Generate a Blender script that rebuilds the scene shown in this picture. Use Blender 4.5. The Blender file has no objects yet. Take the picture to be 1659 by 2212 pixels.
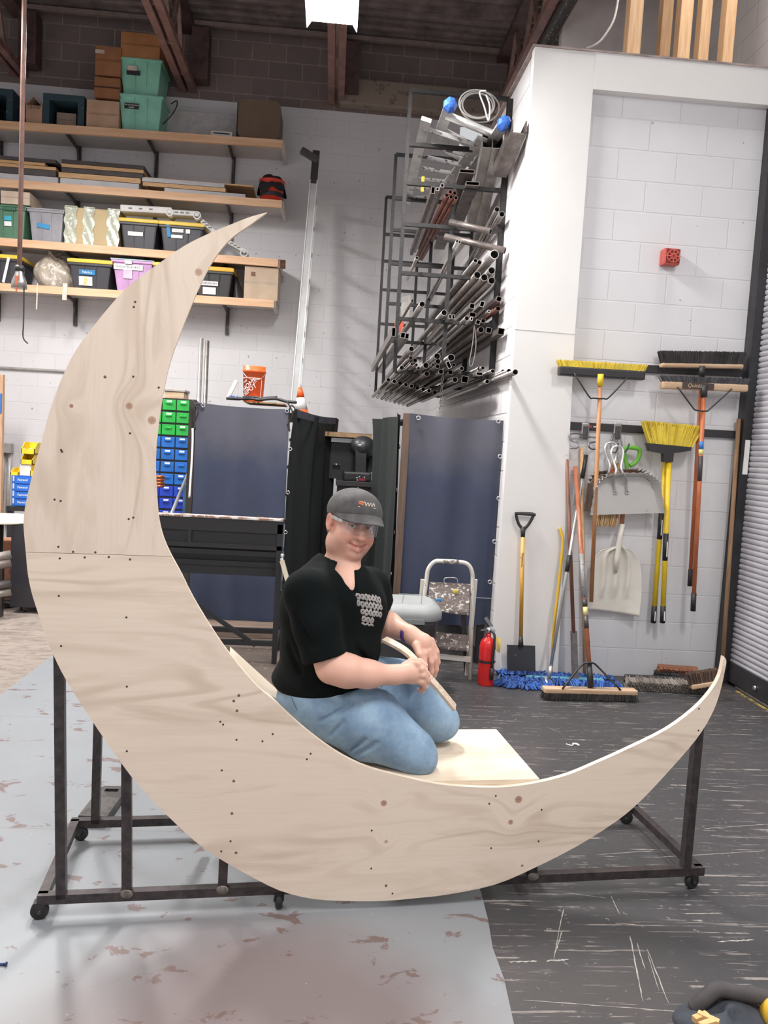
import bpy, bmesh, math, random
import numpy as np
from mathutils import Vector, Matrix
from math import sin, cos, pi, sqrt, atan2, radians
random.seed(7)
SC = bpy.context.scene
COL = SC.collection
# ------------------------------------------------------------------ camera (calibrated on the block courses)
FPX, YAW, PIT, ROL, CAMH = 1716.0, .0722, .0831, .0573, 1.556
_f = Vector((sin(YAW)*cos(PIT), cos(YAW)*cos(PIT), -sin(PIT)))
_r = Vector((cos(YAW), -sin(YAW), 0)); _u = _r.cross(_f)
RV = cos(ROL)*_r+sin(ROL)*_u; UV = -sin(ROL)*_r+cos(ROL)*_u
CAM = Vector((0, 0, CAMH))
cd = bpy.data.cameras.new('camera'); co = bpy.data.objects.new('camera', cd); COL.objects.link(co)
m = Matrix((RV, UV, -_f)).transposed().to_4x4(); m.translation = CAM
co.matrix_world = m
cd.sensor_fit = 'HORIZONTAL'; cd.sensor_width = 36; cd.lens = 36*FPX/1659; cd.clip_start = .05
SC.camera = co
def ray(x, y): return RV*((x-829.5)/FPX)-UV*((y-1106)/FPX)+_f
def PY(x, y, d): k = ray(x, y); return CAM+k*(d/k.y)
def PX(x, y, d): k = ray(x, y); return CAM+k*(d/k.x)
def PZ(x, y, z=0.): k = ray(x, y); return CAM+k*((z-CAMH)/k.z)
# ------------------------------------------------------------------ materials
def srgb(c):
    return tuple(((v/255)/12.92 if v/255 <= .04045 else ((v/255+.055)/1.055)**2.4) for v in c)+(1.,)
class NT:
    def __init__(s, name):
        s.m = bpy.data.materials.new(name); s.m.use_nodes = True; s.t = s.m.node_tree
        s.b = s.t.nodes['Principled BSDF']; s.o = s.t.nodes['Material Output']
    def n(s, t, **kw):
        x = s.t.nodes.new(t)
        for k, v in kw.items():
            if hasattr(x, k): setattr(x, k, v)
            else: x.inputs[k.replace('_', ' ')].default_value = v
        return x
    def l(s, a, b): s.t.links.new(a, b)
    def coord(s, scale=(1, 1, 1), loc=(0, 0, 0), rot=(0, 0, 0), kind='Object'):
        tc = s.n('ShaderNodeTexCoord'); mp = s.n('ShaderNodeMapping')
        s.l(tc.outputs[kind], mp.inputs[0]); mp.inputs[1].default_value = loc; mp.inputs[2].default_value = rot; mp.inputs[3].default_value = scale
        return mp.outputs[0]
    def noise(s, vec, scale=5, detail=4, rough=.6, dist=0.):
        x = s.n('ShaderNodeTexNoise'); s.l(vec, x.inputs['Vector'])
        x.inputs['Scale'].default_value = scale; x.inputs['Detail'].default_value = detail; x.inputs['Roughness'].default_value = rough; x.inputs['Distortion'].default_value = dist
        return x.outputs[0]
    def ramp(s, fac, stops, interp='LINEAR'):
        x = s.n('ShaderNodeValToRGB'); e = x.color_ramp; e.interpolation = interp
        while len(e.elements) < len(stops): e.elements.new(.5)
        for el, (p, c) in zip(e.elements, stops):
            el.position = p; el.color = c if len(c) == 4 else srgb(c)
        s.l(fac, x.inputs[0]); return x.outputs[0]
    def mix(s, fac, a, b, mode='MIX'):
        x = s.n('ShaderNodeMix'); x.data_type = 'RGBA'; x.blend_type = mode
        for v, i in ((fac, 0), (a, 6), (b, 7)):
            if isinstance(v, (int, float)): x.inputs[i].default_value = v
            elif isinstance(v, tuple): x.inputs[i].default_value = v if len(v) == 4 else srgb(v)
            else: s.l(v, x.inputs[i])
        return x.outputs[2]
    def math(s, op, a, b=0., c=None):
        x = s.n('ShaderNodeMath'); x.operation = op
        for v, i in ((a, 0), (b, 1), (c, 2)):
            if v is None: continue
            if isinstance(v, (int, float)): x.inputs[i].default_value = v
            else: s.l(v, x.inputs[i])
        return x.outputs[0]
    def sep(s, vec):
        x = s.n('ShaderNodeSeparateXYZ'); s.l(vec, x.inputs[0]); return x.outputs
    def bump(s, h, strength=.3, dist=.01):
        x = s.n('ShaderNodeBump'); x.inputs['Strength'].default_value = strength; x.inputs['Distance'].default_value = dist
        s.l(h, x.inputs['Height']); s.l(x.outputs[0], s.b.inputs['Normal'])
    def base(s, c): s.l(c, s.b.inputs['Base Color'])
    def set(s, rough=.5, metal=0., **kw):
        s.b.inputs['Roughness'].default_value = rough; s.b.inputs['Metallic'].default_value = metal
        for k, v in kw.items(): s.b.inputs[k.replace('_', ' ')].default_value = v
        return s.m
_mc = {}
def mat(c, rough=.55, metal=0., var=.12, scale=9., stretch=(1, 1, 1), bump=0., bs=60., name=None, c2=None, **kw):
    """plain surface with procedural colour variation"""
    key = (c, rough, metal, var, scale, stretch, bump, bs, c2, tuple(sorted(kw.items())))
    if key in _mc: return _mc[key]
    t = NT(name or 'surface'); v = t.coord(stretch)
    d = c2 or tuple(max(0, int(x*(1-var))) for x in c)
    b = tuple(min(255, int(x*(1+var*.35))) for x in c)
    t.base(t.ramp(t.noise(v, scale, 5), [(.3, d), (.68, b)]))
    if bump: t.bump(t.noise(v, bs, 3), bump, .004)
    _mc[key] = t.set(rough, metal, **kw); return _mc[key]
def speck(c, c2, rough=.5, scale=40., thr=.62, metal=0., bumpy=0., c3=None, s3=3.):
    key = ('sp', c, c2, rough, scale, thr, metal, bumpy, c3, s3)
    if key in _mc: return _mc[key]
    t = NT('worn_surface'); v = t.coord()
    a = t.mix(t.noise(v, s3, 4), c, c3 or tuple(int(x*.8) for x in c))
    f = t.ramp(t.noise(v, scale, 3, .7), [(thr, (0, 0, 0, 1)), (thr+.06, (1, 1, 1, 1))])
    t.base(t.mix(f, a, c2))
    if bumpy: t.bump(t.noise(v, scale*2), bumpy, .003)
    _mc[key] = t.set(rough, metal); return _mc[key]
def wood(c, c2, axis=0, rough=.6, scale=3., st=14):
    key = ('wd', c, c2, axis, rough, scale, st)
    if key in _mc: return _mc[key]
    t = NT('wood'); s = [st, st, st]; s[axis] = 1
    v = t.coord(tuple(s)); n = t.noise(v, scale, 5, .6, .6)
    t.base(t.ramp(n, [(.35, c2), (.62, c)])); t.bump(n, .15, .003)
    _mc[key] = t.set(rough); return _mc[key]
def emis(c, st):
    t = NT('lamp_glow'); t.b.inputs['Emission Color'].default_value = c; t.b.inputs['Emission Strength'].default_value = st
    v = t.coord(); t.base(t.ramp(t.noise(v, 3), [(0, (250, 250, 250)), (1, (255, 255, 255))])); return t.m
def glass(c=(1, 1, 1, 1), alpha=.12, rough=.05):
    t = NT('clear_plastic'); v = t.coord(); tr = t.n('ShaderNodeBsdfTransparent'); gl = t.n('ShaderNodeBsdfGlossy'); mx = t.n('ShaderNodeMixShader')
    tr.inputs[0].default_value = c; gl.inputs['Roughness'].default_value = rough
    lw = t.n('ShaderNodeLayerWeight'); lw.inputs[0].default_value = .25
    t.l(t.math('ADD', t.math('MULTIPLY', lw.outputs[1], .5), alpha), mx.inputs[0]); t.l(tr.outputs[0], mx.inputs[1]); t.l(gl.outputs[0], mx.inputs[2]); t.l(mx.outputs[0], t.o.inputs[0])
    return t.m
# ------------------------------------------------------------------ geometry
class MB:
    def __init__(s): s.v = []; s.f = []; s.mi = []; s.sm = []
    def add(s, vs, fs, mi=0, sm=False):
        b = len(s.v); s.v += [Vector(q) for q in vs]
        s.f += [tuple(b+i for i in q) for q in fs]; s.mi += [mi]*len(fs); s.sm += [sm]*len(fs); return s
    def box(s, lo, hi, mi=0, bev=0., M=None, taper=None):
        lo = Vector(lo); hi = Vector(hi)
        bm = bmesh.new(); bmesh.ops.create_cube(bm, size=1)
        c = (lo+hi)/2; d = hi-lo
        for v in bm.verts:
            tx = 1.
            if taper and v.co.z < 0: tx = taper
            v.co = Vector((v.co.x*d.x*tx, v.co.y*d.y*tx, v.co.z*d.z))+c
        if bev > 0: bmesh.ops.bevel(bm, geom=bm.edges[:], offset=min(bev, min(d)*.45), segments=2, affect='EDGES', profile=.6)
        bm.verts.index_update()
        s.add([(M @ v.co if M else v.co.copy()) for v in bm.verts], [[v.index for v in f.verts] for f in bm.faces], mi, False); bm.free(); return s
    def bar(s, p, q, w, h, up=(0, 0, 1), mi=0, bev=0.):
        p = Vector(p); q = Vector(q); z = (q-p); L = z.length; z.normalize(); up = Vector(up)
        if abs(z.dot(up)) > .98: up = Vector((1, 0, 0))
        x = up.cross(z).normalized(); y = z.cross(x)
        M = Matrix((x, y, z)).transposed().to_4x4(); M.translation = p
        return s.box((-w/2, -h/2, 0), (w/2, h/2, L), mi, bev, M)
    def tube(s, pts, r, n=10, mi=0, caps=True, rs=None, closed=False):
        pts = [Vector(p) for p in pts]; N = len(pts); vs = []; fs = []
        ref = None
        for i, p in enumerate(pts):
            if closed: d = pts[(i+1) % N]-pts[i-1]
            else: d = (pts[min(i+1, N-1)]-pts[max(i-1, 0)])
            d.normalize()
            if ref is None:
                ref = Vector((0, 0, 1)) if abs(d.z) < .9 else Vector((1, 0, 0))
            x = (ref-d*ref.dot(d)); x.normalize(); ref = x; y = d.cross(x)
            rr = rs[i] if rs else r
            for k in range(n):
                a = 2*pi*k/n; vs.append(p+x*(cos(a)*rr)+y*(sin(a)*rr))
        for i in range(N if closed else N-1):
            j = (i+1) % N
            for k in range(n):
                fs.append((i*n+k, i*n+(k+1) % n, j*n+(k+1) % n, j*n+k))
        s.add(vs, fs, mi, True)
        if caps and not closed:
            s.add(vs[:n], [tuple(range(n-1, -1, -1))], mi); s.add(vs[-n:], [tuple(range(n))], mi)
        return s
    def pipe(s, p, q, r, t=.003, n=14, mi=0, mi2=None):
        """open hollow round pipe from p to q"""
        p = Vector(p); q = Vector(q); d = (q-p).normalized(); ref = Vector((0, 0, 1)) if abs(d.z) < .9 else Vector((1, 0, 0))
        x = (ref-d*ref.dot(d)).normalized(); y = d.cross(x); R = []
        for c, rr in ((p, r), (q, r), (q, r-t), (p, r-t)):
            R.append([c+x*(cos(2*pi*k/n)*rr)+y*(sin(2*pi*k/n)*rr) for k in range(n)])
        vs = [v for a in R for v in a]; fs = []
        for i in range(4):
            j = (i+1) % 4
            for k in range(n): fs.append((i*n+k, i*n+(k+1) % n, j*n+(k+1) % n, j*n+k))
        b = len(s.f); s.add(vs, fs, mi, True)
        if mi2 is not None:
            for k in range(2*n, 3*n): s.mi[b+k] = mi2
        for k in list(range(n, 2*n))+list(range(3*n, 4*n)): s.sm[b+k] = False
        return s
    def sqtube(s, p, q, w, h, t=.003, up=(0, 0, 1), mi=0, mi2=None, rot=0.):
        p = Vector(p); q = Vector(q); d = (q-p).normalized(); up = Vector(up)
        x = up.cross(d).normalized(); y = d.cross(x)
        x, y = x*cos(rot)+y*sin(rot), y*cos(rot)-x*sin(rot); vs = []
        for c, a, b in ((p, w/2, h/2), (q, w/2, h/2), (q, w/2-t, h/2-t), (p, w/2-t, h/2-t)):
            vs += [c-x*a-y*b, c+x*a-y*b, c+x*a+y*b, c-x*a+y*b]
        fs = []
        for i in range(4):
            j = (i+1) % 4
            for k in range(4): fs.append((i*4+k, i*4+(k+1) % 4, j*4+(k+1) % 4, j*4+k))
        b = len(s.f); s.add(vs, fs, mi)
        if mi2 is not None:
            for k in range(8, 12): s.mi[b+k] = mi2
        return s
    def lathe(s, prof, c=(0, 0, 0), axis=(0, 0, 1), n=24, mi=0, sm=True, cap=True):
        c = Vector(c); z = Vector(axis).normalized(); ref = Vector((1, 0, 0)) if abs(z.x) < .9 else Vector((0, 1, 0))
        x = (ref-z*ref.dot(z)).normalized(); y = z.cross(x); vs = []; fs = []
        for r, h in prof:
            for k in range(n): vs.append(c+z*h+x*(cos(2*pi*k/n)*r)+y*(sin(2*pi*k/n)*r))
        N = len(prof)
        for i in range(N-1):
            for k in range(n): fs.append((i*n+k, i*n+(k+1) % n, (i+1)*n+(k+1) % n, (i+1)*n+k))
        s.add(vs, fs, mi, sm)
        if cap:
            s.add(vs[:n], [tuple(range(n-1, -1, -1))], mi); s.add(vs[-n:], [tuple(range(n))], mi)
        return s
    def prism(s, poly, ext, mi=0):
        """poly: 3-D points, extruded by vector ext"""
        poly = [Vector(p) for p in poly]; e = Vector(ext); n = len(poly)
        s.add(poly+[p+e for p in poly], [tuple(range(n-1, -1, -1)), tuple(range(n, 2*n))]+[(i, (i+1) % n, n+(i+1) % n, n+i) for i in range(n)], mi); return s
    def grid(s, fn, nu, nv, mi=0, sm=True, wrap=False):
        vs = [fn(i/(nu), j/(nv)) for i in range(nu+1) for j in range(nv+1)]; fs = []
        for i in range(nu):
            for j in range(nv): a = i*(nv+1)+j; fs.append((a, a+1, a+nv+2, a+nv+1))
        s.add(vs, fs, mi, sm); return s
    def sphere(s, c, r, n=12, mi=0, sc=(1, 1, 1), M=None):
        c = Vector(c); vs = []; fs = []
        for i in range(n+1):
            for k in range(2*n):
                a = pi*i/n; b = pi*k/n
                q = Vector((sin(a)*cos(b)*r*sc[0], sin(a)*sin(b)*r*sc[1], cos(a)*r*sc[2])); vs.append(c+(M @ q if M else q))
        for i in range(n):
            for k in range(2*n): fs.append((i*2*n+k, i*2*n+(k+1) % (2*n), (i+1)*2*n+(k+1) % (2*n), (i+1)*2*n+k))
        s.add(vs, fs, mi, True); return s
    def mesh(s, name, mats, org=Vector()):
        me = bpy.data.meshes.new(name); me.from_pydata([v-org for v in s.v], [], s.f)
        for q in (mats if isinstance(mats, (list, tuple)) else [mats]): me.materials.append(q)
        me.polygons.foreach_set('material_index', s.mi); me.polygons.foreach_set('use_smooth', s.sm)
        bm = bmesh.new(); bm.from_mesh(me); bmesh.ops.remove_doubles(bm, verts=bm.verts[:], dist=1e-5); bmesh.ops.recalc_face_normals(bm, faces=bm.faces[:]); bm.to_mesh(me); bm.free()
        me.update(); return me
def worg(o):
    g = Vector()
    while o is not None: g += o.location; o = o.parent
    return g
def tag(o, label=None, cat=None, group=None, kind=None):
    for k, v in (('label', label), ('category', cat), ('group', group), ('kind', kind)):
        if v: o[k] = v
    return o
def thing(name, label, cat, loc=(0, 0, 0), group=None):
    o = bpy.data.objects.new(name, None); COL.objects.link(o); o.location = loc; o.empty_display_size = .1
    return tag(o, label, cat, group)
def part(name, mb, mats, parent=None, label=None):
    """mesh given in world coordinates, stored relative to its (translation-only) parents"""
    me = mb if isinstance(mb, bpy.types.Mesh) else mb.mesh(name, mats, worg(parent) if parent else Vector())
    o = bpy.data.objects.new(name, me); COL.objects.link(o); o.parent = parent
    if label: o['label'] = label
    return o
def solo(name, mb, mats, label, cat, group=None, kind=None):
    c = sum(mb.v, Vector())/len(mb.v); c.z = min(v.z for v in mb.v)
    o = bpy.data.objects.new(name, mb.mesh(name, mats, c)); COL.objects.link(o); o.location = c
    return tag(o, label, cat, group, kind)
def struct(name, mb, mats, parent=None):
    o = part(name, mb, mats, parent)
    if parent is None: o['kind'] = 'structure'
    return o
def copy_tree(o, loc=None, label=None, parent=None):
    c = o.copy(); COL.objects.link(c)
    if parent is not None: c.parent = parent
    if loc is not None: c.location = loc
    if label: c['label'] = label
    for ch in list(o.children): copy_tree(ch, None, None, c)
    return c
def text_mesh(s, size, M, depth=.0006, align='CENTER', shear=0.):
    cu = bpy.data.curves.new('lettering', 'FONT'); cu.body = s; cu.size = size; cu.align_x = align; cu.align_y = 'CENTER'; cu.extrude = depth; cu.shear = shear; cu.resolution_u = 2
    ob = bpy.data.objects.new('lettering', cu); COL.objects.link(ob)
    me = bpy.data.meshes.new_from_object(ob.evaluated_get(bpy.context.evaluated_depsgraph_get())); bpy.data.objects.remove(ob); bpy.data.curves.remove(cu)
    b = MB(); b.add([M @ v.co for v in me.vertices], [tuple(p.vertices) for p in me.polygons]); bpy.data.meshes.remove(me); return b
def frame_at(p, x, z):
    """matrix whose text plane has x along x and y along z (reading direction, up), at p"""
    x = Vector(x).normalized(); z = Vector(z); z = (z-x*z.dot(x)).normalized(); n = x.cross(z)
    M = Matrix((x, z, n)).transposed().to_4x4(); M.translation = Vector(p); return M
def letter(s, size, p, m_, parent, x=(1, 0, 0), z=(0, 0, 1), name='lettering', align='CENTER', shear=0.):
    return part(name, text_mesh(s, size, frame_at(p, x, z), align=align, shear=shear), m_, parent)
def catmull(pts, k=6, closed=False):
    pts = [Vector(p) for p in pts]; n = len(pts); out = []
    for i in range(n if closed else n-1):
        a = pts[i-1] if (i > 0 or closed) else pts[0]; b = pts[i]; c = pts[(i+1) % n]; d = pts[(i+2) % n] if (closed or i+2 < n) else pts[-1]
        for j in range(k):
            t = j/k
            out.append(.5*((2*b)+(c-a)*t+(2*a-5*b+4*c-d)*t*t+(3*b-a-3*c+d)*t**3))
    if not closed: out.append(pts[-1])
    return out
# common materials
M_black = mat((38, 37, 39), .45, .0, .3); M_steel = mat((78, 72, 72), .42, .55, .35, 14); M_dsteel = mat((52, 48, 49), .45, .4, .4, 20)
M_galv = mat((176, 172, 170), .35, .75, .18, 6); M_alu = mat((205, 205, 206), .3, .7, .12, 5); M_white = mat((226, 224, 222), .5, 0, .06)
M_rubber = mat((30, 30, 31), .6, 0, .3); M_pine = wood((226, 182, 138), (206, 158, 114), 0); M_chrome = mat((215, 215, 218), .18, .95, .05)
M_label = mat((240, 238, 236), .6, 0, .04); M_ink = mat((40, 38, 42), .7, 0, .1); M_card = mat((190, 150, 112), .85, 0, .12, 4); M_hole = mat((14, 13, 14), .9, 0, .2)
# ------------------------------------------------------------------ SETTING
def cmu(c, mortar, phx=0., axis='x', dark=0., rough=.6, bw=.4064, fade=None, zf=None, m_size=.006, contrast=.5):
    t = NT('painted_block'); tc = t.n('ShaderNodeTexCoord'); sp = t.sep(tc.outputs['Object'])
    cb = t.n('ShaderNodeCombineXYZ'); t.l(t.math('ADD', sp[0 if axis == 'x' else 1], -phx), cb.inputs[0]); t.l(sp[2], cb.inputs[1])
    br = t.n('ShaderNodeTexBrick'); br.offset = .5; br.offset_frequency = 2
    t.l(cb.outputs[0], br.inputs['Vector']); br.inputs['Scale'].default_value = 1.
    br.inputs['Brick Width'].default_value = bw; br.inputs['Row Height'].default_value = .2032; br.inputs['Mortar Size'].default_value = m_size; br.inputs['Mortar Smooth'].default_value = .6
    br.inputs['Color1'].default_value = srgb(c); br.inputs['Color2'].default_value = srgb(tuple(int(v*(1-.02-dark)) for v in c)); br.inputs['Mortar'].default_value = srgb(mortar)
    v = t.coord(); n = t.noise(v, 1.1, 5, .6)
    col = t.mix(t.ramp(n, [(.35, (1, 1, 1, 1)), (.75, (0, 0, 0, 1))]), br.outputs['Color'], tuple(int(x*.95) for x in c)) if not dark else t.mix(t.noise(v, 9, 5, .7), br.outputs['Color'], tuple(int(x*.8) for x in c))
    if fade:   # band near the floor, greyer towards the bottom
        col = t.mix(t.ramp(sp[2], [(0, (1, 1, 1, 1)), (fade, (0, 0, 0, 1))]), col, zf)
    dots = t.ramp(t.noise(t.coord(), 23, 1, .4), [(.765, (0, 0, 0, 1)), (.785, (1, 1, 1, 1))])
    col = t.mix(t.math('MULTIPLY', dots, .55), col, (90, 86, 86))
    t.base(col)
    h = t.math('ADD', t.math('MULTIPLY', br.outputs['Fac'], -contrast), t.math('MULTIPLY', t.noise(v, 45, 4), .12))
    t.bump(h, .5, .008); return t.set(rough)
M_wallR = cmu((226, 224, 226), (208, 205, 206), 1.86, fade=.9, zf=(200, 200, 204))
M_wallB = cmu((218, 215, 217), (208, 205, 207), .248)
M_wallS = cmu((228, 225, 226), (176, 172, 172), .1, 'y', contrast=1.2, m_size=.01)
M_block = cmu((136, 120, 117), (176, 160, 155), .248, dark=.12, rough=.9, m_size=.008)
def floor_mats():
    # grey painted sheets
    t = NT('grey_painted_floor'); v = t.coord()
    n1 = t.noise(v, .8, 4, .6); sp = t.sep(v)
    g = t.mix(t.noise(v, 2.2, 5), (140, 144, 148), (128, 130, 134))
    # worn reddish area close to the viewer
    near = t.math('ADD', t.math('MULTIPLY', t.math('POWER', t.math('ADD', sp[1], -1.75), 2.), -1.6), t.math('ADD', t.math('MULTIPLY', t.math('POWER', t.math('ADD', sp[0], .15), 2.), -1.6), t.math('ADD', t.math('MULTIPLY', n1, 1.6), .45)))
    side = t.ramp(sp[0], [(0, (0, 0, 0, 1)), (1, (1, 1, 1, 1))])
    g = t.mix(t.math('MULTIPLY', t.ramp(near, [(.1, (0, 0, 0, 1)), (.9, (1, 1, 1, 1))]), .8), g, (122, 105, 104))
    p = t.ramp(t.noise(t.coord(loc=(3.1, .7, 0), scale=(1, 1.6, 1)), 6.5, 6, .62, .5), [(.60, (0, 0, 0, 1)), (.622, (1, 1, 1, 1))])
    g = t.mix(t.math('MULTIPLY', p, .8), g, (104, 80, 75))
    sc = t.ramp(t.noise(t.coord((1, 1, 1)), 60, 2, .8), [(.74, (0, 0, 0, 1)), (.76, (1, 1, 1, 1))])
    g = t.mix(t.math('MULTIPLY', sc, .5), g, (235, 232, 228))
    ds = t.ramp(t.noise(t.coord(loc=(5, 2, 0)), 14, 3, .7), [(.71, (0, 0, 0, 1)), (.75, (1, 1, 1, 1))])
    g = t.mix(t.math('MULTIPLY', ds, .45), g, (96, 92, 94))
    # sheet joints (sheets 1.22 m deep)
    jy = t.math('ABSOLUTE', t.math('SUBTRACT', t.math('FRACT', t.math('DIVIDE', t.math('ADD', sp[1], -3.05+12.2), 1.22)), .5))
    g = t.mix(t.ramp(jy, [(.497, (0, 0, 0, 1)), (.4985, (1, 1, 1, 1))]), g, (120, 120, 124))
    t.base(g); t.bump(t.noise(v, 25, 5), .08, .004); a = t.set(.38)
    # black scratched floor
    t = NT('black_scuffed_floor'); v = t.coord(); sp = t.sep(v)
    b = t.mix(t.noise(v, 1.6, 5), (52, 51, 54), (66, 64, 65))
    b = t.mix(t.ramp(t.noise(t.coord(loc=(7, 1, 0)), .9, 3), [(.5, (0, 0, 0, 1)), (.75, (1, 1, 1, 1))]), b, (78, 70, 70))
    for ang, loc, th, st in ((.05, (0, 0, 0), .625, (.8, 24, 1)), (.16, (3, 5, 0), .635, (1., 30, 1)), (-.2, (9, 2, 0), .645, (1., 36, 1)), (1.35, (1, 8, 0), .665, (1.2, 34, 1))):
        s_ = t.ramp(t.noise(t.coord(st, loc, (0, 0, ang)), 1.5, 4, .7), [(th-.04, (0, 0, 0, 1)), (th+.02, (1, 1, 1, 1))])
        brk = t.ramp(t.noise(t.coord(loc=loc), 7, 3, .7), [(.48, (0, 0, 0, 1)), (.56, (1, 1, 1, 1))])
        b = t.mix(t.math('MULTIPLY', t.math('MULTIPLY', s_, brk), .85), b, (150, 142, 136))
    s_ = t.ramp(t.noise(t.coord(), 28, 3, .75), [(.65, (0, 0, 0, 1)), (.69, (1, 1, 1, 1))])
    b = t.mix(t.math('MULTIPLY', s_, .5), b, (150, 145, 142))
    t.base(b); t.bump(t.noise(v, 30, 4), .08, .004); bl = t.set(.5)
    # bare worn concrete / dirty boards
    t = NT('worn_concrete'); v = t.coord()
    c = t.mix(t.noise(v, 1.3, 5), (150, 138, 129), (132, 119, 110))
    c = t.mix(t.ramp(t.noise(t.coord((1, 2.4, 1), (0, 0, 0)), 6, 7, .75, .6), [(.45, (0, 0, 0, 1)), (.62, (1, 1, 1, 1))]), c, (106, 94, 86))
    t.base(c); t.bump(t.noise(v, 18, 5), .15, .004); cn = t.set(.7)
    return a, bl, cn
M_fg, M_fb, M_fc = floor_mats()
def q4(b, x0, y0, x1, y1, z, mi): b.add([(x0, y0, z), (x1, y0, z), (x1, y1, z), (x0, y1, z)], [(0, 1, 2, 3)], mi)
b = MB()
edge = [(.583, -4), (.583, 2.02), (.596, 2.2), (.592, 2.35), (.607, 2.5), (.614, 2.653), (.608, 3.2), (.615, 4), (.61, 5.45)]
for (xa, ya), (xb, yb) in zip(edge, edge[1:]):
    if ya < 4: b.add([(-1.82, ya, 0), (xa, ya, 0), (xb, yb, 0), (-1.82, yb, 0)], [(0, 1, 2, 3)], 0)
    else: q4(b, -1.82, ya, -1.1, yb, 0, 0); q4(b, -1.1, ya, .612, 4.95, 0, 0); q4(b, -1.1, 4.95, .612, yb, 0, 3)
    b.add([(xa, ya, 0), (4, ya, 0), (4, yb, 0), (xb, yb, 0)], [(0, 1, 2, 3)], 1)
q4(b, -6, -4, -1.82, 10.2, 0, 2); q4(b, -1.82, 5.45, -1.1, 10.2, 0, 2); q4(b, -1.1, 5.45, .61, 10.2, 0, 3); q4(b, .61, 5.45, 4, 10.2, 0, 1)
struct('floor', b, [M_fg, M_fb, M_fc, speck((92, 80, 72), (128, 114, 104), .7, 16, .6, c3=(70, 60, 54))])
M_scr0 = mat((176, 170, 162), .8, 0, .2, 60)
for q0, q1, w_ in (((1217, 1963), (1196, 2072), .0016), ((1214, 2012), (1199, 2060), .0016), ((1361, 2021), (1388, 2162), .0018), ((1376, 2036), (1393, 2094), .0016), ((1398, 2050), (1444, 2166), .0016), ((1399, 2060), (1424, 2142), .0009), ((1328, 1994), (1374, 1997), .0014), ((1320, 1935), (1339, 1976), .0014), ((1479, 1974), (1561, 1972), .0014), ((1452, 1660), (1655, 1664), .0016), ((1520, 1790), (1659, 1780), .0016), ((1180, 2076), (1228, 2072), .004), ((1100, 2078), (1160, 2076), .003), ((1550, 2034), (1630, 2030), .003), ((1130, 2160), (1480, 2186), .0014), ((1180, 1570), (1215, 1585), .001), ((1440, 1700), (1600, 1712), .0014), ((1420, 1852), (1650, 1838), .0016), ((1290, 1846), (1410, 1838), .0014), ((1220, 1928), (1310, 1940), .0014)):
    a, c = PZ(*q0, .0006), PZ(*q1, .0006); dd = (c-a).normalized(); nn = Vector((-dd.y, dd.x, 0)); rg = random.Random(int(q0[0])); L = 14; b = MB(); vs = []
    for k in range(L+1):
        p_ = a.lerp(c, k/L)+nn*(rg.random()-.5)*w_*1.2; hw = w_*(.35+.9*rg.random())*(.3 if k in (0, L) else 1); vs += [p_-nn*hw, p_+nn*hw]
    b.add(vs, [(2*k, 2*k+1, 2*k+3, 2*k+2) for k in range(L)]); struct('floor_marking', b, M_scr0)
b = MB(); b.box((-6, 10.1, 0), (1.4, 10.25, 5.585)); struct('wall_back', b, M_wallB)
b = MB(); b.box((-6, 10.1, 5.585), (6, 10.25, 6.7)); struct('wall_back_upper', b, M_block)
b = MB(); b.box((1.23, 5.5, 0), (1.4, 10.1, 4.27)); struct('wall_side', b, M_wallS)
b = MB(); b.box((1.4, 5.48, 0), (3.2, 5.62, 4.27)); struct('wall_right', b, M_wallR)
b = MB(); b.box((-6.1, -4, 0), (-6, 10.2, 6.7)); struct('wall_left', b, M_wallB)
M_board = speck((232, 229, 226), (120, 112, 110), .55, 26, .79, c3=(222, 218, 216))
tr = PY(1281, 193, 5.42); br_ = PY(1242, 720, 5.42); bb = PY(1205, 1455, 5.42)
zt = PY(1150, 100, 5.42).z
b = MB(); b.prism([(1.215, 5.42, 0), (bb.x, 5.42, 0), (br_.x, 5.42, 2.36), (tr.x, 5.42, tr.z), (tr.x, 5.42, zt), (1.215, 5.42, zt)], (0, .075, 0))
struct('trim_1', b, M_board)
b = MB(); b.box((tr.x, 5.415, tr.z), (3.2, 5.48, zt)); struct('trim_2', b, M_board)
b = MB(); b.box((1.2, 5.41, zt), (3.2, 10.1, zt+.012)); struct('trim_3', b, mat((168, 150, 144), .8, 0, .2))
# joint between the two boards of the pilaster face
b = MB(); p0 = PY(1112, 711, 5.419); p1 = PY(1242, 722, 5.419); b.bar(p0, p1, .002, .003); struct('trim_4', b, mat((190, 186, 184), .8))
# lintel band and roof angle on the back wall
b = MB(); p0 = PY(735, 186, 9.95); p1 = PY(1075, 262, 9.95); b.box((p0.x, 9.93, 5.62), (p1.x, 10.1, 5.92), bev=.02); struct('trim_5', b, speck((150, 134, 122), (110, 92, 84), .9, 9, .6))
b = MB(); p0 = PY(0, 38, 9.9); p1 = PY(330, 68, 9.9); b.bar((-6, 9.9, 6.36), (6, 9.9, 6.36), .05, .05); struct('trim_6', b, mat((132, 116, 112), .7))
# roof deck
M_deck = mat((122, 108, 106), .7, .2, .3, 4)
def deck(u, v):
    y = -4+14.2*v; k = (y/.16) % 1
    h = .0 if k < .4 else (.05 if .5 < k < .9 else (.05*(k-.4)/.1 if k < .5 else .05*(1-k)/.1))
    return Vector((-6+12*u, y, 6.42+h))
b = MB(); b.grid(deck, 1, 900, sm=False); struct('ceiling', b, M_deck)
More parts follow.
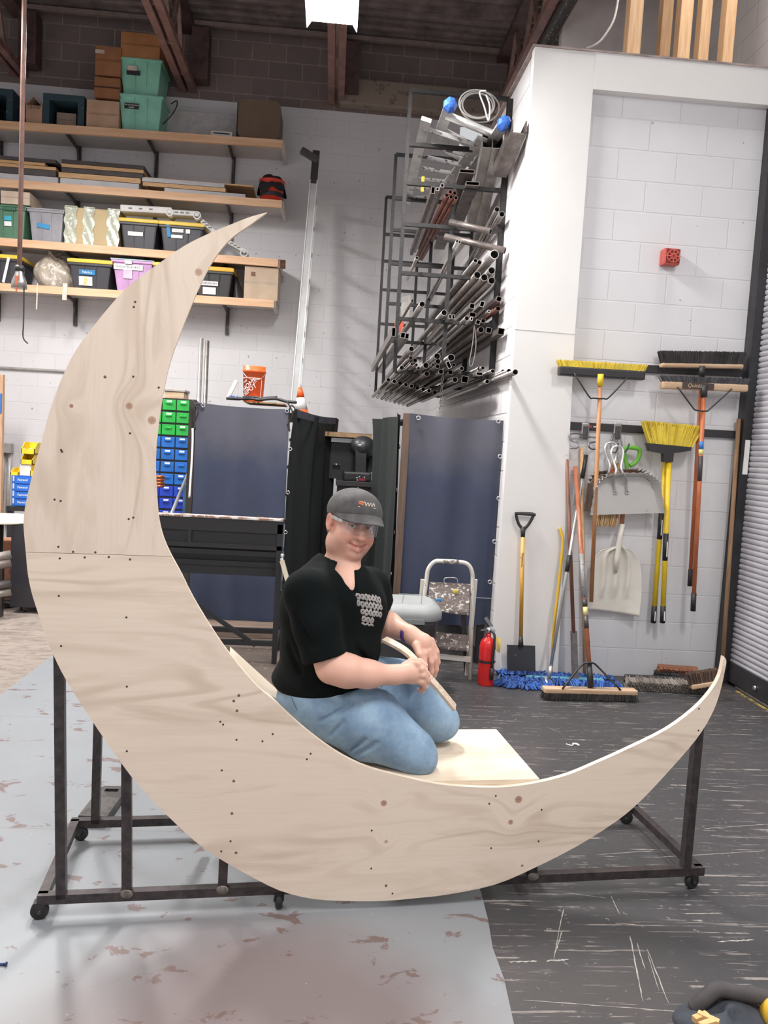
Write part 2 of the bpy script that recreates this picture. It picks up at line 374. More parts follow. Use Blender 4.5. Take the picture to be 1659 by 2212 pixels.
# steel joists, bearing on the back wall
M_brown = mat((138, 102, 94), .6, .1, .25, 7); M_brownd = mat((86, 66, 63), .65, .1, .3, 7)
for i, (px, py, lab) in enumerate(((40, 205, 'brown steel roof joist above the shelf crates by the dark teal crate'), (405, 215, 'brown steel roof joist crossing above the stacked aqua totes'), (725, 240, 'brown steel roof joist whose double chord hangs behind the bright lamp'), (1083, 185, 'brown steel roof joist running toward the top of the white block enclosure'))):
    p = PY(px, py, 10.05); x = p.x; zc = 5.68
    o = thing('steel_joist', lab, 'roof joist', (x, 10.05, zc), 'steel joists under the roof deck')
    for s in (-1, 1):
        c = MB(); c.box((x+s*.058-.038, -1, zc-.035), (x+s*.058+.038, 10.08, zc+.035)); part('bottom_chord', c, M_brown, o)
    c = MB(); c.box((x-.08, -1, 6.3), (x+.08, 10.05, 6.37)); part('top_chord', c, M_brownd, o)
    c = MB(); c.box((x+.06, 9.85, zc+.04), (x+.26, 10.04, 6.3)); part('end_post', c, M_brownd, o)
    for k in range(9):
        y = 9.7-k*.75
        c = MB(); c.bar((x, y, zc), (x, y-.38, 6.32), .04, .04); c.bar((x, y-.38, 6.32), (x, y-.75, zc), .04, .04); part('web_rod', c, mat((140, 112, 100), .6, .1, .2), o)
# long diagonal brace by the right side of the roof
b = MB(); p0 = PY(1178, 95, 6.4); p1 = PY(1232, 0, 5.9); b.tube([p0+Vector((0, .3, -.3)), p0, p1, p1+(p1-p0)*2], .05, 10); solo('vent_duct', b, speck((60, 58, 58), (140, 136, 134), .5, 60, .6, .3), 'black round duct slanting up behind the top of the white enclosure', 'duct')
# right-hand side wall high up, above the enclosure
M_wallU = cmu((206, 200, 198), (170, 165, 164), 0., 'y', rough=.8)
b = MB(); b.box((3.25, 4.2, 4.2), (3.4, 8.9, 6.7)); struct('wall_right_upper', b, M_wallU)
b = MB(); b.box((2.05, 8.0, 4.3), (3.25, 8.1, 6.7)); struct('wall_back_right', b, mat((196, 190, 188), .8, 0, .12, 2))
M_stud = wood((226, 186, 142), (205, 160, 116), 2)
for i, (px, w, yy, lab) in enumerate(((1364, 28, 5.6, 'pale wooden stud standing at the open end of the stud row'), (1432, 22, 6.6, 'pale wooden stud, second of the row above the white enclosure'), (1472, 26, 5.9, 'pale wooden stud in the middle of the row above the enclosure'), (1515, 22, 6.3, 'pale wooden stud, fourth along the row above the enclosure'), (1567, 22, 5.9, 'pale wooden stud nearest the painted side wall above the enclosure'))):
    p = PY(px, 100, yy); hw = w/2*yy/FPX
    b = MB(); b.box((p.x-hw, yy-.05, zt+.03), (p.x+hw, yy+.04, 6.4)); b.box((p.x+hw-.004, yy-.052, zt+.04), (p.x+hw-.002, yy-.05, 6.3), 0)
    solo('wall_stud', b, M_stud, lab, 'stud', 'studs above the enclosure')
# ---- roll-up door in the right wall
XD = 2.915
M_slat = mat((196, 194, 200), .4, .25, .08, 3)
d = thing('door_1', None, None, (XD, 4, 0)); d['kind'] = 'structure'
def slat(u, v):
    z = .17+v*4.4; k = (z/.038) % 1
    return Vector((XD+.012+.007*(2*k-1)**2+.010*(1 if k > .86 else 0), 5.40-u*4.4, z))
b = MB(); b.grid(slat, 1, 116*8, sm=False); part('slat_curtain', b, M_slat, d)
b = MB(); b.box((XD-.005, 1, .03), (XD+.05, 5.38, .17)); part('bottom_bar', b, mat((70, 68, 70), .4, .6, .2), d)
for y in (5.0, 4.75, 4.4, 4.1, 3.8):
    b = MB(); b.lathe([(.018, 0), (.018, .008), (.012, .016)], (XD-.005, y, .09), (-1, 0, 0), 10); part('bolt', b, M_chrome, d)
b = MB(); b.box((XD-.05, 5.385, 0), (XD+.02, 5.41, tr.z)); b.box((XD-.05, 5.40, 0), (XD-.03, 5.48, tr.z)); part('jamb', b, M_black, d)
b = MB(); b.box((XD-.03, 5.380, 1.50), (XD+.005, 5.385, 1.74)); part('warning_sticker', b, M_label, d)
b = MB(); b.box((XD+.02, 1, 0), (XD+.3, 5.3, .012)); part('threshold', b, mat((168, 160, 152), .8, 0, .3, 20), d)
b = MB(); b.box((XD-.03, 1, 0), (XD-.012, 5.2, .006)); part('yellow_stripe', b, speck((190, 160, 70), (90, 80, 60), .7, 30, .5), d)
b = MB(); b.box((XD+.08, -4, 0), (XD+.3, 5.5, 4.3)); struct('wall_door_side', b, M_wallR)
# ------------------------------------------------------------------ LIGHT
def area(name, loc, sx, sy, e, c=(1, .985, .96), rot=(0, 0, 0)):
    l = bpy.data.lights.new(name, 'AREA'); l.shape = 'RECTANGLE'; l.size = sx; l.size_y = sy; l.energy = e; l.color = c
    o = bpy.data.objects.new(name, l); COL.objects.link(o); o.location = loc; o.rotation_euler = rot; return o
lx, ly, lz = -.13, 4.95, 4.33
o = thing('high_bay_lamp', 'bright white high bay lamp glowing under the dark roof', 'lamp', (lx, ly, lz))
b = MB(); b.box((lx-.13, ly-.62, lz), (lx+.13, ly+.6, lz+.02)); part('diffuser', b, emis((1, .99, 1, 1), 14), o)
M_refl = emis((1, .98, 1, 1), 5)
for s in (-1, 1):
    b = MB(); b.prism([(lx+s*.13, ly-.64, lz+.02), (lx+s*.165, ly-.64, lz-.035), (lx+s*.168, ly-.64, lz-.03), (lx+s*.15, ly-.64, lz+.2), (lx+s*.13, ly-.64, lz+.2)], (0, 1.26, 0)); part('reflector', b, M_refl, o)
b = MB(); b.box((lx-.15, ly-.62, lz+.2), (lx+.15, ly+.6, lz+.24)); b.box((lx-.13, ly+.58, lz+.02), (lx+.13, ly+.6, lz+.2)); part('housing', b, M_refl, o)
for s in (-1, 1):
    b = MB(); b.tube([(lx, ly+s*.5, lz+.24), (lx, ly+s*.5, 5.64)], .006, 6); part('hanger', b, M_dsteel, o)
area('bay_and_fill_light', (lx, ly, lz-.06), .3, 1.2, 120)
for i, (x, y, e) in enumerate(((-3.3, 5.6, 150), (-.1, .2, 70), (2.1, 1.2, 95), (-3.6, .4, 60), (-2.6, 7.0, 130), (.3, -3, 60))):  # unseen overhead fill lamps, added to brighten the room and the shelves
    area('bay_and_fill_light', (x, y, 4.6), .35, 1.2, e)
area('bay_and_fill_light', (2.3, 4.9, 6.1), .35, 1.2, 45)
w = bpy.data.worlds.new('world'); SC.world = w; w.use_nodes = True
bg = w.node_tree.nodes['Background']; bg.inputs[0].default_value = (.95, .97, 1, 1); bg.inputs[1].default_value = .5
SC.view_settings.view_transform = 'Standard'; SC.view_settings.look = 'None'; SC.view_settings.exposure = .34; SC.view_settings.gamma = 1.05
# ------------------------------------------------------------------ MOON ON ITS ROLLING FRAME
MA = Vector((-.83, 2.43, 0)); _d = Vector((2.21, .24, 0)).normalized(); _n = Vector((-_d.y, _d.x, 0)); MANG = atan2(.24, 2.21)
def MP(s, off, z): return MA+_d*s+_n*off+Vector((0, 0, z))
def MQ(x, y, off=0.):
    k = ray(x, y); q = MA+_n*off; t = (q-CAM).dot(_n)/k.dot(_n); return CAM+k*t
def ms(p): q = p-MA; return q.dot(_d), p.z
outer = [(577,458.6),(545,467),(513,479),(450,505),(398,531),(346,567),(294,604),(255,641),(215,688),(187,724),(163,758),(143,796),(127,833),(107,889),(91,948),(74,1010),(60,1066),(52,1110),(51,1140),(55.7,1193),(60,1239),(68,1279),(80,1318),(95.5,1366),(115,1414),(144,1471),(201,1560),(229,1601),(281,1674),(330,1730),(371,1771),(421,1817),(472,1853.5),(536,1890),(605,1924),(678,1942),(760,1946.5),(830,1946),(900,1940),(969,1932),(1069,1911),(1156,1874),(1248,1827),(1330,1775),(1385,1729),(1449,1661),(1504,1597),(1536,1546),(1554,1500.6),(1565.7,1450),(1569,1427.5),(1564,1418)]
inner = [(1562,1428),(1555,1459.5),(1535,1494),(1499,1532.7),(1440,1576),(1358,1617),(1289,1648),(1229,1673),(1165,1690),(1092,1700),(1019,1700),(946,1694),(880,1680),(801,1660),(741,1633),(690,1599),(650,1567),(620,1540),(590,1511),(553,1480),(497,1414),(458,1358),(418,1292),(390,1236),(370,1199.5),(354,1163.7),(344,1126),(339,1080),(336,1024),(336,984.6),(340,937),(348,875),(358,821.5),(370,774),(392,714),(410,668),(430,621),(454,573),(478,538),(505,510),(537,488),(560,471)]
KN = [(279,877,.012,.9),(328,908,.014,.9),(829,1735,.012,1.),(1120,1727,.015,1.),(1103,1776,.010,1.),(429,588,.013,.8),(154,877,.007,1.1),(834,1818,.007,.8),(1128,1870,.006,1.1)]
def plywood(name, vert=False, c=(227, 208, 190), c2=(190, 168, 148), knots=True, flat=False):
    t = NT(name); tc = t.n('ShaderNodeTexCoord'); mp = t.n('ShaderNodeMapping'); mp.inputs[2].default_value = (0, 0, -MANG); t.l(tc.outputs['Object'], mp.inputs[0]); v0 = mp.outputs[0]
    sp = t.sep(v0)
    add = None; kf = None
    if knots:
        for kx, ky, r, dk in KN:
            s, z = ms(MQ(kx, ky)); cb = t.n('ShaderNodeCombineXYZ'); t.l(sp[0], cb.inputs[0]); t.l(sp[2], cb.inputs[2])
            vm = t.n('ShaderNodeVectorMath'); vm.operation = 'DISTANCE'; t.l(cb.outputs[0], vm.inputs[0]); vm.inputs[1].default_value = (s, 0, z); dd = vm.outputs['Value']
            k1 = t.ramp(t.math('DIVIDE', dd, r), [(.0, (1, 1, 1, 1)), (.75, (.75, .75, .75, 1)), (1., (0, 0, 0, 1))]); k1 = t.math('MULTIPLY', k1, dk)
            kf = k1 if kf is None else t.math('MAXIMUM', kf, k1)
            e = t.math('MULTIPLY', t.math('EXPONENT', t.math('MULTIPLY', t.math('POWER', t.math('DIVIDE', dd, r*4.5), 2.), -1.)), .05)
            add = e if add is None else t.math('ADD', add, e)
    cb = t.n('ShaderNodeCombineXYZ')
    a, b = (sp[0], sp[2]) if not flat else (sp[0], sp[1])
    if vert: a, b = b, a
    if add is not None: b = t.math('ADD', b, add)
    t.l(a, cb.inputs[0]); t.l(b, cb.inputs[1])
    m2 = t.n('ShaderNodeMapping'); m2.inputs[3].default_value = (.55, 3., 1); m2.inputs[1].default_value = (2.3, .4, 0); t.l(cb.outputs[0], m2.inputs[0])
    n = t.noise(m2.outputs[0], 1.3, 2, .5, .35)
    # growth-ring bands of the rotary-cut veneer
    band = t.math('SINE', t.math('MULTIPLY', n, 62.))
    bd = t.ramp(t.math('ADD', t.math('MULTIPLY', band, .5), .5), [(.55, (0, 0, 0, 1)), (.98, (1, 1, 1, 1))])
    pres = t.ramp(t.noise(m2.outputs[0], 2.1, 2), [(.42, (0, 0, 0, 1)), (.62, (1, 1, 1, 1))])
    m3 = t.n('ShaderNodeMapping'); m3.inputs[3].default_value = (1.5, 34., 1); t.l(cb.outputs[0], m3.inputs[0])
    fine = t.noise(m3.outputs[0], 3, 4, .7)
    col = t.mix(t.noise(m2.outputs[0], .9, 3), c, tuple(int(x*.955) for x in c))
    col = t.mix(t.math('MULTIPLY', t.math('MULTIPLY', bd, pres), .6), col, c2)
    st = t.ramp(t.noise(m2.outputs[0], 2.7, 5, .6, .8), [(.55, (0, 0, 0, 1)), (.72, (1, 1, 1, 1))])
    col = t.mix(t.math('MULTIPLY', st, .62), col, c2)
    col = t.mix(t.math('MULTIPLY', t.ramp(fine, [(.45, (0, 0, 0, 1)), (.75, (1, 1, 1, 1))]), .22), col, c2)
    if kf is not None: col = t.mix(kf, col, t.mix(fine, (176, 128, 96), (120, 84, 66)))
    t.base(col); t.bump(fine, .06, .002); return t.set(.62)
M_plyU = plywood('plywood_upper', True, (225, 206, 189)); M_plyL = plywood('plywood_lower', False)
M_plyT = plywood('plywood_deck', False, (228, 211, 190), (206, 182, 156), False, True); M_edge = wood((234, 216, 196), (218, 196, 172), 0)
moon = thing('moon_prop', 'large crescent moon of pale plywood on a black wheeled steel frame', 'stage prop', MA)
so = [ms(MQ(*p)) for p in outer]; si = [ms(MQ(*p)) for p in inner]
seamz = ms(MQ(200, 1197))[1]
oc = [(v.x, v.y) for v in catmull([(a, b, 0) for a, b in so], 3)]; ic = [(v.x, v.y) for v in catmull([(a, b, 0) for a, b in si], 3)]
TH = .018
def panel(name, poly, m_):
    b = MB(); F = [MP(s, 0, z) for s, z in poly]; Bk = [MP(s, TH, z) for s, z in poly]; n = len(F)
    b.add(F+Bk, [tuple(range(n)), tuple(range(2*n-1, n-1, -1))], 0)
    b.add(F+Bk, [(i, (i+1) % n, n+(i+1) % n, n+i) for i in range(n)], 1)
    return part(name, b, [m_, M_edge], moon)
def clip(L, zc, above):
    out = []
    for i, p in enumerate(L):
        if (p[1] > zc) == above or p[0] > 1:
            if not above or p[0] < 1: out.append(p)
        if i+1 < len(L) and p[0] < 1 and L[i+1][0] < 1 and (p[1] > zc) != (L[i+1][1] > zc):
            t_ = (zc-p[1])/(L[i+1][1]-p[1]); out.append((p[0]+(L[i+1][0]-p[0])*t_, zc))
    return out
up, upi, lo, loi = clip(oc, seamz+.0007, True), clip(ic, seamz+.0007, True), clip(oc, seamz-.0007, False), clip(ic, seamz-.0007, False)
pu = panel('upper_panel', up+upi, M_plyU); pl = panel('lower_panel', lo+loi, M_plyL)
# thin dark joint cleat behind the seam
b = MB(); b.box((-.0, 0, 0), (.3, .02, .12), M=Matrix.Translation(MP(.02, TH, seamz-.06)) @ Matrix.Rotation(MANG, 4, 'Z')); part('joint_cleat', b, mat((84, 70, 60), .8), moon)
scr = [(289,663),(292,652),(227,814),(288,813.5),(343,837),(281,936),(132,972),(134,975.5),(118,1079),(131,1082),(278,1121),(288,1118),(126,1181),(158,1192),(206,1193),
 (129,1206),(183,1204),(235,1203),(281,1208.5),(127,1287),(273,1333.5),(132,1395.5),(274,1483),(516,1502),(505,1514),(512,1535),(482,1565),(476,1559),(589,1585.5),(567,1601),(511,1598),(274,1622.6),(479,1664),(505,1687),(663,1640),(671,1628),(501,1757),(478,1839),(498,1817),(510,1842),(1071,1719),(1057,1736),(1170,1749),(1163.5,1817),(1061,1832),(1510,1531),(1509,1578),(803,1794),(834,1913),(802,1876),(848,1930)]
M_scr = mat((74, 62, 58), .5, .5, .3, 200); M_scr2 = mat((128, 96, 78), .5, .3, .3, 200)
me1 = MB().lathe([(.0032, .0006), (.0032, -.0004), (.0015, -.0007)], (0, 0, 0), _n, 10).mesh('screw', M_scr); me2 = MB().lathe([(.0044, .0006), (.0044, -.0004), (.002, -.0007)], (0, 0, 0), _n, 10).mesh('screw', M_scr2)
for i, q in enumerate(scr):
    p = MQ(*q, -.0004); o = part('screw', me2 if q[0] in (516, 512, 505, 501, 510, 834, 227) else me1, None, pu if i < 15 else pl); o.location = p-MA
# platform and curved seat slope
pz_ = MQ(1060, 1699).z-.002; b = MB(); b.prism([MP(.98, TH+.001, .436-.018), MP(1.625, TH+.001, .436-.018), MP(1.625, .5, .436-.018), MP(.98, .5, .436-.018)], (0, 0, .018))
b.prism([MP(.99, TH+.001, .37), MP(1.62, TH+.001, .37), MP(1.62, .04, .37), MP(.99, .04, .37)], (0, 0, .047)); part('platform', b, M_plyT, moon)
b = MB(); pts = [(.549, .765), (.64, .683), (.736, .598), (.85, .508), (.92, .456), (.98, .4365)]
pts = catmull([(a, c, 0) for a, c in pts], 5); N = len(pts)
def slope(u, v):
    i = min(int(u*(N-1)+.5), N-1); q = pts[i]; w = 1.
    off = TH+.002+(.5-TH)*v
    dz = -.018 if slope.low else 0
    return MP(q.x, off, q.y+dz)
slope.low = False; b.grid(slope, N-1, 8); slope.low = True; b.grid(slope, N-1, 8)
b.add([MP(q.x, .5, q.y-.018*k) for q in pts for k in (0, 1)], [(2*i, 2*i+1, 2*i+3, 2*i+2) for i in range(N-1)]); b.add([MP(pts[0].x, o_, pts[0].y-.018*k) for o_ in (TH+.002, .5) for k in (0, 1)], [(0, 1, 3, 2)])
part('seat_slope', b, M_plyT, moon)
# steel frame
W_ = .03
def rail(name, p, q, w=W_, up=(0, 0, 1)): b = MB(); b.bar(p, q, w, w, up); return part(name, b, M_frame, moon)
M_frame = mat((70, 62, 62), .42, .5, .3, 30, c2=(48, 44, 45))
zb = .068
rail('base_rail', MP(-.015, .04, zb), MP(2.295, .04, zb)); rail('base_rail', MP(-.015, .54, zb), MP(2.295, .54, zb))
rail('base_rail', MP(0, .04, zb), MP(0, .54, zb)); rail('base_rail', MP(2.28, .04, zb), MP(2.28, .54, zb)); rail('base_rail', MP(1.63, .04, zb), MP(1.63, .54, zb))
for s, zt_ in ((.057, .86), (.257, .58), (.559, .36), (1.631, .36), (2.224, .62)):
    rail('post', MP(s, .04, zb), MP(s-(.022 if s < .3 else 0)*(zt_/.8), .04, zt_), W_, _d)
for s, zt_ in ((.073, .95), (1.5, .38)):
    rail('post', MP(s, .54, zb), MP(s, .54, zt_), W_, _d)
for s in (.5, 1.0, 1.6): rail('deck_support', MP(s, .4, zb), MP(s, .4, .42 if s > .7 else .7), W_, _d)
rail('deck_bearer', MP(.98, .25, .405), MP(1.62, .25, .405))
M_weld = mat((128, 118, 112), .45, .6, .4, 60)
for s in (.257, .559, 1.631):
    b = MB(); b.sphere(MP(s, .024, zb+.01), .019, 8, 0, (1.1, .25, .8)); part('weld_patch', b, M_weld, moon)
def caster(s, off, ang):
    c = MP(s, off, .028); ax = Vector((cos(ang), sin(ang), 0)); fw = Vector((-sin(ang), cos(ang), 0))
    b = MB(); b.bar(c+Vector((0, 0, .024))-fw*.0, c+Vector((0, 0, .03)), .03, .036, fw)
    for k in (-1, 1): b.prism([c+ax*k*.013+fw*.016+Vector((0, 0, .028)), c+ax*k*.013-fw*.02+Vector((0, 0, .028)), c+ax*k*.013-fw*.006+Vector((0, 0, -.006)), c+ax*k*.013+fw*.006+Vector((0, 0, -.006))], ax*k*.003)
    o = part('caster', b, M_dsteel, moon)
    b = MB(); b.lathe([(.012, -.011), (.024, -.011), (.028, -.007), (.028, .007), (.024, .011), (.012, .011)], c, ax, 22); part('wheel', b, M_rubber, o)
    b = MB(); b.lathe([(.006, -.0175), (.006, .0175)], c, ax, 8); part('axle', b, M_steel, o)
for s, off, a in ((-.008, .04, 1.75), (.745, .04, .15), (2.255, .04, 1.9), (.02, .54, 1.4), (2.25, .54, 1.2), (1.5, .54, .4)): caster(s, off, a)
# stage weight lying by the back corner of the frame
A, B2, C2, D2 = [PZ(*q, .045) for q in ((147,1777),(222,1779),(300,1706),(219,1697))]
A, B2 = A+Vector((.02, .06, 0)), B2+Vector((.0, .06, 0))
sw = thing('stage_weight', 'grey iron stage weight with a slot handle lying behind the frame corner', 'stage weight', ((A+C2)/2*1.).to_tuple()[:2]+(0,))
u_ = (D2-A); w_ = (B2-A)
def wp(a, b_, z): p = A+u_*b_+w_*a; return Vector((p.x, p.y, z))
b = MB()
o8 = [(0, 0), (1, 0), (1, .93), (.88, 1), (.12, 1), (0, .93)]; hole = [(.25, .8), (.75, .8), (.75, .9), (.25, .9)]
for z in (.004, .045):
    vs = [wp(*p, z) for p in o8+hole]; b.add(vs, [(0, 1, 7, 6), (1, 2, 8, 7), (2, 3, 8), (3, 4, 9, 8), (4, 5, 9), (5, 0, 6, 9)])
for L in (o8, hole):
    n = len(L); b.add([wp(*p, z) for z in (.004, .045) for p in L], [(i, (i+1) % n, n+(i+1) % n, n+i) for i in range(n)])
part('iron_slab', b, speck((92, 86, 84), (60, 56, 56), .45, 12, .5, .4), sw)
b = MB(); b.prism([wp(*p, .005) for p in hole], (0, 0, .003)); part('slot_shade', b, M_hole, sw)  # near-black sheet laid in the slot to stand for its shade
# ------------------------------------------------------------------ PERSON kneeling on the platform
import openvdb
from mathutils.bvhtree import BVHTree
class SDF:
    def __init__(s, lo, hi, h):
        s.lo = np.array(lo, np.float32); s.h = h; s.n = np.ceil((np.array(hi)-s.lo)/h).astype(int)+1
        s.a = np.full(s.n, .2, np.float32)
    def _reg(s, lo, hi, mg):
        i0 = np.clip(np.floor((np.array(lo)-mg-s.lo)/s.h).astype(int), 0, s.n-1); i1 = np.clip(np.ceil((np.array(hi)+mg-s.lo)/s.h).astype(int)+1, 1, s.n)
        ax = [s.lo[k]+s.h*np.arange(i0[k], i1[k], dtype=np.float32) for k in range(3)]
        P = np.stack(np.meshgrid(*ax, indexing='ij'), -1)
        return tuple(slice(a, b) for a, b in zip(i0, i1)), P
    def _put(s, sl, d, k, op):
        A = s.a[sl]
        if op == 'add':
            if k > 0: h = np.maximum(k-np.abs(A-d), 0)/k; r = np.minimum(A, d)-h*h*k*.25
            else: r = np.minimum(A, d)
        else:
            d = -d
            if k > 0: h = np.maximum(k-np.abs(A-d), 0)/k; r = np.maximum(A, d)+h*h*k*.25
            else: r = np.maximum(A, d)
        s.a[sl] = r
    def cap(s, a, b, ra, rb=None, k=.02, op='add', inf=0.):
        rb = ra if rb is None else rb; ra += inf; rb += inf
        a = np.array(a, np.float32); b = np.array(b, np.float32); R = max(ra, rb)
        sl, P = s._reg(np.minimum(a, b)-R, np.maximum(a, b)+R, .02+k)
        ab = b-a; L = max(float(ab@ab), 1e-9); t = np.clip(((P-a)@ab)/L, 0, 1)
        d = np.linalg.norm(P-a-t[..., None]*ab, axis=-1)-(ra+(rb-ra)*t)
        s._put(sl, d, k, op); return s
    def chain(s, pts, rs, k=.02, op='add', inf=0.):
        for i in range(len(pts)-1): s.cap(pts[i], pts[i+1], rs[i], rs[i+1], k, op, inf)
        return s
    def ell(s, c, r, k=.02, M=None, op='add', inf=0.):
        c = np.array(c, np.float32); r = np.array(r, np.float32)+inf; R = float(r.max())
        sl, P = s._reg(c-R, c+R, .02+k); q = P-c
        if M is not None: q = q @ np.array(M, np.float32)   # columns = local axes
        k0 = np.linalg.norm(q/r, axis=-1); k1 = np.linalg.norm(q/(r*r), axis=-1)+1e-9
        s._put(sl, k0*(k0-1)/k1, k, op); return s
    def half(s, p, n, k=0.):
        """keep the side where (x-p).n < 0"""
        n = np.array(n, np.float32); n /= np.linalg.norm(n); sl, P = s._reg(s.lo, s.lo+s.h*s.n, 0)
        d = (P-np.array(p, np.float32))@n; s._put(sl, -d, k, 'sub'); return s
    def mesh(s, smooth=1):
        g = openvdb.FloatGrid(.2); g.copyFromArray(s.a.astype(np.float32)); pts, qd = g.convertToQuads(isovalue=0.)
        pts = pts*s.h+s.lo
        qd = qd[:, ::-1]
        return pts, qd
def sdf_obj(name, sd, mats, parent, smooth=2, label=None):
    pts, qd = sd.mesh(); org = worg(parent)
    me = bpy.data.meshes.new(name); me.from_pydata((pts-np.array(org)).tolist(), [], qd.tolist())
    for q in (mats if isinstance(mats, list) else [mats]): me.materials.append(q)
    bm = bmesh.new(); bm.from_mesh(me)
    for _ in range(smooth): bmesh.ops.smooth_vert(bm, verts=bm.verts[:], factor=.5, use_axis_x=True, use_axis_y=True, use_axis_z=True)
    bmesh.ops.recalc_face_normals(bm, faces=bm.faces[:]); bm.to_mesh(me); bm.free()
    me.polygons.foreach_set('use_smooth', [True]*len(me.polygons)); me.update()
    o = bpy.data.objects.new(name, me); COL.objects.link(o); o.parent = parent
    if label: o['label'] = label
    return o
def world_bvh(o):
    g = worg(o); me = o.data
    return BVHTree.FromPolygons([v.co+g for v in me.vertices], [tuple(p.vertices) for p in me.polygons])
pp = lambda x, y, d: np.array(PY(x, y, d))
# ---- head frame
Fw = Vector((.40, -.905, -.10)).normalized(); Up = Vector((.13, 0, 1)); Up = (Up-Fw*Up.dot(Fw)).normalized(); Lf = Up.cross(Fw).normalized()   # Lf: person's own left
if Lf.x < 0: Lf = -Lf
HO = Vector(PY(783, 1140, 2.775))-Fw*.09
HS = 1.0
def hp(l, f, u): return np.array(HO+Lf*(l*HS)+Fw*(f*HS)+Up*(u*HS))
HM = np.array([list(Lf), list(Fw), list(Up)]).T
LO, HI = (-.24, 2.5, .40), (.66, 3.16, 1.42)
# ---- shared body joints
shN, shF = pp(664, 1280, 2.685), pp(798, 1272, 2.965)
elN, elF = pp(717, 1442, 2.628), pp(806, 1362, 2.985)
wrN, wrF = pp(853, 1458, 2.65), pp(886, 1370, 2.86)
neckb = pp(738, 1222, 2.855)
def torso(sd, inf=0., k=.06):
    sd.ell(pp(722, 1305, 2.855), (.165, .17, .165), k, inf=inf); sd.ell(pp(714, 1395, 2.85), (.182, .185, .15), k, inf=inf)
    sd.ell(pp(700, 1462, 2.85), (.165, .175, .10), k, inf=inf); sd.ell(pp(664, 1312, 2.83), (.095, .13, .115), k, inf=inf)
    sd.cap(shN, shF, .075, .075, k, inf=inf); sd.cap(pp(705, 1258, 2.84), pp(712, 1228, 2.86), .085, .06, k, inf=inf)
    sd.ell(pp(786, 1322, 2.84), (.075, .085, .075), k, inf=inf)
sk = SDF(LO, HI, .0036)
torso(sk, -.026)
sk.ell(pp(752, 1268, 2.83), (.06, .10, .07), .03)
# neck and head
sk.cap(neckb-np.array([.0, .0, .03]), hp(0, -.025, -.07), .064, .060, .03)
sk.cap(hp(0, -.012, -.10), neckb+np.array([.022, -.05, -.035]), .042, .042, .03)
sk.ell(hp(0, -.012, .035), (.077, .097, .088), .02, HM); sk.ell(hp(0, .02, -.03), (.068, .07, .085), .03, HM)
sk.ell(hp(0, .028, -.08), (.058, .056, .042), .025, HM); sk.ell(hp(0, .066, -.104), (.026, .020, .018), .015, HM)
for s in (-1, 1):
    sk.ell(hp(s*.042, .048, -.048), (.030, .032, .030), .025, HM); sk.ell(hp(s*.05, .0, -.078), (.028, .04, .035), .03, HM)
    sk.ell(hp(s*.036, .066, -.036), (.02, .02, .016), .016, HM)
sk.ell(hp(0, .022, -.108), (.043, .043, .024), .02, HM)
sk.cap(hp(-.036, .078, .020), hp(.036, .078, .020), .013, .013, .016)
for s in (-1, 1):
    sk.ell(hp(s*.032, .094, .001), (.019, .017, .013), .010, HM, 'sub')
    sk.cap(hp(s*.016, .081, .009), hp(s*.032, .0855, .0105), .005, .005, .005); sk.cap(hp(s*.032, .0855, .0105), hp(s*.049, .074, .006), .005, .005, .005)
    sk.cap(hp(s*.017, .081, -.008), hp(s*.032, .085, -.0105), .0045, .0045, .005); sk.cap(hp(s*.032, .085, -.0105), hp(s*.049, .074, -.005), .0045, .0045, .005)
sk.chain([hp(0, .084, .010), hp(0, .096, -.014), hp(0, .106, -.034)], [.009, .010, .0125], .012)
sk.ell(hp(0, .107, -.036), (.0145, .013, .0115), .008, HM)
for s in (-1, 1):
    sk.ell(hp(s*.0145, .095, -.039), (.008, .010, .008), .007, HM); sk.ell(hp(s*.007, .104, -.0475), (.0035, .005, .004), .003, HM, 'sub')
# smiling mouth
up_l = [hp(-.035, .068, -.058), hp(-.018, .085, -.0655), hp(0, .091, -.0675), hp(.018, .085, -.0655), hp(.035, .068, -.058)]
lo_l = [hp(-.035, .068, -.059), hp(-.018, .082, -.0795), hp(0, .087, -.0845), hp(.018, .082, -.0795), hp(.035, .068, -.059)]
sk.chain(up_l, [.003, .0052, .0056, .0052, .003], .006); sk.chain(lo_l, [.003, .0058, .0068, .0058, .003], .006)
mid = [hp(-.032, .075, -.0605), hp(-.014, .094, -.0725), hp(.014, .094, -.0725), hp(.032, .075, -.0605)]
sk.chain(mid, [.0015, .0064, .0064, .0015], .002, 'sub')
for s in (-1, 1):
    sk.cap(hp(s*.018, .099, -.044), hp(s*.037, .083, -.064), .0035, .003, .01, 'sub')   # smile folds
    # ears
    sk.ell(hp(s*.083, -.012, -.006), (.010, .020, .032), .008, HM); sk.ell(hp(s*.094, -.008, -.004), (.008, .011, .018), .006, HM, 'sub')
    sk.cap(hp(s*.082, -.004, -.034), hp(s*.08, -.006, -.03), .009, .008, .006)
# arms
sk.chain([shN, pp(690, 1370, 2.645), elN], [.066, .056, .05], .03); sk.chain([elN, pp(750, 1449, 2.622), pp(795, 1456, 2.635), wrN], [.050, .054, .045, .0305], .025)
sk.chain([shF, elF], [.066, .052], .03); sk.chain([elF, pp(838, 1350, 2.95), wrF], [.05, .047, .0295], .025)
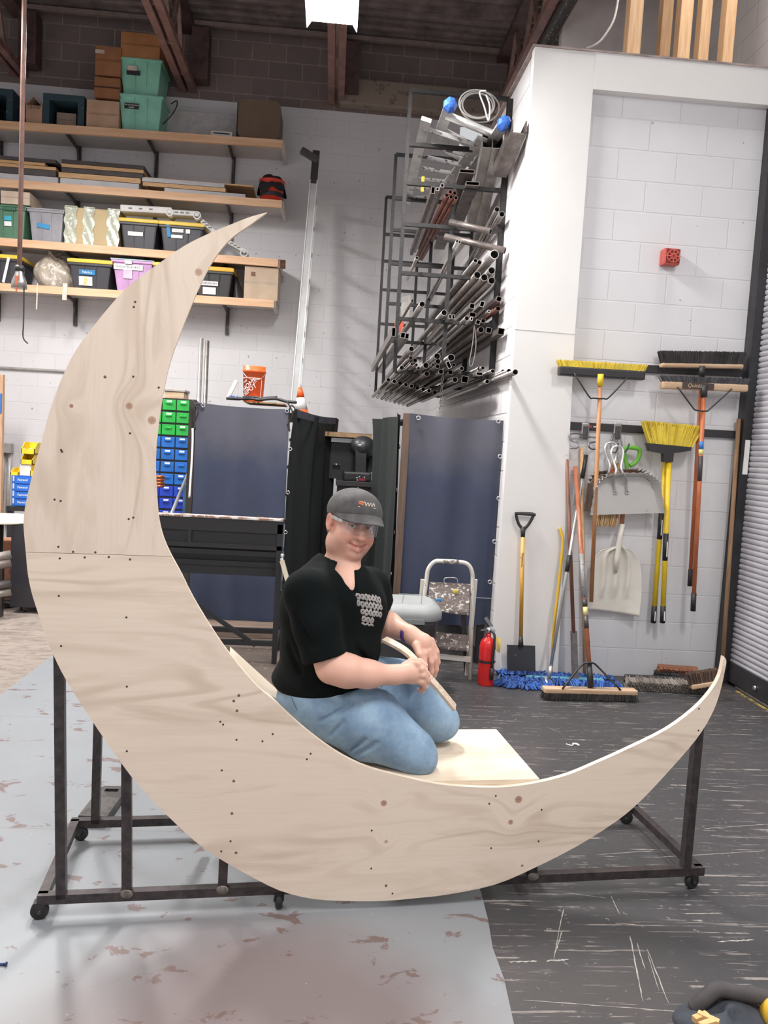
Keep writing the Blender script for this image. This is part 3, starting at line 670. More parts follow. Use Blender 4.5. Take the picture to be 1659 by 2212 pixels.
# near hand (the person's right): fist closed round the strip
hN = pp(884, 1453, 2.665)
sk.cap(wrN, hN, .031, .036, .02); sk.ell(pp(890, 1455, 2.668), (.034, .03, .034), .015)
def finger(pts, rs, k=.006): sk.chain(pts, rs, k)
kn = [(900, 1433, 2.655), (908, 1444, 2.648), (911, 1457, 2.645), (908, 1470, 2.648)]
for i, (x, y, d) in enumerate(kn):
    a = pp(x-12, y+1, d+.012); b = pp(x+3, y+2, d); c = pp(x+17-2*i, y+13, d+.014); e = pp(x+10-2*i, y+22, d+.042); f_ = pp(x-3, y+20, d+.05)
    finger([a, b, c, e, f_], [.0115, .0115, .0105, .0095, .0085])
finger([pp(872, 1440, 2.70), pp(890, 1428, 2.715), pp(908, 1430, 2.71), pp(920, 1438, 2.70)], [.015, .013, .0115, .0095])
# far hand: back of the hand up, fingers draped down over the strip
sk.cap(wrF, pp(912, 1388, 2.83), .029, .036, .02); sk.ell(pp(913, 1393, 2.83), (.036, .030, .034), .015)
for i, (x, y, d) in enumerate([(932, 1384, 2.845), (931, 1396, 2.825), (926, 1406, 2.81), (917, 1412, 2.795)]):
    L = (1.0, 1.08, 1.0, .8)[i]
    a = pp(x-14, y-4, d); b = pp(x, y, d-.004); c = pp(x+11*L-3*i, y+24*L, d-.012); e = pp(x+14*L-4*i, y+46*L, d-.004); f_ = pp(x+10*L-4*i, y+61*L, d+.012)
    finger([a, b, c, e, f_], [.012, .0118, .0105, .0095, .0085])
finger([pp(898, 1394, 2.80), pp(906, 1414, 2.775), pp(913, 1430, 2.77), pp(920, 1444, 2.775)], [.015, .013, .0115, .0095])
sk.half(pp(700, 1440, 2.85), (0, 0, -1)) if False else None
t = NT('skin'); at = t.n('ShaderNodeAttribute'); at.attribute_name = 'tone'; v = t.coord()
t.base(t.mix(t.math('MULTIPLY', t.noise(v, 60, 4), .18), at.outputs['Color'], (208, 150, 130))); t.bump(t.noise(v, 260, 2), .04, .001)
M_skin = t.set(.5, 0, Subsurface_Weight=.12, Subsurface_Scale=.02); t.b.inputs['Subsurface Radius'].default_value = (1, .35, .2)
person = thing('person', 'person in dark cap, black graphic T-shirt and blue jeans kneeling on the wooden moon', 'person', (.15, 2.83, .444))
body = sdf_obj('body', sk, M_skin, person, 2)
# tone painted per vertex: lips, brows, ruddy cheeks and nose, elbow
vc = np.empty(len(body.data.vertices)*3, np.float32); body.data.vertices.foreach_get('co', vc); vc = vc.reshape(-1, 3)+np.array(worg(person))
def lin(c): return np.array(srgb(c)[:3])
tone = np.tile(lin((218, 170, 150)), (len(vc), 1)); loc = (vc-np.array(HO))@HM
hd = (loc[:, 2] > -.13)
tone[hd] = lin((214, 163, 143))
def paint(w, c): global tone; tone = tone*(1-w[:, None])+lin(c)*w[:, None]
g = lambda c, r: np.exp(-(((vc-np.array(c))**2).sum(1))/(r*r))
for s in (-1, 1): paint(.55*g(hp(s*.045, .07, -.035), .026), (214, 128, 112)); paint(.6*g(hp(s*.085, -.01, 0), .03), (212, 128, 110))
paint(.5*g(hp(0, .11, -.036), .018), (210, 128, 112)); paint(.4*g(elN, .045), (206, 130, 112))
def segd(pts):
    d = np.full(len(vc), 9.)
    for a, b in zip(pts, pts[1:]):
        ab = b-a; tt = np.clip(((vc-a)@ab)/(ab@ab), 0, 1); d = np.minimum(d, np.linalg.norm(vc-a-tt[:, None]*ab, axis=1))
    return d
paint(np.clip((.0085-segd(up_l))/.003, 0, 1)*.8, (186, 104, 98)); paint(np.clip((.009-segd(lo_l))/.003, 0, 1)*.8, (190, 106, 100)); paint(np.clip((.0045-segd(mid[1:3]))/.002, 0, 1)*.9, (110, 52, 50))
for s in (-1, 1): paint(np.clip((.008-segd([hp(s*.014, .090, .019), hp(s*.034, .088, .024), hp(s*.052, .076, .018)]))/.003, 0, 1)*.75, (128, 92, 74)); paint(np.clip((.0045-segd([hp(s*.017, .0865, .006), hp(s*.032, .0905, .0075), hp(s*.049, .078, .003)]))/.002, 0, 1)*.8, (96, 66, 58))
ca = body.data.color_attributes.new('tone', 'FLOAT_COLOR', 'POINT'); ca.data.foreach_set('color', np.concatenate([tone, np.ones((len(vc), 1))], 1).astype(np.float32).ravel())
# eyes
M_eye = mat((226, 220, 214), .2, 0, .04)
for s in (-1, 1):
    b = MB(); b.sphere(hp(s*.032, .0715, 0), .0145, 10); e = part('eye', b, M_eye, body)
    b = MB(); ec = Vector(hp(s*.032, .0715, 0)); gz = (Vector((0, 0, CAMH))+Vector((.0, 0, 0))-ec).normalized(); b.lathe([(.0064, .0132), (.005, .0148), (.0001, .0152)], ec, gz, 14, cap=False); part('iris', b, mat((86, 74, 64), .15), e)
    b = MB(); b.lathe([(.003, .0150), (.0001, .0155)], ec, gz, 10, cap=False); part('pupil', b, M_hole, e)
b = MB(); tp = [Vector(hp(-.015, .0805, -.0695)), Vector(hp(0, .086, -.071)), Vector(hp(.015, .0805, -.0695))]; b.tube(catmull(tp, 4), .0035, 8); part('teeth', b, M_label, body)
def onto(sd, p):
    """slide a point along its sight line onto the cloth"""
    q = np.array(p); cdir = q-np.array(CAM); cdir /= np.linalg.norm(cdir); q = q-cdir*.12
    for st in range(150):
        ii = np.round((q-sd.lo)/sd.h).astype(int)
        if (ii >= 0).all() and (ii < sd.n).all() and sd.a[tuple(ii)] < 0: break
        q = q+cdir*.003
    return q
# ---- jeans
jn = SDF(LO, HI, .0045)
jn.ell(pp(684, 1505, 2.84), (.135, .17, .105), .05)
jn.ell(pp(655, 1510, 2.80), (.085, .11, .095), .05)
hipN, hipF, knN, knF = pp(705, 1520, 2.765), pp(752, 1464, 2.93), pp(893, 1622, 2.685), pp(942, 1553, 2.925)
jn.chain([hipN, pp(800, 1555, 2.72), knN], [.112, .105, .078], .05); jn.chain([hipF, pp(866, 1490, 2.93), knF], [.11, .102, .08], .05)
jn.ell(pp(916, 1640, 2.685), (.045, .062, .048), .03); jn.ell(pp(962, 1562, 2.925), (.05, .062, .055), .03)
jn.chain([knN+np.array([.0, 0, -.012]), pp(790, 1600, 2.70), pp(690, 1556, 2.73)], [.062, .066, .055], .02); jn.chain([knF+np.array([0, 0, -.02]), pp(830, 1570, 2.95), pp(720, 1540, 2.94)], [.062, .062, .05], .02)
# cloth folds at the crotch, hip and behind the knee
for a, b2, r in (((752, 1488), (838, 1492), .007), ((740, 1500), (800, 1480), .006), ((690, 1560), (760, 1520), .006), ((770, 1632), (812, 1606), .006), ((750, 1625), (790, 1598), .005), ((860, 1530), (905, 1480), .006), ((845, 1500), (862, 1450), .006), ((715, 1590), (742, 1560), .005)):
    for off in (0,):
        y_ = 2.60 if a[0] < 840 and a[1] > 1485 else 2.83
        p0, p1 = pp(*a, y_), pp(*b2, y_)
        # move the crease onto the cloth
        jn.cap(onto(jn, p0), onto(jn, p1), r*.35, r, .014, 'sub')
t = NT('denim'); v = t.coord(); n1 = t.noise(v, 7, 5, .65); w1 = t.noise(t.coord((90, 90, 240)), 4, 2)
c = t.ramp(n1, [(.3, (96, 122, 150)), (.5, (122, 150, 176)), (.72, (156, 182, 202))]); c = t.mix(t.math('MULTIPLY', w1, .3), c, (90, 112, 140)); t.base(c)
t.bump(t.math('ADD', t.math('MULTIPLY', w1, .3), t.noise(t.coord((1, 1, 1), (0, 0, 0), (0, .6, 0)), 22, 3, .5, 1.)), .25, .006); M_denim = t.set(.8)
jeans = sdf_obj('jeans', jn, M_denim, person, 2)
M_stitch = mat((92, 116, 142), .8, 0, .1)
for nm, L in (('pocket_seam', [(636, 1490), (660, 1489), (690, 1487), (706, 1490), (710, 1497), (694, 1504)]), ('pocket_seam', [(636, 1516), (665, 1513), (700, 1507)]), ('side_seam', [(628, 1500), (640, 1530), (672, 1572)]), ('fly_seam', [(740, 1500), (775, 1490), (812, 1481), (826, 1480)])):
    b = MB(); b.tube(catmull([Vector(onto(jn, pp(*q, 2.66))) for q in L], 4), .0016, 6); part(nm, b, M_stitch, jeans)
# ---- shirt
M_shirt = mat((9, 14, 14), .95, 0, .25, 14, bump=.2, bs=30, Specular_IOR_Level=.15)
sh = SDF(LO, HI, .0042); torso(sh, .002)
sh.ell(pp(686, 1466, 2.84), (.165, .175, .055), .04)
sh.half(pp(700, 1486, 2.85), (.02, 0, -1), .01)
def sleeve(pts, rs, arm, ars, p, n, k):
    q = SDF(LO, HI, .0042); q.chain(pts, rs, .03); q.half(p, n)
    q.chain(arm, ars, .002, 'sub') if arm else None
    A, d = sh.a, q.a; h = np.maximum(k-np.abs(A-d), 0)/k; sh.a = np.minimum(A, d)-h*h*k*.25
hn = pp(703, 1422, 2.64)
dn = pp(712, 1450, 2.632)-pp(690, 1370, 2.652)
sleeve([shN, pp(684, 1350, 2.655), pp(706, 1440, 2.635)], [.080, .078, .078], [hn-dn*.35, hn+dn], [.052, .068], hn, dn, .022)
sleeve([shF, pp(812, 1325, 2.965), pp(835, 1352, 2.95)], [.076, .072, .07], None, None, pp(832, 1340, 2.95), np.array([1., -.2, -.35]), .03)
# V neckline
vb = pp(773, 1284, 2.665)
sh.chain([hp(-.01, -.02, -.09), neckb+np.array([-.008, 0, 0]), neckb+np.array([.0, -.03, -.02])], [.078, .069, .058], .006, 'sub')
v1, v2, v3 = [onto(sh, pp(*q)) for q in ((745, 1228, 2.72), (757, 1254, 2.7), (770, 1285, 2.68))]; sh.chain([v1, v2, v3], [.036, .024, .006], .004, 'sub')
for a, b2, d, r in (((640, 1330), (672, 1392), 2.57, .008), ((625, 1400), (648, 1450), 2.62, .008), ((770, 1400), (800, 1440), 2.60, .008)):
    sh.cap(onto(sh, pp(*a, d)), onto(sh, pp(*b2, d)), r*.6, r*.8, .02, 'sub')
shirt = sdf_obj('shirt', sh, M_shirt, person, 5)
# neck band of the shirt, and blurred grey script print on the chest
sb = world_bvh(shirt)
def decal(bv, org, ux, uy, nrm, strokes, r, name, m_, parent, lift=.0008, n=6):
    b = MB(); nrm = nrm.normalized()
    for st in strokes:
        pts = []
        for a, c in st:
            p = org+ux*a+uy*c; h = bv.ray_cast(p+nrm*.15, -nrm, .4)
            if h[0] is not None: pts.append(h[0]+h[1]*lift)
        if len(pts) > 1: b.tube(catmull(pts, 3), r, n)
    return part(name, b, m_, parent) if b.v else None
cn = Vector((.55, -.83, .1)).normalized(); cx = Vector((0, 0, 1)).cross(cn).normalized()
if cx.x < 0: cx = -cx
cx = (cx+Vector((0, 0, -.12))).normalized(); cy = (Vector((0, 0, 1))-cn*cn.z).normalized()
M_print = mat((150, 143, 140), .8, 0, .15)
rows = []
rr = random.Random(5)
for j, (x0, x1, y0, a) in enumerate(((-.060, .058, .050, .013), (-.062, .060, .024, .013), (-.046, .054, -.002, .013), (-.04, .012, -.028, .012))):
    k = int((x1-x0)/.0165)
    for i in range(k):
        xx = x0+(i+.5)*(x1-x0)/k
        an = rr.random()*6; rows.append([(xx+.0095*cos(an+q*1.9)*(.5+.5*rr.random()), y0+a*sin(an+q*1.9)*(.5+.5*rr.random())-.1*xx) for q in range(7)])
    rows.append([(x0+(x1-x0)*q/14, y0-1.35*a+.002*sin(q*1.2)-.1*(x0+(x1-x0)*q/14)) for q in range(15)]) if j == 3 else None
decal(sb, Vector(PY(795, 1322, 2.75)), cx, cy, cn, rows, .0052, 'chest_print', M_print, shirt, lift=-.0034)
# ---- cap
M_cap = mat((84, 82, 82), .85, 0, .2, 30, bump=.15, bs=200)
cp = SDF(HO-Vector((.16, .16, .16)), HO+Vector((.16, .16, .20)), .0032)
cp.ell(hp(.009, -.012, .038), (.099, .113, .086), 0, HM)
cp.ell(hp(0, .055, .075), (.055, .04, .045), .03, HM)
cp.half(hp(0, .08, .040), np.array(-Up)+np.array(Fw)*.24)
cp.ell(hp(.009, -.012, .020), (.093, .107, .085), 0, HM, 'sub')
cap_o = sdf_obj('cap', cp, M_cap, person, 2)
def brim(th):
    def fn(u, v):
        a = (u-.5)*2; l = a*.097; f0 = -.012+.110*sqrt(max(0, 1-(l/.101)**2)); ln = .068*max(0, 1-abs(a)**2.2)
        f = f0+ln*v-.004; uu = .046+.24*(f0-.085)-(.026+.024*a*a)*v*(ln/.068)**.7-.006*a*a+th; l += .009
        return Vector(hp(l, f, uu))
    return fn
b = MB(); b.grid(brim(0), 28, 10); b.grid(brim(.004), 28, 10); g0, g1 = brim(0), brim(.004)
b.add([v for i in range(29) for v in (g0(i/28, 1), g1(i/28, 1))], [(2*i, 2*i+1, 2*i+3, 2*i+2) for i in range(28)], 0, True); part('brim', b, M_cap, cap_o)
b = MB(); b.sphere(hp(.004, -.014, .1235), .006, 6, 0, (1, 1, .6)); part('top_button', b, M_cap, cap_o)
cb_ = world_bvh(cap_o); co_ = Vector(hp(0, .09, .085))
decal(cb_, co_, Lf, Up, Fw, [[(-.034, .0), (-.026, .004), (-.016, .001)], [(-.034, -.003), (-.02, -.003)]], .0035, 'orange_logo_mark', mat((206, 120, 84), .8), cap_o)
decal(cb_, co_, Lf, Up, Fw, [[(-.034+.012*i, -.009+.001*(i % 2)), (-.026+.012*i, .006), (-.022+.012*i, -.006)] for i in range(1, 5)]+[[(-.034, -.0125), (.03, -.0105)]], .0017, 'pale_logo_lettering', mat((208, 198, 186), .8), cap_o)
# hair under the cap
hr = SDF(HO-Vector((.15, .15, .15)), HO+Vector((.15, .15, .12)), .0036)
hr.ell(hp(0, -.022, .01), (.081, .096, .082), .0, HM); hr.ell(hp(0, -.055, -.04), (.062, .052, .05), .02, HM)
hr.half(hp(0, -.012, 0), np.array(Fw)); hr.half(hp(0, 0, .05), np.array(Up)); hr.ell(hp(0, .0, -.03), (.07, .06, .08), .01, HM, 'sub')
sdf_obj('hair', hr, wood((120, 92, 74), (88, 66, 54), 2, .8, 8, 30), person, 1)
# clear safety glasses
M_gl = glass((.96, .97, .97, 1), .10)
gl = MB()
def lens(u, v):
    a = (u-.5)*2; l = a*.073; f = .104-.034*abs(a)**2.2-.006*(1-min(1, abs(a)*6)); uu = .020-.050*v-(.012*v if abs(a) < .12 else 0)*-1
    if v > .5 and abs(a) < .2: uu += .02*(v-.5)*2*(1-abs(a)/.2)
    return Vector(hp(l, f, uu))
gl.grid(lens, 28, 8); go = part('safety_glasses', gl, M_gl, person)
b = MB(); b.tube([lens(i/28, 0)+Fw*.001 for i in range(29)], .0018, 6); part('top_rim', b, glass((.8, .82, .84, 1), .35), go)
for s in (-1, 1):
    b = MB(); b.bar(hp(s*.073, .071, .012), hp(s*.084, .0, .012), .004, .012); part('temple_arm', b, glass((.85, .86, .88, 1), .3), go)
# wristband, shoes
b = MB(); ax = Vector(wrF-elF).normalized(); b.lathe([(.033, -.01), (.0345, -.008), (.0345, .008), (.033, .01)], Vector(wrF)-ax*.012, ax, 24); part('wristband', b, mat((88, 62, 128), .5), person)
for px_, py_, d, nm in ((668, 1545, 2.735, 0), (702, 1532, 2.945, 1)):
    s2 = SDF(pp(px_, py_, d)-.16, pp(px_, py_, d)+.16, .006); s2.cap(pp(px_+14, py_+8, d), pp(px_-18, py_-8, d), .045, .04, .02); sdf_obj('shoe', s2, mat((50, 46, 46), .7), person, 1)
# pale curved strip of wood held in both hands
def strip_pts(): return catmull([PY(830, 1381, 2.80), PY(856, 1394, 2.77), PY(880, 1410, 2.74), PY(902, 1433, 2.715), PY(924, 1461, 2.70), PY(950, 1490, 2.72), PY(982, 1529, 2.75)], 5)
b = MB(); sp_ = strip_pts(); nn = Vector((.5, -.6, .6)).normalized()
for i in range(len(sp_)-1): pass
vs = []; W2 = Vector((.35, .85, .25)).normalized()*.016
for i, p in enumerate(sp_):
    d = (sp_[min(i+1, len(sp_)-1)]-sp_[max(i-1, 0)]).normalized(); w2 = (W2-d*W2.dot(d)); h2 = d.cross(w2).normalized()*.0055
    vs += [p-w2-h2, p+w2-h2, p+w2+h2, p-w2+h2]
fs = [(0, 1, 2, 3)]+[tuple(len(vs)-4+k for k in (3, 2, 1, 0))]
for i in range(len(sp_)-1):
    for k in range(4): fs.append((4*i+k, 4*i+(k+1) % 4, 4*i+4+(k+1) % 4, 4*i+4+k))
b.add(vs, fs); solo('wood_strip', b, wood((222, 206, 186), (190, 166, 142), 0), 'pale curved strip of wood held in both hands of the kneeling person', 'wood strip')
# ------------------------------------------------------------------ WALL SHELVES AND WHAT STANDS ON THEM
YS = 9.5
BT, YL = (56, 54, 60), (236, 198, 66)
SZ = [((-3.863, 4.931), (-.719, 4.979)), ((-3.853, 4.300), (-.698, 4.306)), ((-3.842, 3.653), (-.710, 3.639)), ((-3.834, 3.150), (-.737, 3.172))]
def zs(i, x): (xa, za), (xb, zb_) = SZ[i]; return za+(zb_-za)*(x-xa)/(xb-xa)
M_under = mat((196, 190, 186), .7, 0, .06, 3)
M_lip = wood((228, 186, 150), (212, 166, 128), 0, .65, 2, 10)
for i, lab in enumerate(('long white wall shelf with pine edge, topmost, carrying boxes and aqua totes', 'long white wall shelf with pine edge carrying stacked flat panels and a red bucket', 'long white wall shelf with pine edge carrying the wrapped bundle and grey tote', 'long white wall shelf with pine edge, lowest, carrying the lilac tote')):
    (xa, _), (xb, _) = SZ[i]; xl = -4.6; o = thing('wall_shelf', lab, 'shelf', ((xl+xb)/2, 9.8, zs(i, (xl+xb)/2)), 'pine-edged shelves on the back wall')
    b = MB(); b.prism([(xl, YS+.04, zs(i, xl)-.03), (xb+.02, YS+.04, zs(i, xb)-.03), (xb+.02, YS+.04, zs(i, xb)-.002), (xl, YS+.04, zs(i, xl)-.002)], (0, .56, 0)); part('shelf_board', b, M_under, o)
    b = MB(); b.prism([(xl, YS, zs(i, xl)-.085), (xb, YS, zs(i, xb)-.085), (xb, YS, zs(i, xb)), (xl, YS, zs(i, xl))], (0, .04, 0)); part('front_edge', b, M_lip, o)
    b = MB(); b.box((xb-.02, YS+.04, zs(i, xb)-.085), (xb+.02, 10.09, zs(i, xb)-.03)); part('end_cleat', b, M_under, o)
    for bx in (-4.08, -3.17, -2.26, -1.34):
        z = zs(i, bx); b = MB(); b.bar((bx, YS+.05, z-.05), (bx, 10.07, z-.075), .03, .03); b.bar((bx, 10.0, z-.08), (bx, 10.075, z-.25), .02, .02); b.box((bx-.02, 10.06, z-.36), (bx+.02, 10.095, z-.03)); part('bracket', b, M_steel, o)
def fit(box, i=None, yf=YS+.05, zb=None):
    x0, y0, x1, y1 = box; xc = (x0+x1)/2
    X0, X1 = PY(x0, y1, yf).x, PY(x1, y1, yf).x; h = PY(xc, y0, yf).z-PY(xc, y1, yf).z
    if zb is None: zb = zs(i, (X0+X1)/2)+.001
    return X0, X1, zb, zb+h
def tote(box, i, depth, col, lidc, label, lid_h=.035, group=None, taper=.84, yf=YS+.05, zb=None, lip=.02, lidname='lid'):
    if lidc == YL: lid_h = .05
    X0, X1, z0, z1 = fit(box, i, yf, zb); xc = (X0+X1)/2; yc = yf+depth/2
    o = thing('storage_tote', label, 'storage tote', (xc, yc, z0), group)
    zt = z1-lid_h; b = MB(); M_ = mat(col, .45, 0, .1, 5); b.box((X0+lip, yf+lip, z0), (X1-lip, yf+depth-lip, zt), 0, .02, taper=taper)
    w = (X1-X0); body = part('tub', b, M_, o)
    b = MB(); b.box((X0+.006, yf+.006, zt-.03), (X1-.006, yf+depth-.006, zt), 0, .008)
    part('rim', b, M_, o)
    for s in (.36, .64):   # stiffening ribs on the end wall
        x = X0+w*s; xb_ = xc+(x-xc)*taper
        b = MB(); b.bar((x, yf+lip-.002, zt-.03), (xb_, yf+lip+(1-taper)*depth*.5-.004, z0+.04), .016, .012); part('rib', b, M_, o)
    if lidc:
        b = MB(); b.box((X0, yf, zt), (X1, yf+depth, z1-.008), 0, .012); b.box((X0+.03, yf+.03, z1-.012), (X1-.03, yf+depth-.03, z1), 0, .006); part(lidname, b, mat(lidc, .45, 0, .08, 5), o)
    o['_front'] = yf+lip
    return o, (X0, X1, z0, zt, yf+lip, taper, depth)
def on_front(g, px, py, w, h, M_, parent, name='label', txt=None, tc=None, rot=0., ts=.6):
    """a flat sticker on the (leaning) end wall of a tote"""
    X0, X1, z0, zt, yf, tp, dp = g
    p = PY(px, py, yf); t = max(0, min(1, (zt-p.z)/(zt-z0))); y = yf+(1-tp)*(dp-.04)*.5*t-.014
    p = PY(px, py, y); ln = (1-tp)*(dp-.04)*.5/(zt-z0)
    zv = Vector((0, -ln, 1)).normalized(); R_ = Matrix.Rotation(rot, 4, 'Y')
    M = frame_at(p, R_ @ Vector((1, 0, 0)), R_ @ zv); b = MB(); b.box((-w/2, -h/2, -.001), (w/2, h/2, .001), M=M); q = part(name, b, M_, parent)
    if txt: M2 = M.copy(); M2.translation = p+M.col[2].to_3d()*.0015; part('lettering', text_mesh(txt, h*ts, M2, .0003), tc or M_ink, q)
    return q
def carton(box, i, depth, label, col=(190, 150, 112), yf=YS+.05, zb=None, flaps=False, tape=None, group=None):
    X0, X1, z0, z1 = fit(box, i, yf, zb); xc = (X0+X1)/2
    o = thing('cardboard_box', label, 'cardboard box', (xc, yf+depth/2, z0), group); b = MB()
    if not flaps: b.box((X0, yf, z0), (X1, yf+depth, z1), 0, .004)
    else:
        t_ = .006; b.box((X0, yf, z0), (X1, yf+t_, z1)); b.box((X0, yf+depth-t_, z0), (X1, yf+depth, z1)); b.box((X0, yf, z0), (X0+t_, yf+depth, z1)); b.box((X1-t_, yf, z0), (X1, yf+depth, z1)); b.box((X0, yf, z0), (X1, yf+depth, z0+t_))
    M_ = mat(col, .85, 0, .1, 4); part('carton', b, M_, o)
    if flaps:
        w = X1-X0
        for s in (-1, 1):
            e = X0 if s < 0 else X1; b = MB(); b.prism([(e, yf, z1), (e, yf+depth, z1), (e-s*w*.42, yf+depth, z1+.09), (e-s*w*.42, yf, z1+.09)], (0, 0, .005)); part('flap', b, M_, o)
    else:
        b = MB(); b.box(((X0+X1)/2-.001, yf-.001, z0+.002), ((X0+X1)/2+.001, yf, z1-.002)) if False else b.box((X0, yf-.0012, z0+(z1-z0)*.48), (X1, yf-.0002, z0+(z1-z0)*.56)); part('tape', b, mat(tape or tuple(int(c*.9) for c in col), .4), o)
    return o, (X0, X1, z0, z1, yf, 1., depth)
# --- top shelf
o, g = carton((55, 222, 92, 263), 0, .3, 'small open cardboard box with raised flaps beside the dark teal crate', (178, 142, 118), flaps=True)
letter('ULINE', .05, PY(74, 232, g[4]-.003), mat((96, 70, 60), .8), o)
def cubby(box, label, col, yf=YS+.05, depth=.45, i=0):
    X0, X1, z0, z1 = fit(box, i, yf); t_ = .07; o = thing('open_crate', label, 'crate', ((X0+X1)/2, yf+depth/2, z0)); M_ = speck(col, (108, 150, 162), .7, 30, .66)
    for nm, lo_, hi_ in (('side_board', (X0, yf, z0), (X0+t_, yf+depth, z1)), ('side_board', (X1-t_, yf, z0), (X1, yf+depth, z1)), ('top_board', (X0+t_, yf, z1-t_), (X1-t_, yf+depth, z1)), ('back_board', (X0+t_, yf+depth-.02, z0+.02), (X1-t_, yf+depth, z1-t_)), ('bottom_board', (X0+t_, yf, z0), (X1-t_, yf+depth, z0+.02))):
        b = MB(); b.box(lo_, hi_); part(nm, b, M_, o)
    return o
cubby((92, 198, 181, 267), 'dark teal wooden crate with an open front on the top shelf', (44, 70, 80))
cubby((-40, 186, 27, 259), 'dark teal crate standing at the far end of the top shelf', (38, 62, 74))
carton((122, 233, 164, 265), 0, .2, 'pale cardboard box sitting inside the open teal crate', (156, 136, 122), yf=YS+.14, zb=zs(0, -3.3)+.022)
carton((186, 210, 256, 272), 0, .45, 'wide tan cardboard box under the tall brown boxes', (194, 158, 132))
o, g = carton((203, 168, 258, 212), 0, .42, 'brown cardboard box, middle of the stack beside the aqua totes', (150, 100, 66), zb=zs(0, -3)+.348, tape=(70, 50, 44))
o, g = carton((205, 106, 260, 168), 0, .42, 'tall brown cardboard box with a white sticker, on top of its stack', (156, 104, 70), zb=zs(0, -3)+.595)
b = MB(); p = PY(216, 111, g[4]); b.box((p.x-.05, g[4]-.002, p.z-.02), (p.x+.05, g[4], p.z+.02)); part('sticker', b, mat((206, 190, 176), .7), o)
A_ = (142, 206, 184)
o1, g1 = tote((249, 197, 352, 278), 0, .5, A_, None, 'aqua plastic tote with a black tape label, lower of two stacked', 0.0, taper=.82)
on_front(g1, 284, 229, .16, .06, M_ink, o1, 'tape_label', "Set of Summer\nSmalls", M_label, ts=.42)
o2, g2 = tote((251, 121, 350, 199), 0, .5, (134, 198, 174), None, 'aqua plastic tote, upper of two stacked, with a torn label', 0.0, zb=g1[3]+.003, taper=.82)
on_front(g2, 288, 157, .15, .05, M_ink, o2, 'tape_label'); on_front(g2, 286, 147, .10, .05, mat((206, 196, 182), .8), o2, 'torn_label')
carton((260, 66, 345, 121), 0, .45, 'brown cardboard box on top of the upper aqua tote', (176, 120, 76), yf=YS+.07, zb=g2[3]+.003)
X0, X1, z0, z1 = fit((352, 215, 512, 292), 0, 9.95); b = MB(); b.box((X0, 9.95, z0), (X1, 9.99, z1)); solo('foam_board', b, mat((196, 192, 190), .7), 'wide white board leaning on the wall behind the top shelf', 'board')
X0, X1, z0, z1 = fit((40, 195, 95, 258), 0, 9.95); b = MB(); b.box((X0, 9.95, z0), (X1, 9.99, z1)); solo('foam_board', b, mat((170, 164, 162), .8), 'grey white board behind the small open cardboard box', 'board')
b = MB(); p = PY(352, 265, 9.8); b.tube(catmull([PY(352, 268, 9.75), PY(366, 254, 9.7), PY(380, 234, 9.8), PY(382, 218, 9.94), PY(370, 224, 9.94)], 6), .007, 6); solo('cable', b, mat((70, 58, 52), .7), 'thin dark cable looped on the top shelf beside the aqua totes', 'cable')
X0, X1, z0, z1 = fit((455, 273, 502, 290), 0, 9.6); o = thing('plastic_device', 'small white plastic box with a dark slot near the brown panel', 'device', ((X0+X1)/2, 9.65, z0)); b = MB(); b.box((X0, 9.6, z0), (X1, 9.72, z1), 0, .01); part('case', b, M_white, o); b = MB(); b.box((X0+.03, 9.597, z1-.035), (X1-.03, 9.6, z1-.022)); part('slot', b, M_ink, o)
X0, X1, z0, z1 = fit((512, 213, 604, 298), 0, 9.53)
o = thing('stained_drum', 'brown paint-splashed drum with a rounded end on the top shelf', 'drum', ((X0+X1)/2, 9.75, z0)); M_ = speck((118, 100, 82), (206, 198, 188), .8, 26, .73, c3=(86, 70, 58))
pr_ = []
for k in range(24):
    a = 2*pi*k/24; c_, s_ = cos(a), sin(a); pr_.append(((X0+X1)/2+(X1-X0)/2*math.copysign(abs(c_)**.28, c_), 9.53, (z0+z1)/2+(z1-z0)/2*math.copysign(abs(s_)**.28, s_)))
b = MB(); b.prism(pr_, (0, .42, 0)); part('shell', b, M_, o); b = MB(); b.box((X0-.02, 9.6, z0), (X0, 9.93, z1-.02)); part('side_plate', b, M_ink, o)
# --- second shelf: stacked flats
M_dk = mat((82, 76, 76), .7, 0, .15, 6); M_wd = wood((222, 180, 132), (190, 146, 100), 0); M_wh = speck((214, 212, 214), (182, 180, 186), .6, 12, .6)
def slab(x0, x1, h0, h1, yb, m_, lab, dep=.45, yoff=.06):
    X0, X1 = PY(x0, yb, YS+yoff).x, PY(x1, yb, YS+yoff).x; z = zs(1, (X0+X1)/2)+.002
    o = thing('stage_flat', lab, 'flat panel', ((X0+X1)/2, YS+yoff+dep/2, z+h0), 'flat panels stacked on the second shelf'); t_ = .04
    b = MB(); b.box((X0, YS+yoff, z+h0), (X1, YS+yoff+t_, z+h1-.003)); b.box((X0, YS+yoff+dep-t_, z+h0), (X1, YS+yoff+dep, z+h1-.003)); b.box((X1-t_, YS+yoff+t_, z+h0), (X1, YS+yoff+dep-t_, z+h1-.003)); b.box((X0, YS+yoff+t_, z+h0), (X0+t_, YS+yoff+dep-t_, z+h1-.003)); part('frame_rail', b, m_, o)
    b = MB(); b.box((X0+t_, YS+yoff+t_, z+h1-.012), (X1-t_, YS+yoff+dep-t_, z+h1-.002)); part('skin_panel', b, m_, o)
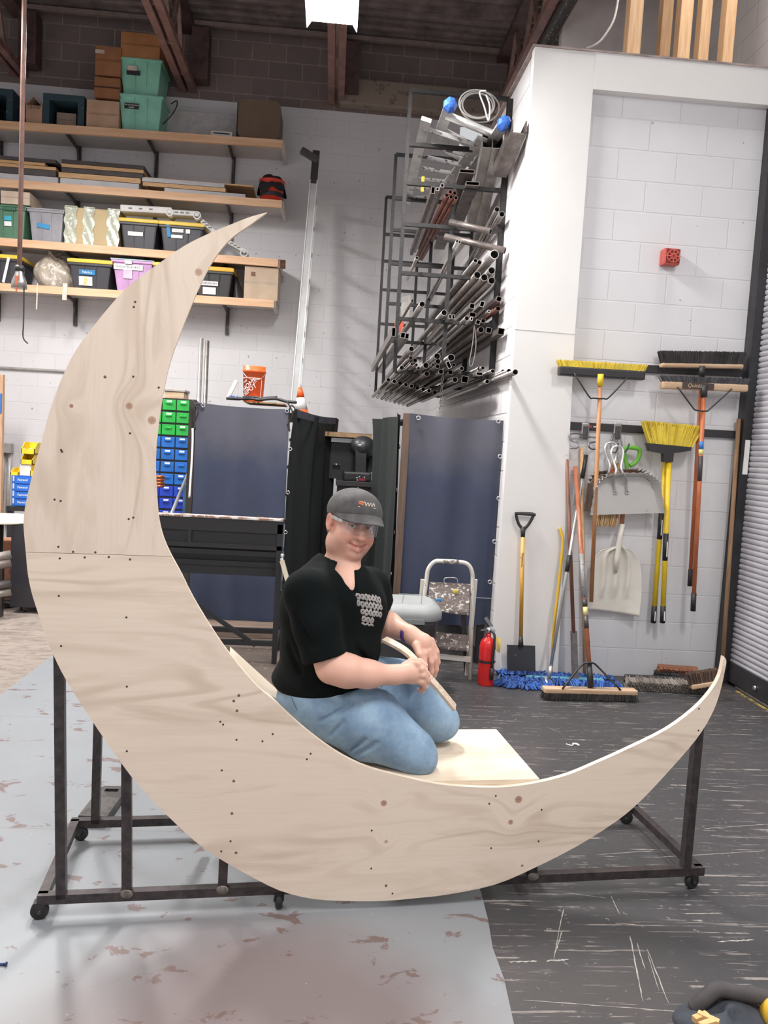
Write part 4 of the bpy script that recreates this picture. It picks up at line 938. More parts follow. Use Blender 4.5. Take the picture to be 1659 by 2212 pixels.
slab(-40, 125, 0, .08, 392, M_wh, 'white flat panel at the bottom of the first stack on the second shelf'); slab(-40, 120, .083, .15, 392, M_dk, 'dark grey flat panel just above the white one in the first stack'); slab(-40, 120, .153, .19, 392, M_wd, 'bare pine flat panel below another in the first stack'); slab(-40, 96, .193, .228, 392, M_wd, 'bare pine flat panel under the dark top one of the first stack'); slab(-40, 120, .231, .272, 392, M_dk, 'dark grey flat panel on top of the first stack', .5)
slab(130, 300, 0, .078, 399, M_wh, 'white flat panel at the bottom of the middle stack'); slab(126, 303, .082, .14, 399, M_wd, 'pine flat panel above the white one in the middle stack'); slab(132, 308, .143, .195, 399, M_dk, 'dark grey flat panel in the middle of the middle stack'); slab(132, 309, .198, .238, 399, M_wd, 'pine flat panel just below the top of the middle stack'); slab(132, 310, .241, .285, 399, M_dk, 'dark grey flat panel on top of the middle stack', .5)
slab(355, 530, 0, .055, 414, M_wh, 'white flat panel lowest in the short stack near the red bucket'); slab(308, 487, .06, .105, 410, M_wd, 'pine flat panel in the short stack near the red bucket'); slab(306, 484, .108, .155, 410, M_wh, 'white flat panel under the wide pine one in the short stack', .4); slab(306, 546, .158, .178, 412, M_wd, 'wide pine panel on top of the short stack', .5, .12)
X0, X1, z0, z1 = fit((556, 376, 612, 427), 1, 9.56); xc, r = (X0+X1)/2, (X1-X0)/2
o = thing('bucket', 'red bucket with a black tape band on the second shelf', 'bucket', (xc, 9.75, z0)); M_red = mat((214, 62, 46), .35, 0, .12, 8)
b = MB(); b.lathe([(r*.86, 0), (r*.98, z1-z0-.02), (r*1.02, z1-z0-.018), (r*1.02, z1-z0), (r*.92, z1-z0), (r*.8, .01)], (xc, 9.56+r, z0), (0, 0, 1), 28); part('pail', b, M_red, o)
b = MB(); b.lathe([(r*.91, .07), (r*.93, .12)], (xc, 9.557+r, z0), (0, 0, 1), 28, cap=False); part('tape_band', b, M_ink, o)
def drape(u, v):
    a = 2*pi*u; rad = r*(1.12*v+.02); drop = .05+.09*abs(sin(a*2.5+.6))
    return Vector((xc+rad*cos(a)*(1+.06*sin(a*5)), 9.56+r+rad*sin(a), z1+.055-.10*v**3-drop*max(0, v-.75)*3.2+.015*sin(a*3+v*4)))
b = MB(); b.grid(drape, 48, 10); solo('cloth', b, mat((34, 32, 36), .9), 'black cloth draped over the red bucket', 'cloth')
# --- third shelf
o, g = tote((-30, 440, 56, 516), 2, .5, (84, 124, 98), (78, 122, 94), 'green plastic tote with a blue and white sticker at the shelf end', .03)
on_front(g, 17, 471, .08, .05, mat((60, 176, 200), .6), o, 'sticker'); on_front(g, 17, 483, .08, .05, M_label, o, 'sticker')
b = MB(); p = PY(19, 448, g[4]-.03); b.box((p.x-.07, p.y, p.z-.03), (p.x+.07, p.y+.03, p.z+.01), 0, .01); part('latch', b, mat((60, 104, 78), .5), o)
carton((1, 411, 64, 439), 2, .42, 'flat tan cardboard box lying on the green tote', (206, 186, 166), zb=g[3]+.031)
o, g = tote((55, 446, 138, 520), 2, .5, (152, 150, 156), (176, 174, 178), 'grey plastic tote with blue tape on its end', .02)
on_front(g, 93, 488, .14, .05, mat((58, 146, 202), .6), o, 'tape', rot=.12)
X0, X1, z0, z1 = fit((138, 444, 256, 528), 2, 9.56)
o = thing('wrapped_bundle', 'bulky tan foam bundle wrapped in bands of clear film', 'bundle', ((X0+X1)/2, 9.8, z0))
b = MB(); b.box((X0+.01, 9.57, z0), (X1-.01, 9.98, z1-.01), 0, .025); part('block', b, speck((214, 188, 142), (180, 150, 106), .7, 14, .66), o)
M_film = speck((198, 200, 178), (236, 238, 230), .25, 24, .55, bumpy=.5)
for a_, c_ in ((0, .22), (.34, .54), (.78, 1.)):
    def film(u, v, a_=a_, c_=c_):
        x = X0+(X1-X0)*(a_+(c_-a_)*u)+.008*sin(v*17+u*4); return Vector((x, 9.562-.004*sin(u*9+v*13), z0+.004+(z1-z0-.022)*v))
    b = MB(); b.grid(film, 8, 14); b.box((X0+(X1-X0)*a_, 9.57, z1-.012), (X0+(X1-X0)*c_, 9.98, z1)); part('film_band', b, M_film, o)

o, g = tote((254, 463, 341, 531), 2, .5, BT, YL, 'black tote with yellow lid and one white strip, third shelf', .03); on_front(g, 292.5, 505, .17, .045, M_label, o)
o, g = tote((340, 469, 440, 537), 2, .5, BT, YL, 'black tote with yellow lid and a hanging strip of blue tape', .03)
on_front(g, 384, 498, .13, .04, M_label, o); on_front(g, 382, 511, .13, .035, M_label, o); on_front(g, 406, 500, .05, .045, M_label, o); on_front(g, 364, 496, .04, .16, mat((52, 142, 200), .6), o, 'tape', rot=-.12)
M_pl = speck((222, 218, 214), (160, 156, 152), .45, 18, .74)
def tray(pts, label, d=.12, h=.05, yf=9.6, zb=None):
    a_, c_ = PY(*pts[0], yf), PY(*pts[1], yf); o = thing('plastic_bracket', label, 'plastic bracket', (a_+c_)/2); b = MB(); b.bar(a_, c_, d, h, (0, 0, 1), bev=.012); part('rail', b, M_pl, o)
    b = MB(); b.pipe(c_+Vector((-.02, -d/2-.01, -.02)), c_+Vector((-.02, d/2, -.02)), .045, .012); part('clip', b, M_pl, o)
    for k in (.2, .4, .6):
        q = a_.lerp(c_, k); b = MB(); b.box(q-Vector((.02, d/2+.002, .008)), q+Vector((.02, -d/2, .008))); part('slot', b, mat((120, 116, 114), .7), o)
g7 = g[3]+.034
pt = PY(258, 455, 9.62)
tray(((264, 454), (374, 460)), 'white slotted plastic rail lying over the two yellow-lidded totes', .2, .075); tray(((372, 462), (432, 466)), 'white plastic rail with a round clip end on the blue-taped tote', .16, .06, 9.58); tray(((436, 478), (468, 506)), 'white plastic rail leaning down beside the blue-taped tote', .12, .05, 9.6); tray(((494, 524), (532, 546)), 'white plastic rail lying on the shelf behind the moon tip', .12, .05, 9.6)
b = MB(); p = PY(610, 571, 9.62); b.tube([p+Vector((-.25, 0, 0)), p+Vector((.035, 0, 0))], .052, 16); solo('log', b, wood((150, 104, 74), (110, 72, 50), 0), 'brown round log end poking out at the shelf end', 'log')
# --- lowest shelf
o, g = tote((-30, 547, 44, 612), 3, .5, BT, YL, 'black tote with yellow lid and a white strap at the shelf end', .03); b = MB(); b.bar(PY(19, 556, g[4]-.03), PY(7, 610, g[4]+.02), .03, .004, (0, 1, 0)); part('strap', b, M_label, o)
X0, X1, z0, z1 = fit((60, 540, 152, 618), 3, 9.58)
def bag(u, v):
    a = 2*pi*u; h = v; w = (1-.25*h)*(1+.10*sin(a*3+h*7)+.05*sin(a*9+h*3)); tilt = .10*h
    pr2 = sin(min(1, h*1.15)*pi)**.35 if h < 1 else .05
    return Vector(((X0+X1)/2+((X1-X0)/2)*cos(a)*w*(.35+.65*pr2)-tilt*(X1-X0)*.6, 9.8+.2*sin(a)*w*(.35+.65*pr2), z0+(z1-z0)*h*(1+.1*sin(a*2))))
b = MB(); b.grid(bag, 40, 20); o = solo('plastic_bag', b, speck((190, 176, 160), (224, 214, 202), .35, 16, .55, bumpy=.6), 'crumpled beige plastic bundle with straps hanging off the shelf', 'plastic bundle')
for px, y0, y1, w in ((79, 612, 668, .014), (139, 612, 648, .05)):
    b = MB(); b.bar(PY(px+2, y0, YS-.006), PY(px, y1, YS-.004), w, .003, (0, 1, 0)); s_ = part('hanging_strap', b, mat((214, 200, 186), .6), o)
    s_.location = Vector((0, 0, 0))
o, g = tote((143, 559, 241, 625), 3, .5, BT, YL, 'black tote with yellow lid, blue tape and a printed label', .03)
on_front(g, 188, 588, .18, .055, mat((44, 124, 180), .6), o, 'tape', 'Fabrics', M_label, ts=.7); on_front(g, 185, 607, .15, .1, M_label, o); on_front(g, 181, 607, .08, .09, mat((236, 206, 140), .7), o, 'printed_patch', rot=.3)
o, g = tote((236, 560, 331, 632), 3, .5, (196, 150, 196), (178, 206, 212), 'lilac plastic tote with a pale blue lid and white paper label', .02, taper=.78)
on_front(g, 277, 577, .33, .06, M_label, o, 'label', 'SNOW BLANKET', ts=.62); on_front(g, 276, 592, .10, .1, mat((222, 196, 220), .6), o, 'sticker'); b = MB(); p = PY(277, 566, g[4]-.03); b.box((p.x-.04, p.y-.005, p.z-.02), (p.x+.04, p.y+.01, p.z+.02)); part('latch', b, M_white, o)
tote((327, 571, 415, 640), 3, .5, BT, YL, 'black tote with yellow lid half hidden behind the wooden moon', .03)
o, g = tote((416, 573, 503, 640), 3, .5, (52, 48, 50), (232, 180, 52), 'black tote with amber lid labelled LIBRARIAN behind the moon horn', .055)
on_front(g, 452, 612, .20, .05, M_label, o, 'label', 'LIBRARIAN', ts=.7); on_front(g, 452, 628, .15, .08, M_label, o, 'printed_label')
b = MB(); b.box((g[0]+.005, g[4]-.012, g[3]+.001), (g[1]-.005, g[4]+.45, g[3]+.025), 0, .005); part('amber_band', b, mat((166, 96, 40), .3), o)
X0, X1, z0, z1 = fit((505, 590, 524, 642), 3, 9.6); b = MB()
b.grid(lambda u, v: Vector((X0-.03+(.16)*(1-v*.7)*(.5+.5*cos(2*pi*u)), 9.75+.14*sin(2*pi*u)*(1-v*.6), z0+(z1-z0)*v)), 18, 8); solo('bin_liner', b, mat((40, 38, 40), .4), 'black plastic liner bunched beside the cardboard box', 'plastic liner')
o, g = carton((526, 577, 599, 648), 3, .42, 'plain tan cardboard box with a dark logo square on the lowest shelf', (198, 174, 150)); b = MB(); p = PY(547, 592, g[4]); b.box((p.x-.025, g[4]-.002, p.z-.025), (p.x+.025, g[4], p.z+.025)); part('logo_square', b, mat((120, 88, 72), .8), o)
# ------------------------------------------------------------------ PIPE RACK on the side wall
RX0, RX1, RZ0, RZ1 = .46, 1.2, 2.125, 4.185
RYS = (6.107, 7.424, 8.676)
M_rack = mat((40, 36, 37), .45, .25, .4, 40, c2=(20, 18, 19))
LV = [2.125, 2.52, 2.86, 3.22, 3.52, 3.80]
rack = thing('pipe_rack', 'black steel wall rack of three welded frames holding metal stock', 'rack', (.83, 7.4, 2.1))
T = .028
for y in RYS:
    for x in (RX0, .83, RX1):
        b = MB(); b.box((x-T/2, y-T/2, RZ0), (x+T/2, y+T/2, RZ1 if x != .83 else 3.55)); part('upright', b, M_rack, rack)
    for z in LV+[RZ1]:
        b = MB(); b.box((RX0, y-T/2-.002, z-T/2), (RX1, y+T/2+.002, z+T/2)); part('cross_bar', b, M_rack, rack)
    b = MB(); b.box((RX1-.01, y-.02, RZ0), (1.228, y+.02, RZ1)); part('wall_strip', b, M_rack, rack)
for x in (.62, 1.0):
    b = MB(); b.box((x-.02, 5.95, LV[0]+T/2), (x+.02, 8.8, LV[0]+T/2+.006)); part('shelf_strip', b, M_rack, rack)
# stock: each length of pipe or tube is its own object; front ends stand proud of the first frame
M_pin = mat((26, 24, 24), .8, 0, .2)
MPIPE = [mat((170, 164, 160), .32, .75, .25, 9), mat((142, 134, 130), .38, .7, .3, 9), mat((112, 102, 98), .45, .55, .35, 9), mat((120, 76, 66), .55, .3, .3, 12), mat((198, 194, 190), .28, .7, .15, 9)]
_used = {}
def uniq(lab, alts):
    k = _used.get(lab, 0); _used[lab] = k+1
    return lab
def stock(px, py, yf, r, L, mi, label, kind='pipe', yb=None, rot=0., w=None, h=None, rise=0., group=None, sl=0.):
    a = PY(px, py, yf)
    lim = 1.212-(r or (w or .05)*.7)
    if a.x > lim: a = PX(px, py, lim)
    q = a+Vector((sl, L, rise)); b = MB(); n = 'metal_'+kind
    if kind == 'pipe': b.pipe(a, q, r, max(.0025, r*.14), 14, 0, 1)
    elif kind == 'tube': b.sqtube(a, q, w or r*2, h or r*2, .0035, (0, 0, 1), 0, 1, rot)
    o = solo(n, b, [MPIPE[mi], M_pin], label, 'pipe' if kind == 'pipe' else 'metal tube', group); return o
G = 'lengths of pipe on the steel rack'
S = 1/4.1475
def zz(x, y, oy=500): return 780+x*S, oy+y*S
# (zoom x, zoom y, radius zoom px, colour, word)
lvl = [
 (1195, 205, 40, 0, 'widest bare pipe, topmost of the big pipes by the block wall', 3.1), (1170, 350, 32, 1, 'large pipe just under the widest pipe', 3.0), (1042, 390, 32, 1, 'large pipe, first of the three side by side under the widest pipe', 3.0), (1105, 412, 32, 1, 'large pipe, middle of the three side by side under the widest pipe', 3.0), (1170, 440, 32, 1, 'large pipe, last of the three side by side next to the wall', 3.0), (1025, 262, 19, 0, 'thin pipe beside the widest pipe, first of a pair', 3.3), (1062, 278, 20, 2, 'thin dark pipe beside the widest pipe, second of a pair', 3.3),
 (548, 652, 27, 0, 'steep grey pipe standing out in the fourth bay from the top', 2.8), (745, 728, 27, 0, 'grey pipe next to two small square tubes in the fourth bay', 3.2), (460, 620, 13, 1, 'thin pipe beside the steep grey pipe', 2.6), (948, 778, 21, 1, 'pipe under the stacked square tubes in the fourth bay', 3.2), (1075, 880, 28, 2, 'dark pipe at the bottom of the fourth bay beside square tubes', 3.2), (1228, 690, 22, 3, 'rusty brown pipe poking out by the wall', 2.6),
 (452, 1052, 24, 0, 'pale pipe highest in the bottom bay near the outer upright', 2.8), (682, 1118, 30, 0, 'wide pale pipe in the upper row of the bottom bay', 3.0), (808, 1130, 33, 0, 'widest pale pipe in the bottom bay above the chain', 3.0), (690, 1165, 24, 2, 'dark pipe tucked under a wide pale pipe in the bottom bay', 3.0), (365, 1222, 21, 0, 'pale pipe lowest by the outer upright in the bottom bay', 2.8), (455, 1190, 14, 1, 'thin pipe in the bottom bay, near the outer upright', 2.8), (495, 1195, 14, 1, 'thin pipe, second of a pair in the bottom bay', 2.8), (515, 1225, 14, 2, 'thin dark pipe below the thin pair in the bottom bay', 2.8), (485, 1155, 20, 2, 'dark pipe above the thin pair in the bottom bay', 2.8), (445, 1135, 17, 2, 'dark thin pipe behind the highest pale pipe in the bottom bay', 2.8), (582, 1200, 28, 0, 'pale pipe in the middle of the bottom bay', 3.0), (645, 1195, 15, 2, 'thin dark pipe right of the middle pale pipe', 3.0), (685, 1210, 21, 1, 'grey pipe below the wide pale pipe in the bottom bay', 3.0), (590, 1275, 24, 2, 'dark pipe under the middle pale pipe', 3.0), (716, 1255, 24, 0, 'pale pipe just behind the hanging chain', 3.0), (832, 1195, 17, 1, 'thin grey pipe beside the slanted square tube', 3.0), (902, 1228, 20, 0, 'pale pipe standing alone in the bottom bay', 3.0), (842, 1328, 26, 0, 'pale pipe low in the bottom bay next to a big square tube', 3.0),
 (1062, 1230, 22, 0, 'pale pipe end, first of the row sticking out by the wall', 3.2), (1090, 1222, 17, 1, 'thin grey pipe end behind the first of the row by the wall', 3.2), (1180, 1250, 19, 0, 'pale pipe end, second of the row sticking out by the wall', 3.2), (1272, 1255, 19, 0, 'pale pipe end, third of the row sticking out by the wall', 3.2), (1325, 1250, 19, 0, 'pale pipe end, fourth of the row sticking out by the wall', 3.2), (1382, 1260, 23, 0, 'pale pipe end, last of the row, closest to the pilaster', 3.2), (1130, 1345, 20, 4, 'short shiny fitting pipe below the row by the wall', .3)]
def yfront(py):  # front ends sit a little ahead of the first frame
    return 5.9
for x, y, r, c, lab, L in lvl:
    px, py = zz(x, y); stock(px, py, 5.85+.12*((x*7+y*3) % 5)/5, r*S*5.9/FPX, L*.95, c, lab, group=G)
for x, y, w, h, rot, c, lab in ((995, 668, 46, 46, .15, 1, 'square tube with a dark mouth, upper left of the stacked tubes'), (1048, 812, 40, 40, .2, 1, 'square tube in the middle of the stacked tubes'), (1095, 800, 38, 38, .2, 2, 'dark square tube beside the middle tube of the stack'), (1145, 885, 50, 50, .12, 1, 'square tube low by the wall under the rusty pipe'), (1255, 895, 56, 56, .12, 2, 'large dark square tube closest to the wall in the fourth bay'), (1145, 715, 24, 24, .1, 4, 'small bright square tube near the rusty pipe'), (1085, 650, 40, 52, .2, 0, 'bright rectangular tube on top of the stacked tubes'), (990, 782, 24, 30, .1, 4, 'small bright square tube under the stack'), (798, 762, 24, 40, -.15, 0, 'small rectangular tube, first of a pair by the grey pipe'), (828, 765, 24, 40, -.15, 0, 'small rectangular tube, second of a pair by the grey pipe'), (1000, 745, 60, 40, .1, 2, 'dark flat tube in the shade of the stacked tubes'), (785, 1195, 34, 66, -.5, 4, 'slanted bright rectangular tube above the chain'), (800, 1262, 42, 42, .1, 2, 'dark square tube low in the bottom bay'), (930, 1325, 62, 62, .12, 1, 'big square tube low in the bottom bay'), (375, 930, 42, 50, .1, 0, 'short square tube by the outer upright, first of a pair'), (412, 938, 34, 50, .1, 1, 'short square tube by the outer upright, second of a pair'), (292, 900, 36, 80, 0, 1, 'flat tube outside the first upright'), (1235, 605, 46, 46, .3, 1, 'angled bright square tube reaching toward the pilaster'), (1060, 1275, 60, 30, 0, 4, 'flat bright channel under the row of pipe ends by the wall')):
    px, py = zz(x, y); stock(px, py, 5.87+.1*((x*5+y) % 4)/4, 0, 2.9, c, lab, 'tube', w=w*S*5.9/FPX, h=h*S*5.9/FPX, rot=rot, group='lengths of square tube on the steel rack')
# slanting stock in the upper bays (zoom of the upper half): from front end to rear end
def zu(x, y): return 780+x*S, 160+y*S
def lean(p, q, yf, yb, kind, r, mi, lab, w=None, h=None, up=(0, 0, 1)):
    a, c = PY(*p, yf), PY(*q, yb); b = MB()
    if kind == 'pipe': b.pipe(a, c, r, r*.16, 12, 0, 1)
    else: b.sqtube(a, c, w, h, .004, up, 0, 1)
    return solo('metal_'+kind, b, [MPIPE[mi], M_pin], lab, 'pipe' if kind == 'pipe' else 'metal tube', None)
k = 0
for (x, y), lab in (((800, 1055), 'upper rusty pipe, first of the bundle of five'), ((840, 1065), 'upper rusty pipe, second of the bundle of five'), ((768, 1085), 'lower rusty pipe, first of the bundle of five'), ((808, 1100), 'lower rusty pipe, middle of the bundle of five'), ((850, 1108), 'lower rusty pipe, last of the bundle of five')):
    lean(zu(x, y), zu(x*.55+75, 1640+(y-1080)*.7), 5.95, 8.3, 'pipe', 19*S*5.95/FPX, 3, lab)
lean(zu(1218, 1212), zu(880, 1850), 5.9, 8.2, 'pipe', 24*S*5.9/FPX, 1, 'pipe leaning in the second bay by the wall, inner of a pair'); lean(zu(1262, 1255), zu(920, 1860), 5.9, 8.2, 'pipe', 26*S*5.9/FPX, 1, 'pipe leaning in the second bay by the wall, outer of a pair')
lean(zu(1135, 590), zu(985, 1345), 5.8, 6.9, 'tube', 0, 4, 'wide pale box tube standing steeply at the rack top, first of a pair', .075, .12); lean(zu(1225, 600), zu(1040, 1500), 5.78, 7.0, 'tube', 0, 4, 'wide pale box tube standing steeply at the rack top, second of a pair', .075, .12)
lean(zu(685, 1030), zu(480, 1590), 5.95, 8.0, 'tube', 0, 0, 'small square tube beside the rusty pipes', .024, .024); lean(zu(728, 998), zu(520, 1560), 5.95, 8.0, 'tube', 0, 0, 'small square tube above the rusty pipes', .026, .026); lean(zu(645, 1040), zu(452, 1600), 5.95, 8.0, 'tube', 0, 2, 'flat dark bar along the outer side of the rusty pipes', .03, .05)
lean(zu(950, 870), zu(700, 1560), 6.0, 8.6, 'tube', 0, 2, 'wide brown channel lying in the upper bay, inner one', .11, .028); lean(zu(1000, 980), zu(800, 1500), 6.0, 8.4, 'tube', 0, 2, 'wide brown channel lying in the upper bay beside the box tubes', .10, .028)
b = MB(); a, c = PX(1122, 278, 1.15), PX(1080, 372, 1.13)
for dx, w_, h_ in ((-.047, .008, .08), (.047, .008, .08)): b.bar(a+Vector((dx, 0, .02)), c+Vector((dx, 0, .02)), w_, h_)
b.bar(a-Vector((0, 0, .03)), c-Vector((0, 0, .03)), .10, .01); solo('steel_channel', b, MPIPE[2], 'open brown steel channel leaning at the top by the pilaster', 'steel channel')
for p, q, lab in (((798, 1325), (1160, 1412), 'short bare pipe lying across the bay, upper one'), ((752, 1455), (1290, 1582), 'short bare pipe lying across the bay, lower one')):
    a, c = PY(*zu(*p), 6.04), PY(*zu(*q), 5.86); b = MB(); b.pipe(a, c, .024, .004, 12, 0, 1); solo('metal_pipe', b, [MPIPE[2], M_pin], lab, 'pipe')
for (p, q, lab) in ((((862, 88), (575, 650)), None, 'thin conduit rod leaning through the middle bays, upper of a pair'), (((882, 95), (600, 660)), None, 'thin conduit rod leaning through the middle bays, lower of a pair'), (((500, 235), (412, 430)), None, 'thin rod at the outer side of the rack')):
    lean(zz(*p[0]), zz(*p[1]), 5.95, 7.6, 'pipe', .012, 4, lab)
# bundle of thin tails under the bottom bar
for i in range(9):
    px, py = zz(245+i*52, 1330+i*14); a = PY(px, py, 6.2); b = MB(); b.pipe(a, a+Vector((.0, 2.2, .0)), .017, .003, 10, 0, 1); solo('metal_pipe', b, [MPIPE[(1, 0, 2)[i % 3]], M_pin], f'thin pipe at the bottom of the rack, {("first","second","third","fourth","fifth","sixth","seventh","eighth","ninth")[i]} from the outer corner', 'pipe', G)
# folded sheet and orange tag at the outer corner
b = MB(); b.prism([PY(*zz(x, y), 7.0) for x, y in ((365, 590), (445, 570), (430, 780), (355, 770))], (0, .02, 0)); solo('metal_sheet', b, MPIPE[0], 'bent grey sheet of metal at the outer side of the rack', 'metal sheet')
b = MB(); b.prism([PY(*zz(x, y), 7.2) for x, y in ((310, 770), (390, 815), (350, 910), (300, 850))], (0, .02, 0)); solo('warning_flag', b, mat((206, 84, 56), .7), 'orange flag among the pipes at the outer side of the rack', 'flag')
b = MB(); b.prism([PY(*zz(x, y), 8.3) for x, y in ((182, 1090), (222, 1060), (218, 1140))], (0, .02, 0)); solo('warning_flag', b, mat((150, 66, 50), .7), 'dark orange flag low at the rear of the rack', 'flag')
# aluminium ladders on top of the stock
M_lad = mat((208, 206, 204), .35, .55, .12, 8); M_rung = speck((190, 188, 186), (60, 56, 58), .5, 30, .55, .4)
def ladder(label, L0, L1, R0, R1, ys, n, caps=None, rr=.017, tread=False):
    """rails given by pixel ends at depths ys=(near, far)"""
    a0, a1, c0, c1 = PY(*L0, ys[0]), PY(*L1, ys[1]), PY(*R0, ys[0]), PY(*R1, ys[1])
    o = thing('ladder', label, 'ladder', (a1+c1)/2)
    for s, (p, q) in enumerate(((a0, a1), (c0, c1))):
        b = MB(); up = (a0-c0).normalized(); b.bar(p, q, .03, .075, up); part('side_rail', b, M_lad, o)
    for k in range(n):
        t_ = (k+.6)/n; p, q = a0.lerp(a1, t_), c0.lerp(c1, t_); b = MB()
        if tread: b.bar(p, q, .08, .03, (0, -.3, 1))
        else: b.tube([p, q], rr, 10)
        part('rung', b, M_rung if not caps else M_lad, o)
    if caps:
        for p, q in ((a0, a1), (c0, c1)):
            d = (p-q).normalized(); b = MB(); b.lathe([(.02, -.055), (.042, -.05), (.05, -.01), (.046, .03), (.030, .055), (.012, .06)], p+d*.01, d, 7, sm=False); part('taped_foot', b, speck((52, 108, 206), (30, 70, 160), .4, 30, .55, bumpy=.6), o)
    return o
ladder('aluminium ladder with blue taped feet on top of the rack', (972, 228), (938, 318), (1088, 268), (1018, 372), (5.5, 6.7), 3, True, .028)
ladder('paint-spattered aluminium ladder lying along the upper rack bays', (921, 258), (878, 436), (1042, 300), (940, 430), (5.85, 7.6), 7, None, .02, True)
b = MB(); b.box(PY(913, 398, 6.6)-Vector((.012, .01, .06)), PY(913, 398, 6.6)+Vector((.012, .01, .06))); solo('yellow_tag', b, mat((224, 190, 62), .5), 'small yellow tag on the paint-spattered ladder', 'tag')
# coiled cable on the top corner
b = MB()
for k, (dx, s_) in enumerate(((0, 1.), (.01, .86), (.03, 1.1))):
    c = PY(1030, 225, 5.95)
    b.tube([c+Vector((.13*s_*cos(t_)+dx, .02*k, .10*s_*sin(t_))) for t_ in [2*pi*q/28 for q in range(28)]], .006, 6, closed=True)
solo('cable_coil', b, mat((160, 156, 152), .5), 'grey coil of cable hung on the top corner of the rack', 'cable coil')
b = MB(); b.tube(catmull([PY(1050, 205, 5.9), PY(1058, 230, 5.88), PY(1055, 260, 5.9), PY(1046, 230, 5.92), PY(1036, 200, 5.9), PY(1050, 196, 5.88)], 6), .006, 6); solo('white_rope', b, M_white, 'short white rope tied round the grey cable coil', 'rope')
# hanging chain, links as one object
b = MB()
for k in range(15):
    p = PY(957-k*.45, 800+k*6.2, 6.06); a_ = (1, 0) if k % 2 else (0, 1)
    b.tube([p+Vector((a_[0]*.009*cos(t_), a_[1]*.009*cos(t_), .017*sin(t_))) for t_ in [2*pi*q/10 for q in range(10)]], .003, 6, closed=True)
solo('chain', b, MPIPE[0], 'steel chain hanging from the front of the rack', 'chain', kind='stuff') if False else solo('chain', b, MPIPE[0], 'steel chain hanging from the front of the rack', 'chain')
b = MB(); b.tube(catmull([PY(*zz(1015, 830), 5.9), PY(*zz(1000, 1000), 5.88), PY(*zz(970, 1180), 5.88), PY(*zz(1000, 1190), 5.88), PY(*zz(1030, 1010), 5.88), PY(*zz(1015, 840), 5.9)], 6), .0035, 6); solo('wire_loop', b, mat((130, 124, 120), .5), 'thin wire loop hanging below the stacked square tubes', 'wire')
# ------------------------------------------------------------------ TOOLS ON AND BY THE RIGHT-HAND WALL
YW = 5.47
def P5(x, y, d=5.42): return PY(1140+x*.31284, 720+y*.31284, d)
def P6(x, y, d=5.42): return PY(1040+x*.3731, 1080+y*.3731, d)
M_rail = mat((44, 42, 44), .5, 0, .2)
for lab, p, q in (('black tool rail fixed high on the block wall behind the push brooms', (1236, 790), (1601, 806)), ('lower black tool rail with a small red logo, carrying the hooks', (1224, 919), (1587, 939))):
    a, c = PY(*p, 5.465), PY(*q, 5.465); o = thing('tool_rail', lab, 'tool rail', (a+c)/2, 'black tool rails'); b = MB(); b.bar(a, c, .028, .054, (0, 0, 1), bev=.004); part('channel', b, M_rail, o)
    if 'lower' in lab:
        p_ = PY(1275, 921, 5.449); b = MB(); b.box(p_-Vector((.012, .001, .008)), p_+Vector((.012, 0, .008))); part('logo', b, mat((206, 60, 70), .5), o)
        p_ = PY(1286, 922, 5.449); b = MB(); b.box(p_-Vector((.014, .001, .004)), p_+Vector((.014, 0, .004))); part('logo_lettering', b, M_label, o)
M_hook = mat((120, 118, 120), .35, .7, .15)
def hookset(px, lab, pts):
    o = thing('wall_hook', lab, 'hook', PY(px, 928, 5.44)); c = PY(px, 926, 5.445)
    b = MB(); b.box(c-Vector((.028, .006, .04)), c+Vector((.028, .012, .04)), 0, .01); part('back_plate', b, M_galv, o)
    b = MB(); b.box(c+Vector((-.017, -.02, -.075)), c+Vector((.017, -.004, .02)), 0, .012); part('slider', b, mat((66, 64, 66), .4), o)
    for L in pts: b = MB(); b.tube(catmull([PY(*q) for q in L], 5), .006, 8); part('hook_arm', b, M_hook, o)
hookset(1264.5, 'empty double hook with curled wire arms on the lower tool rail', [[(1276, 944, 5.44), (1250, 937, 5.43), (1232, 938, 5.41), (1231, 946, 5.40), (1236, 953, 5.39), (1247, 955, 5.37), (1249, 963, 5.36), (1245, 968, 5.35), (1231, 968, 5.35)], [(1252, 944, 5.44), (1275, 944, 5.43), (1292, 947, 5.41), (1293, 953, 5.39), (1283, 955, 5.37), (1274, 957, 5.36), (1272, 964, 5.35), (1278, 970, 5.35), (1288, 970, 5.35)]])
hookset(1334, 'double hook that holds the dustpans and whisk broom', [[(1325, 940, 5.44), (1320, 952, 5.43), (1319, 965, 5.41), (1322, 976, 5.36), (1330, 977, 5.31), (1334, 968, 5.29), (1336, 957, 5.27)], [(1340, 940, 5.44), (1342, 952, 5.43), (1345, 968, 5.41), (1350, 976, 5.36), (1356, 968, 5.31), (1359, 958, 5.29)]])
rb = random.Random(3)
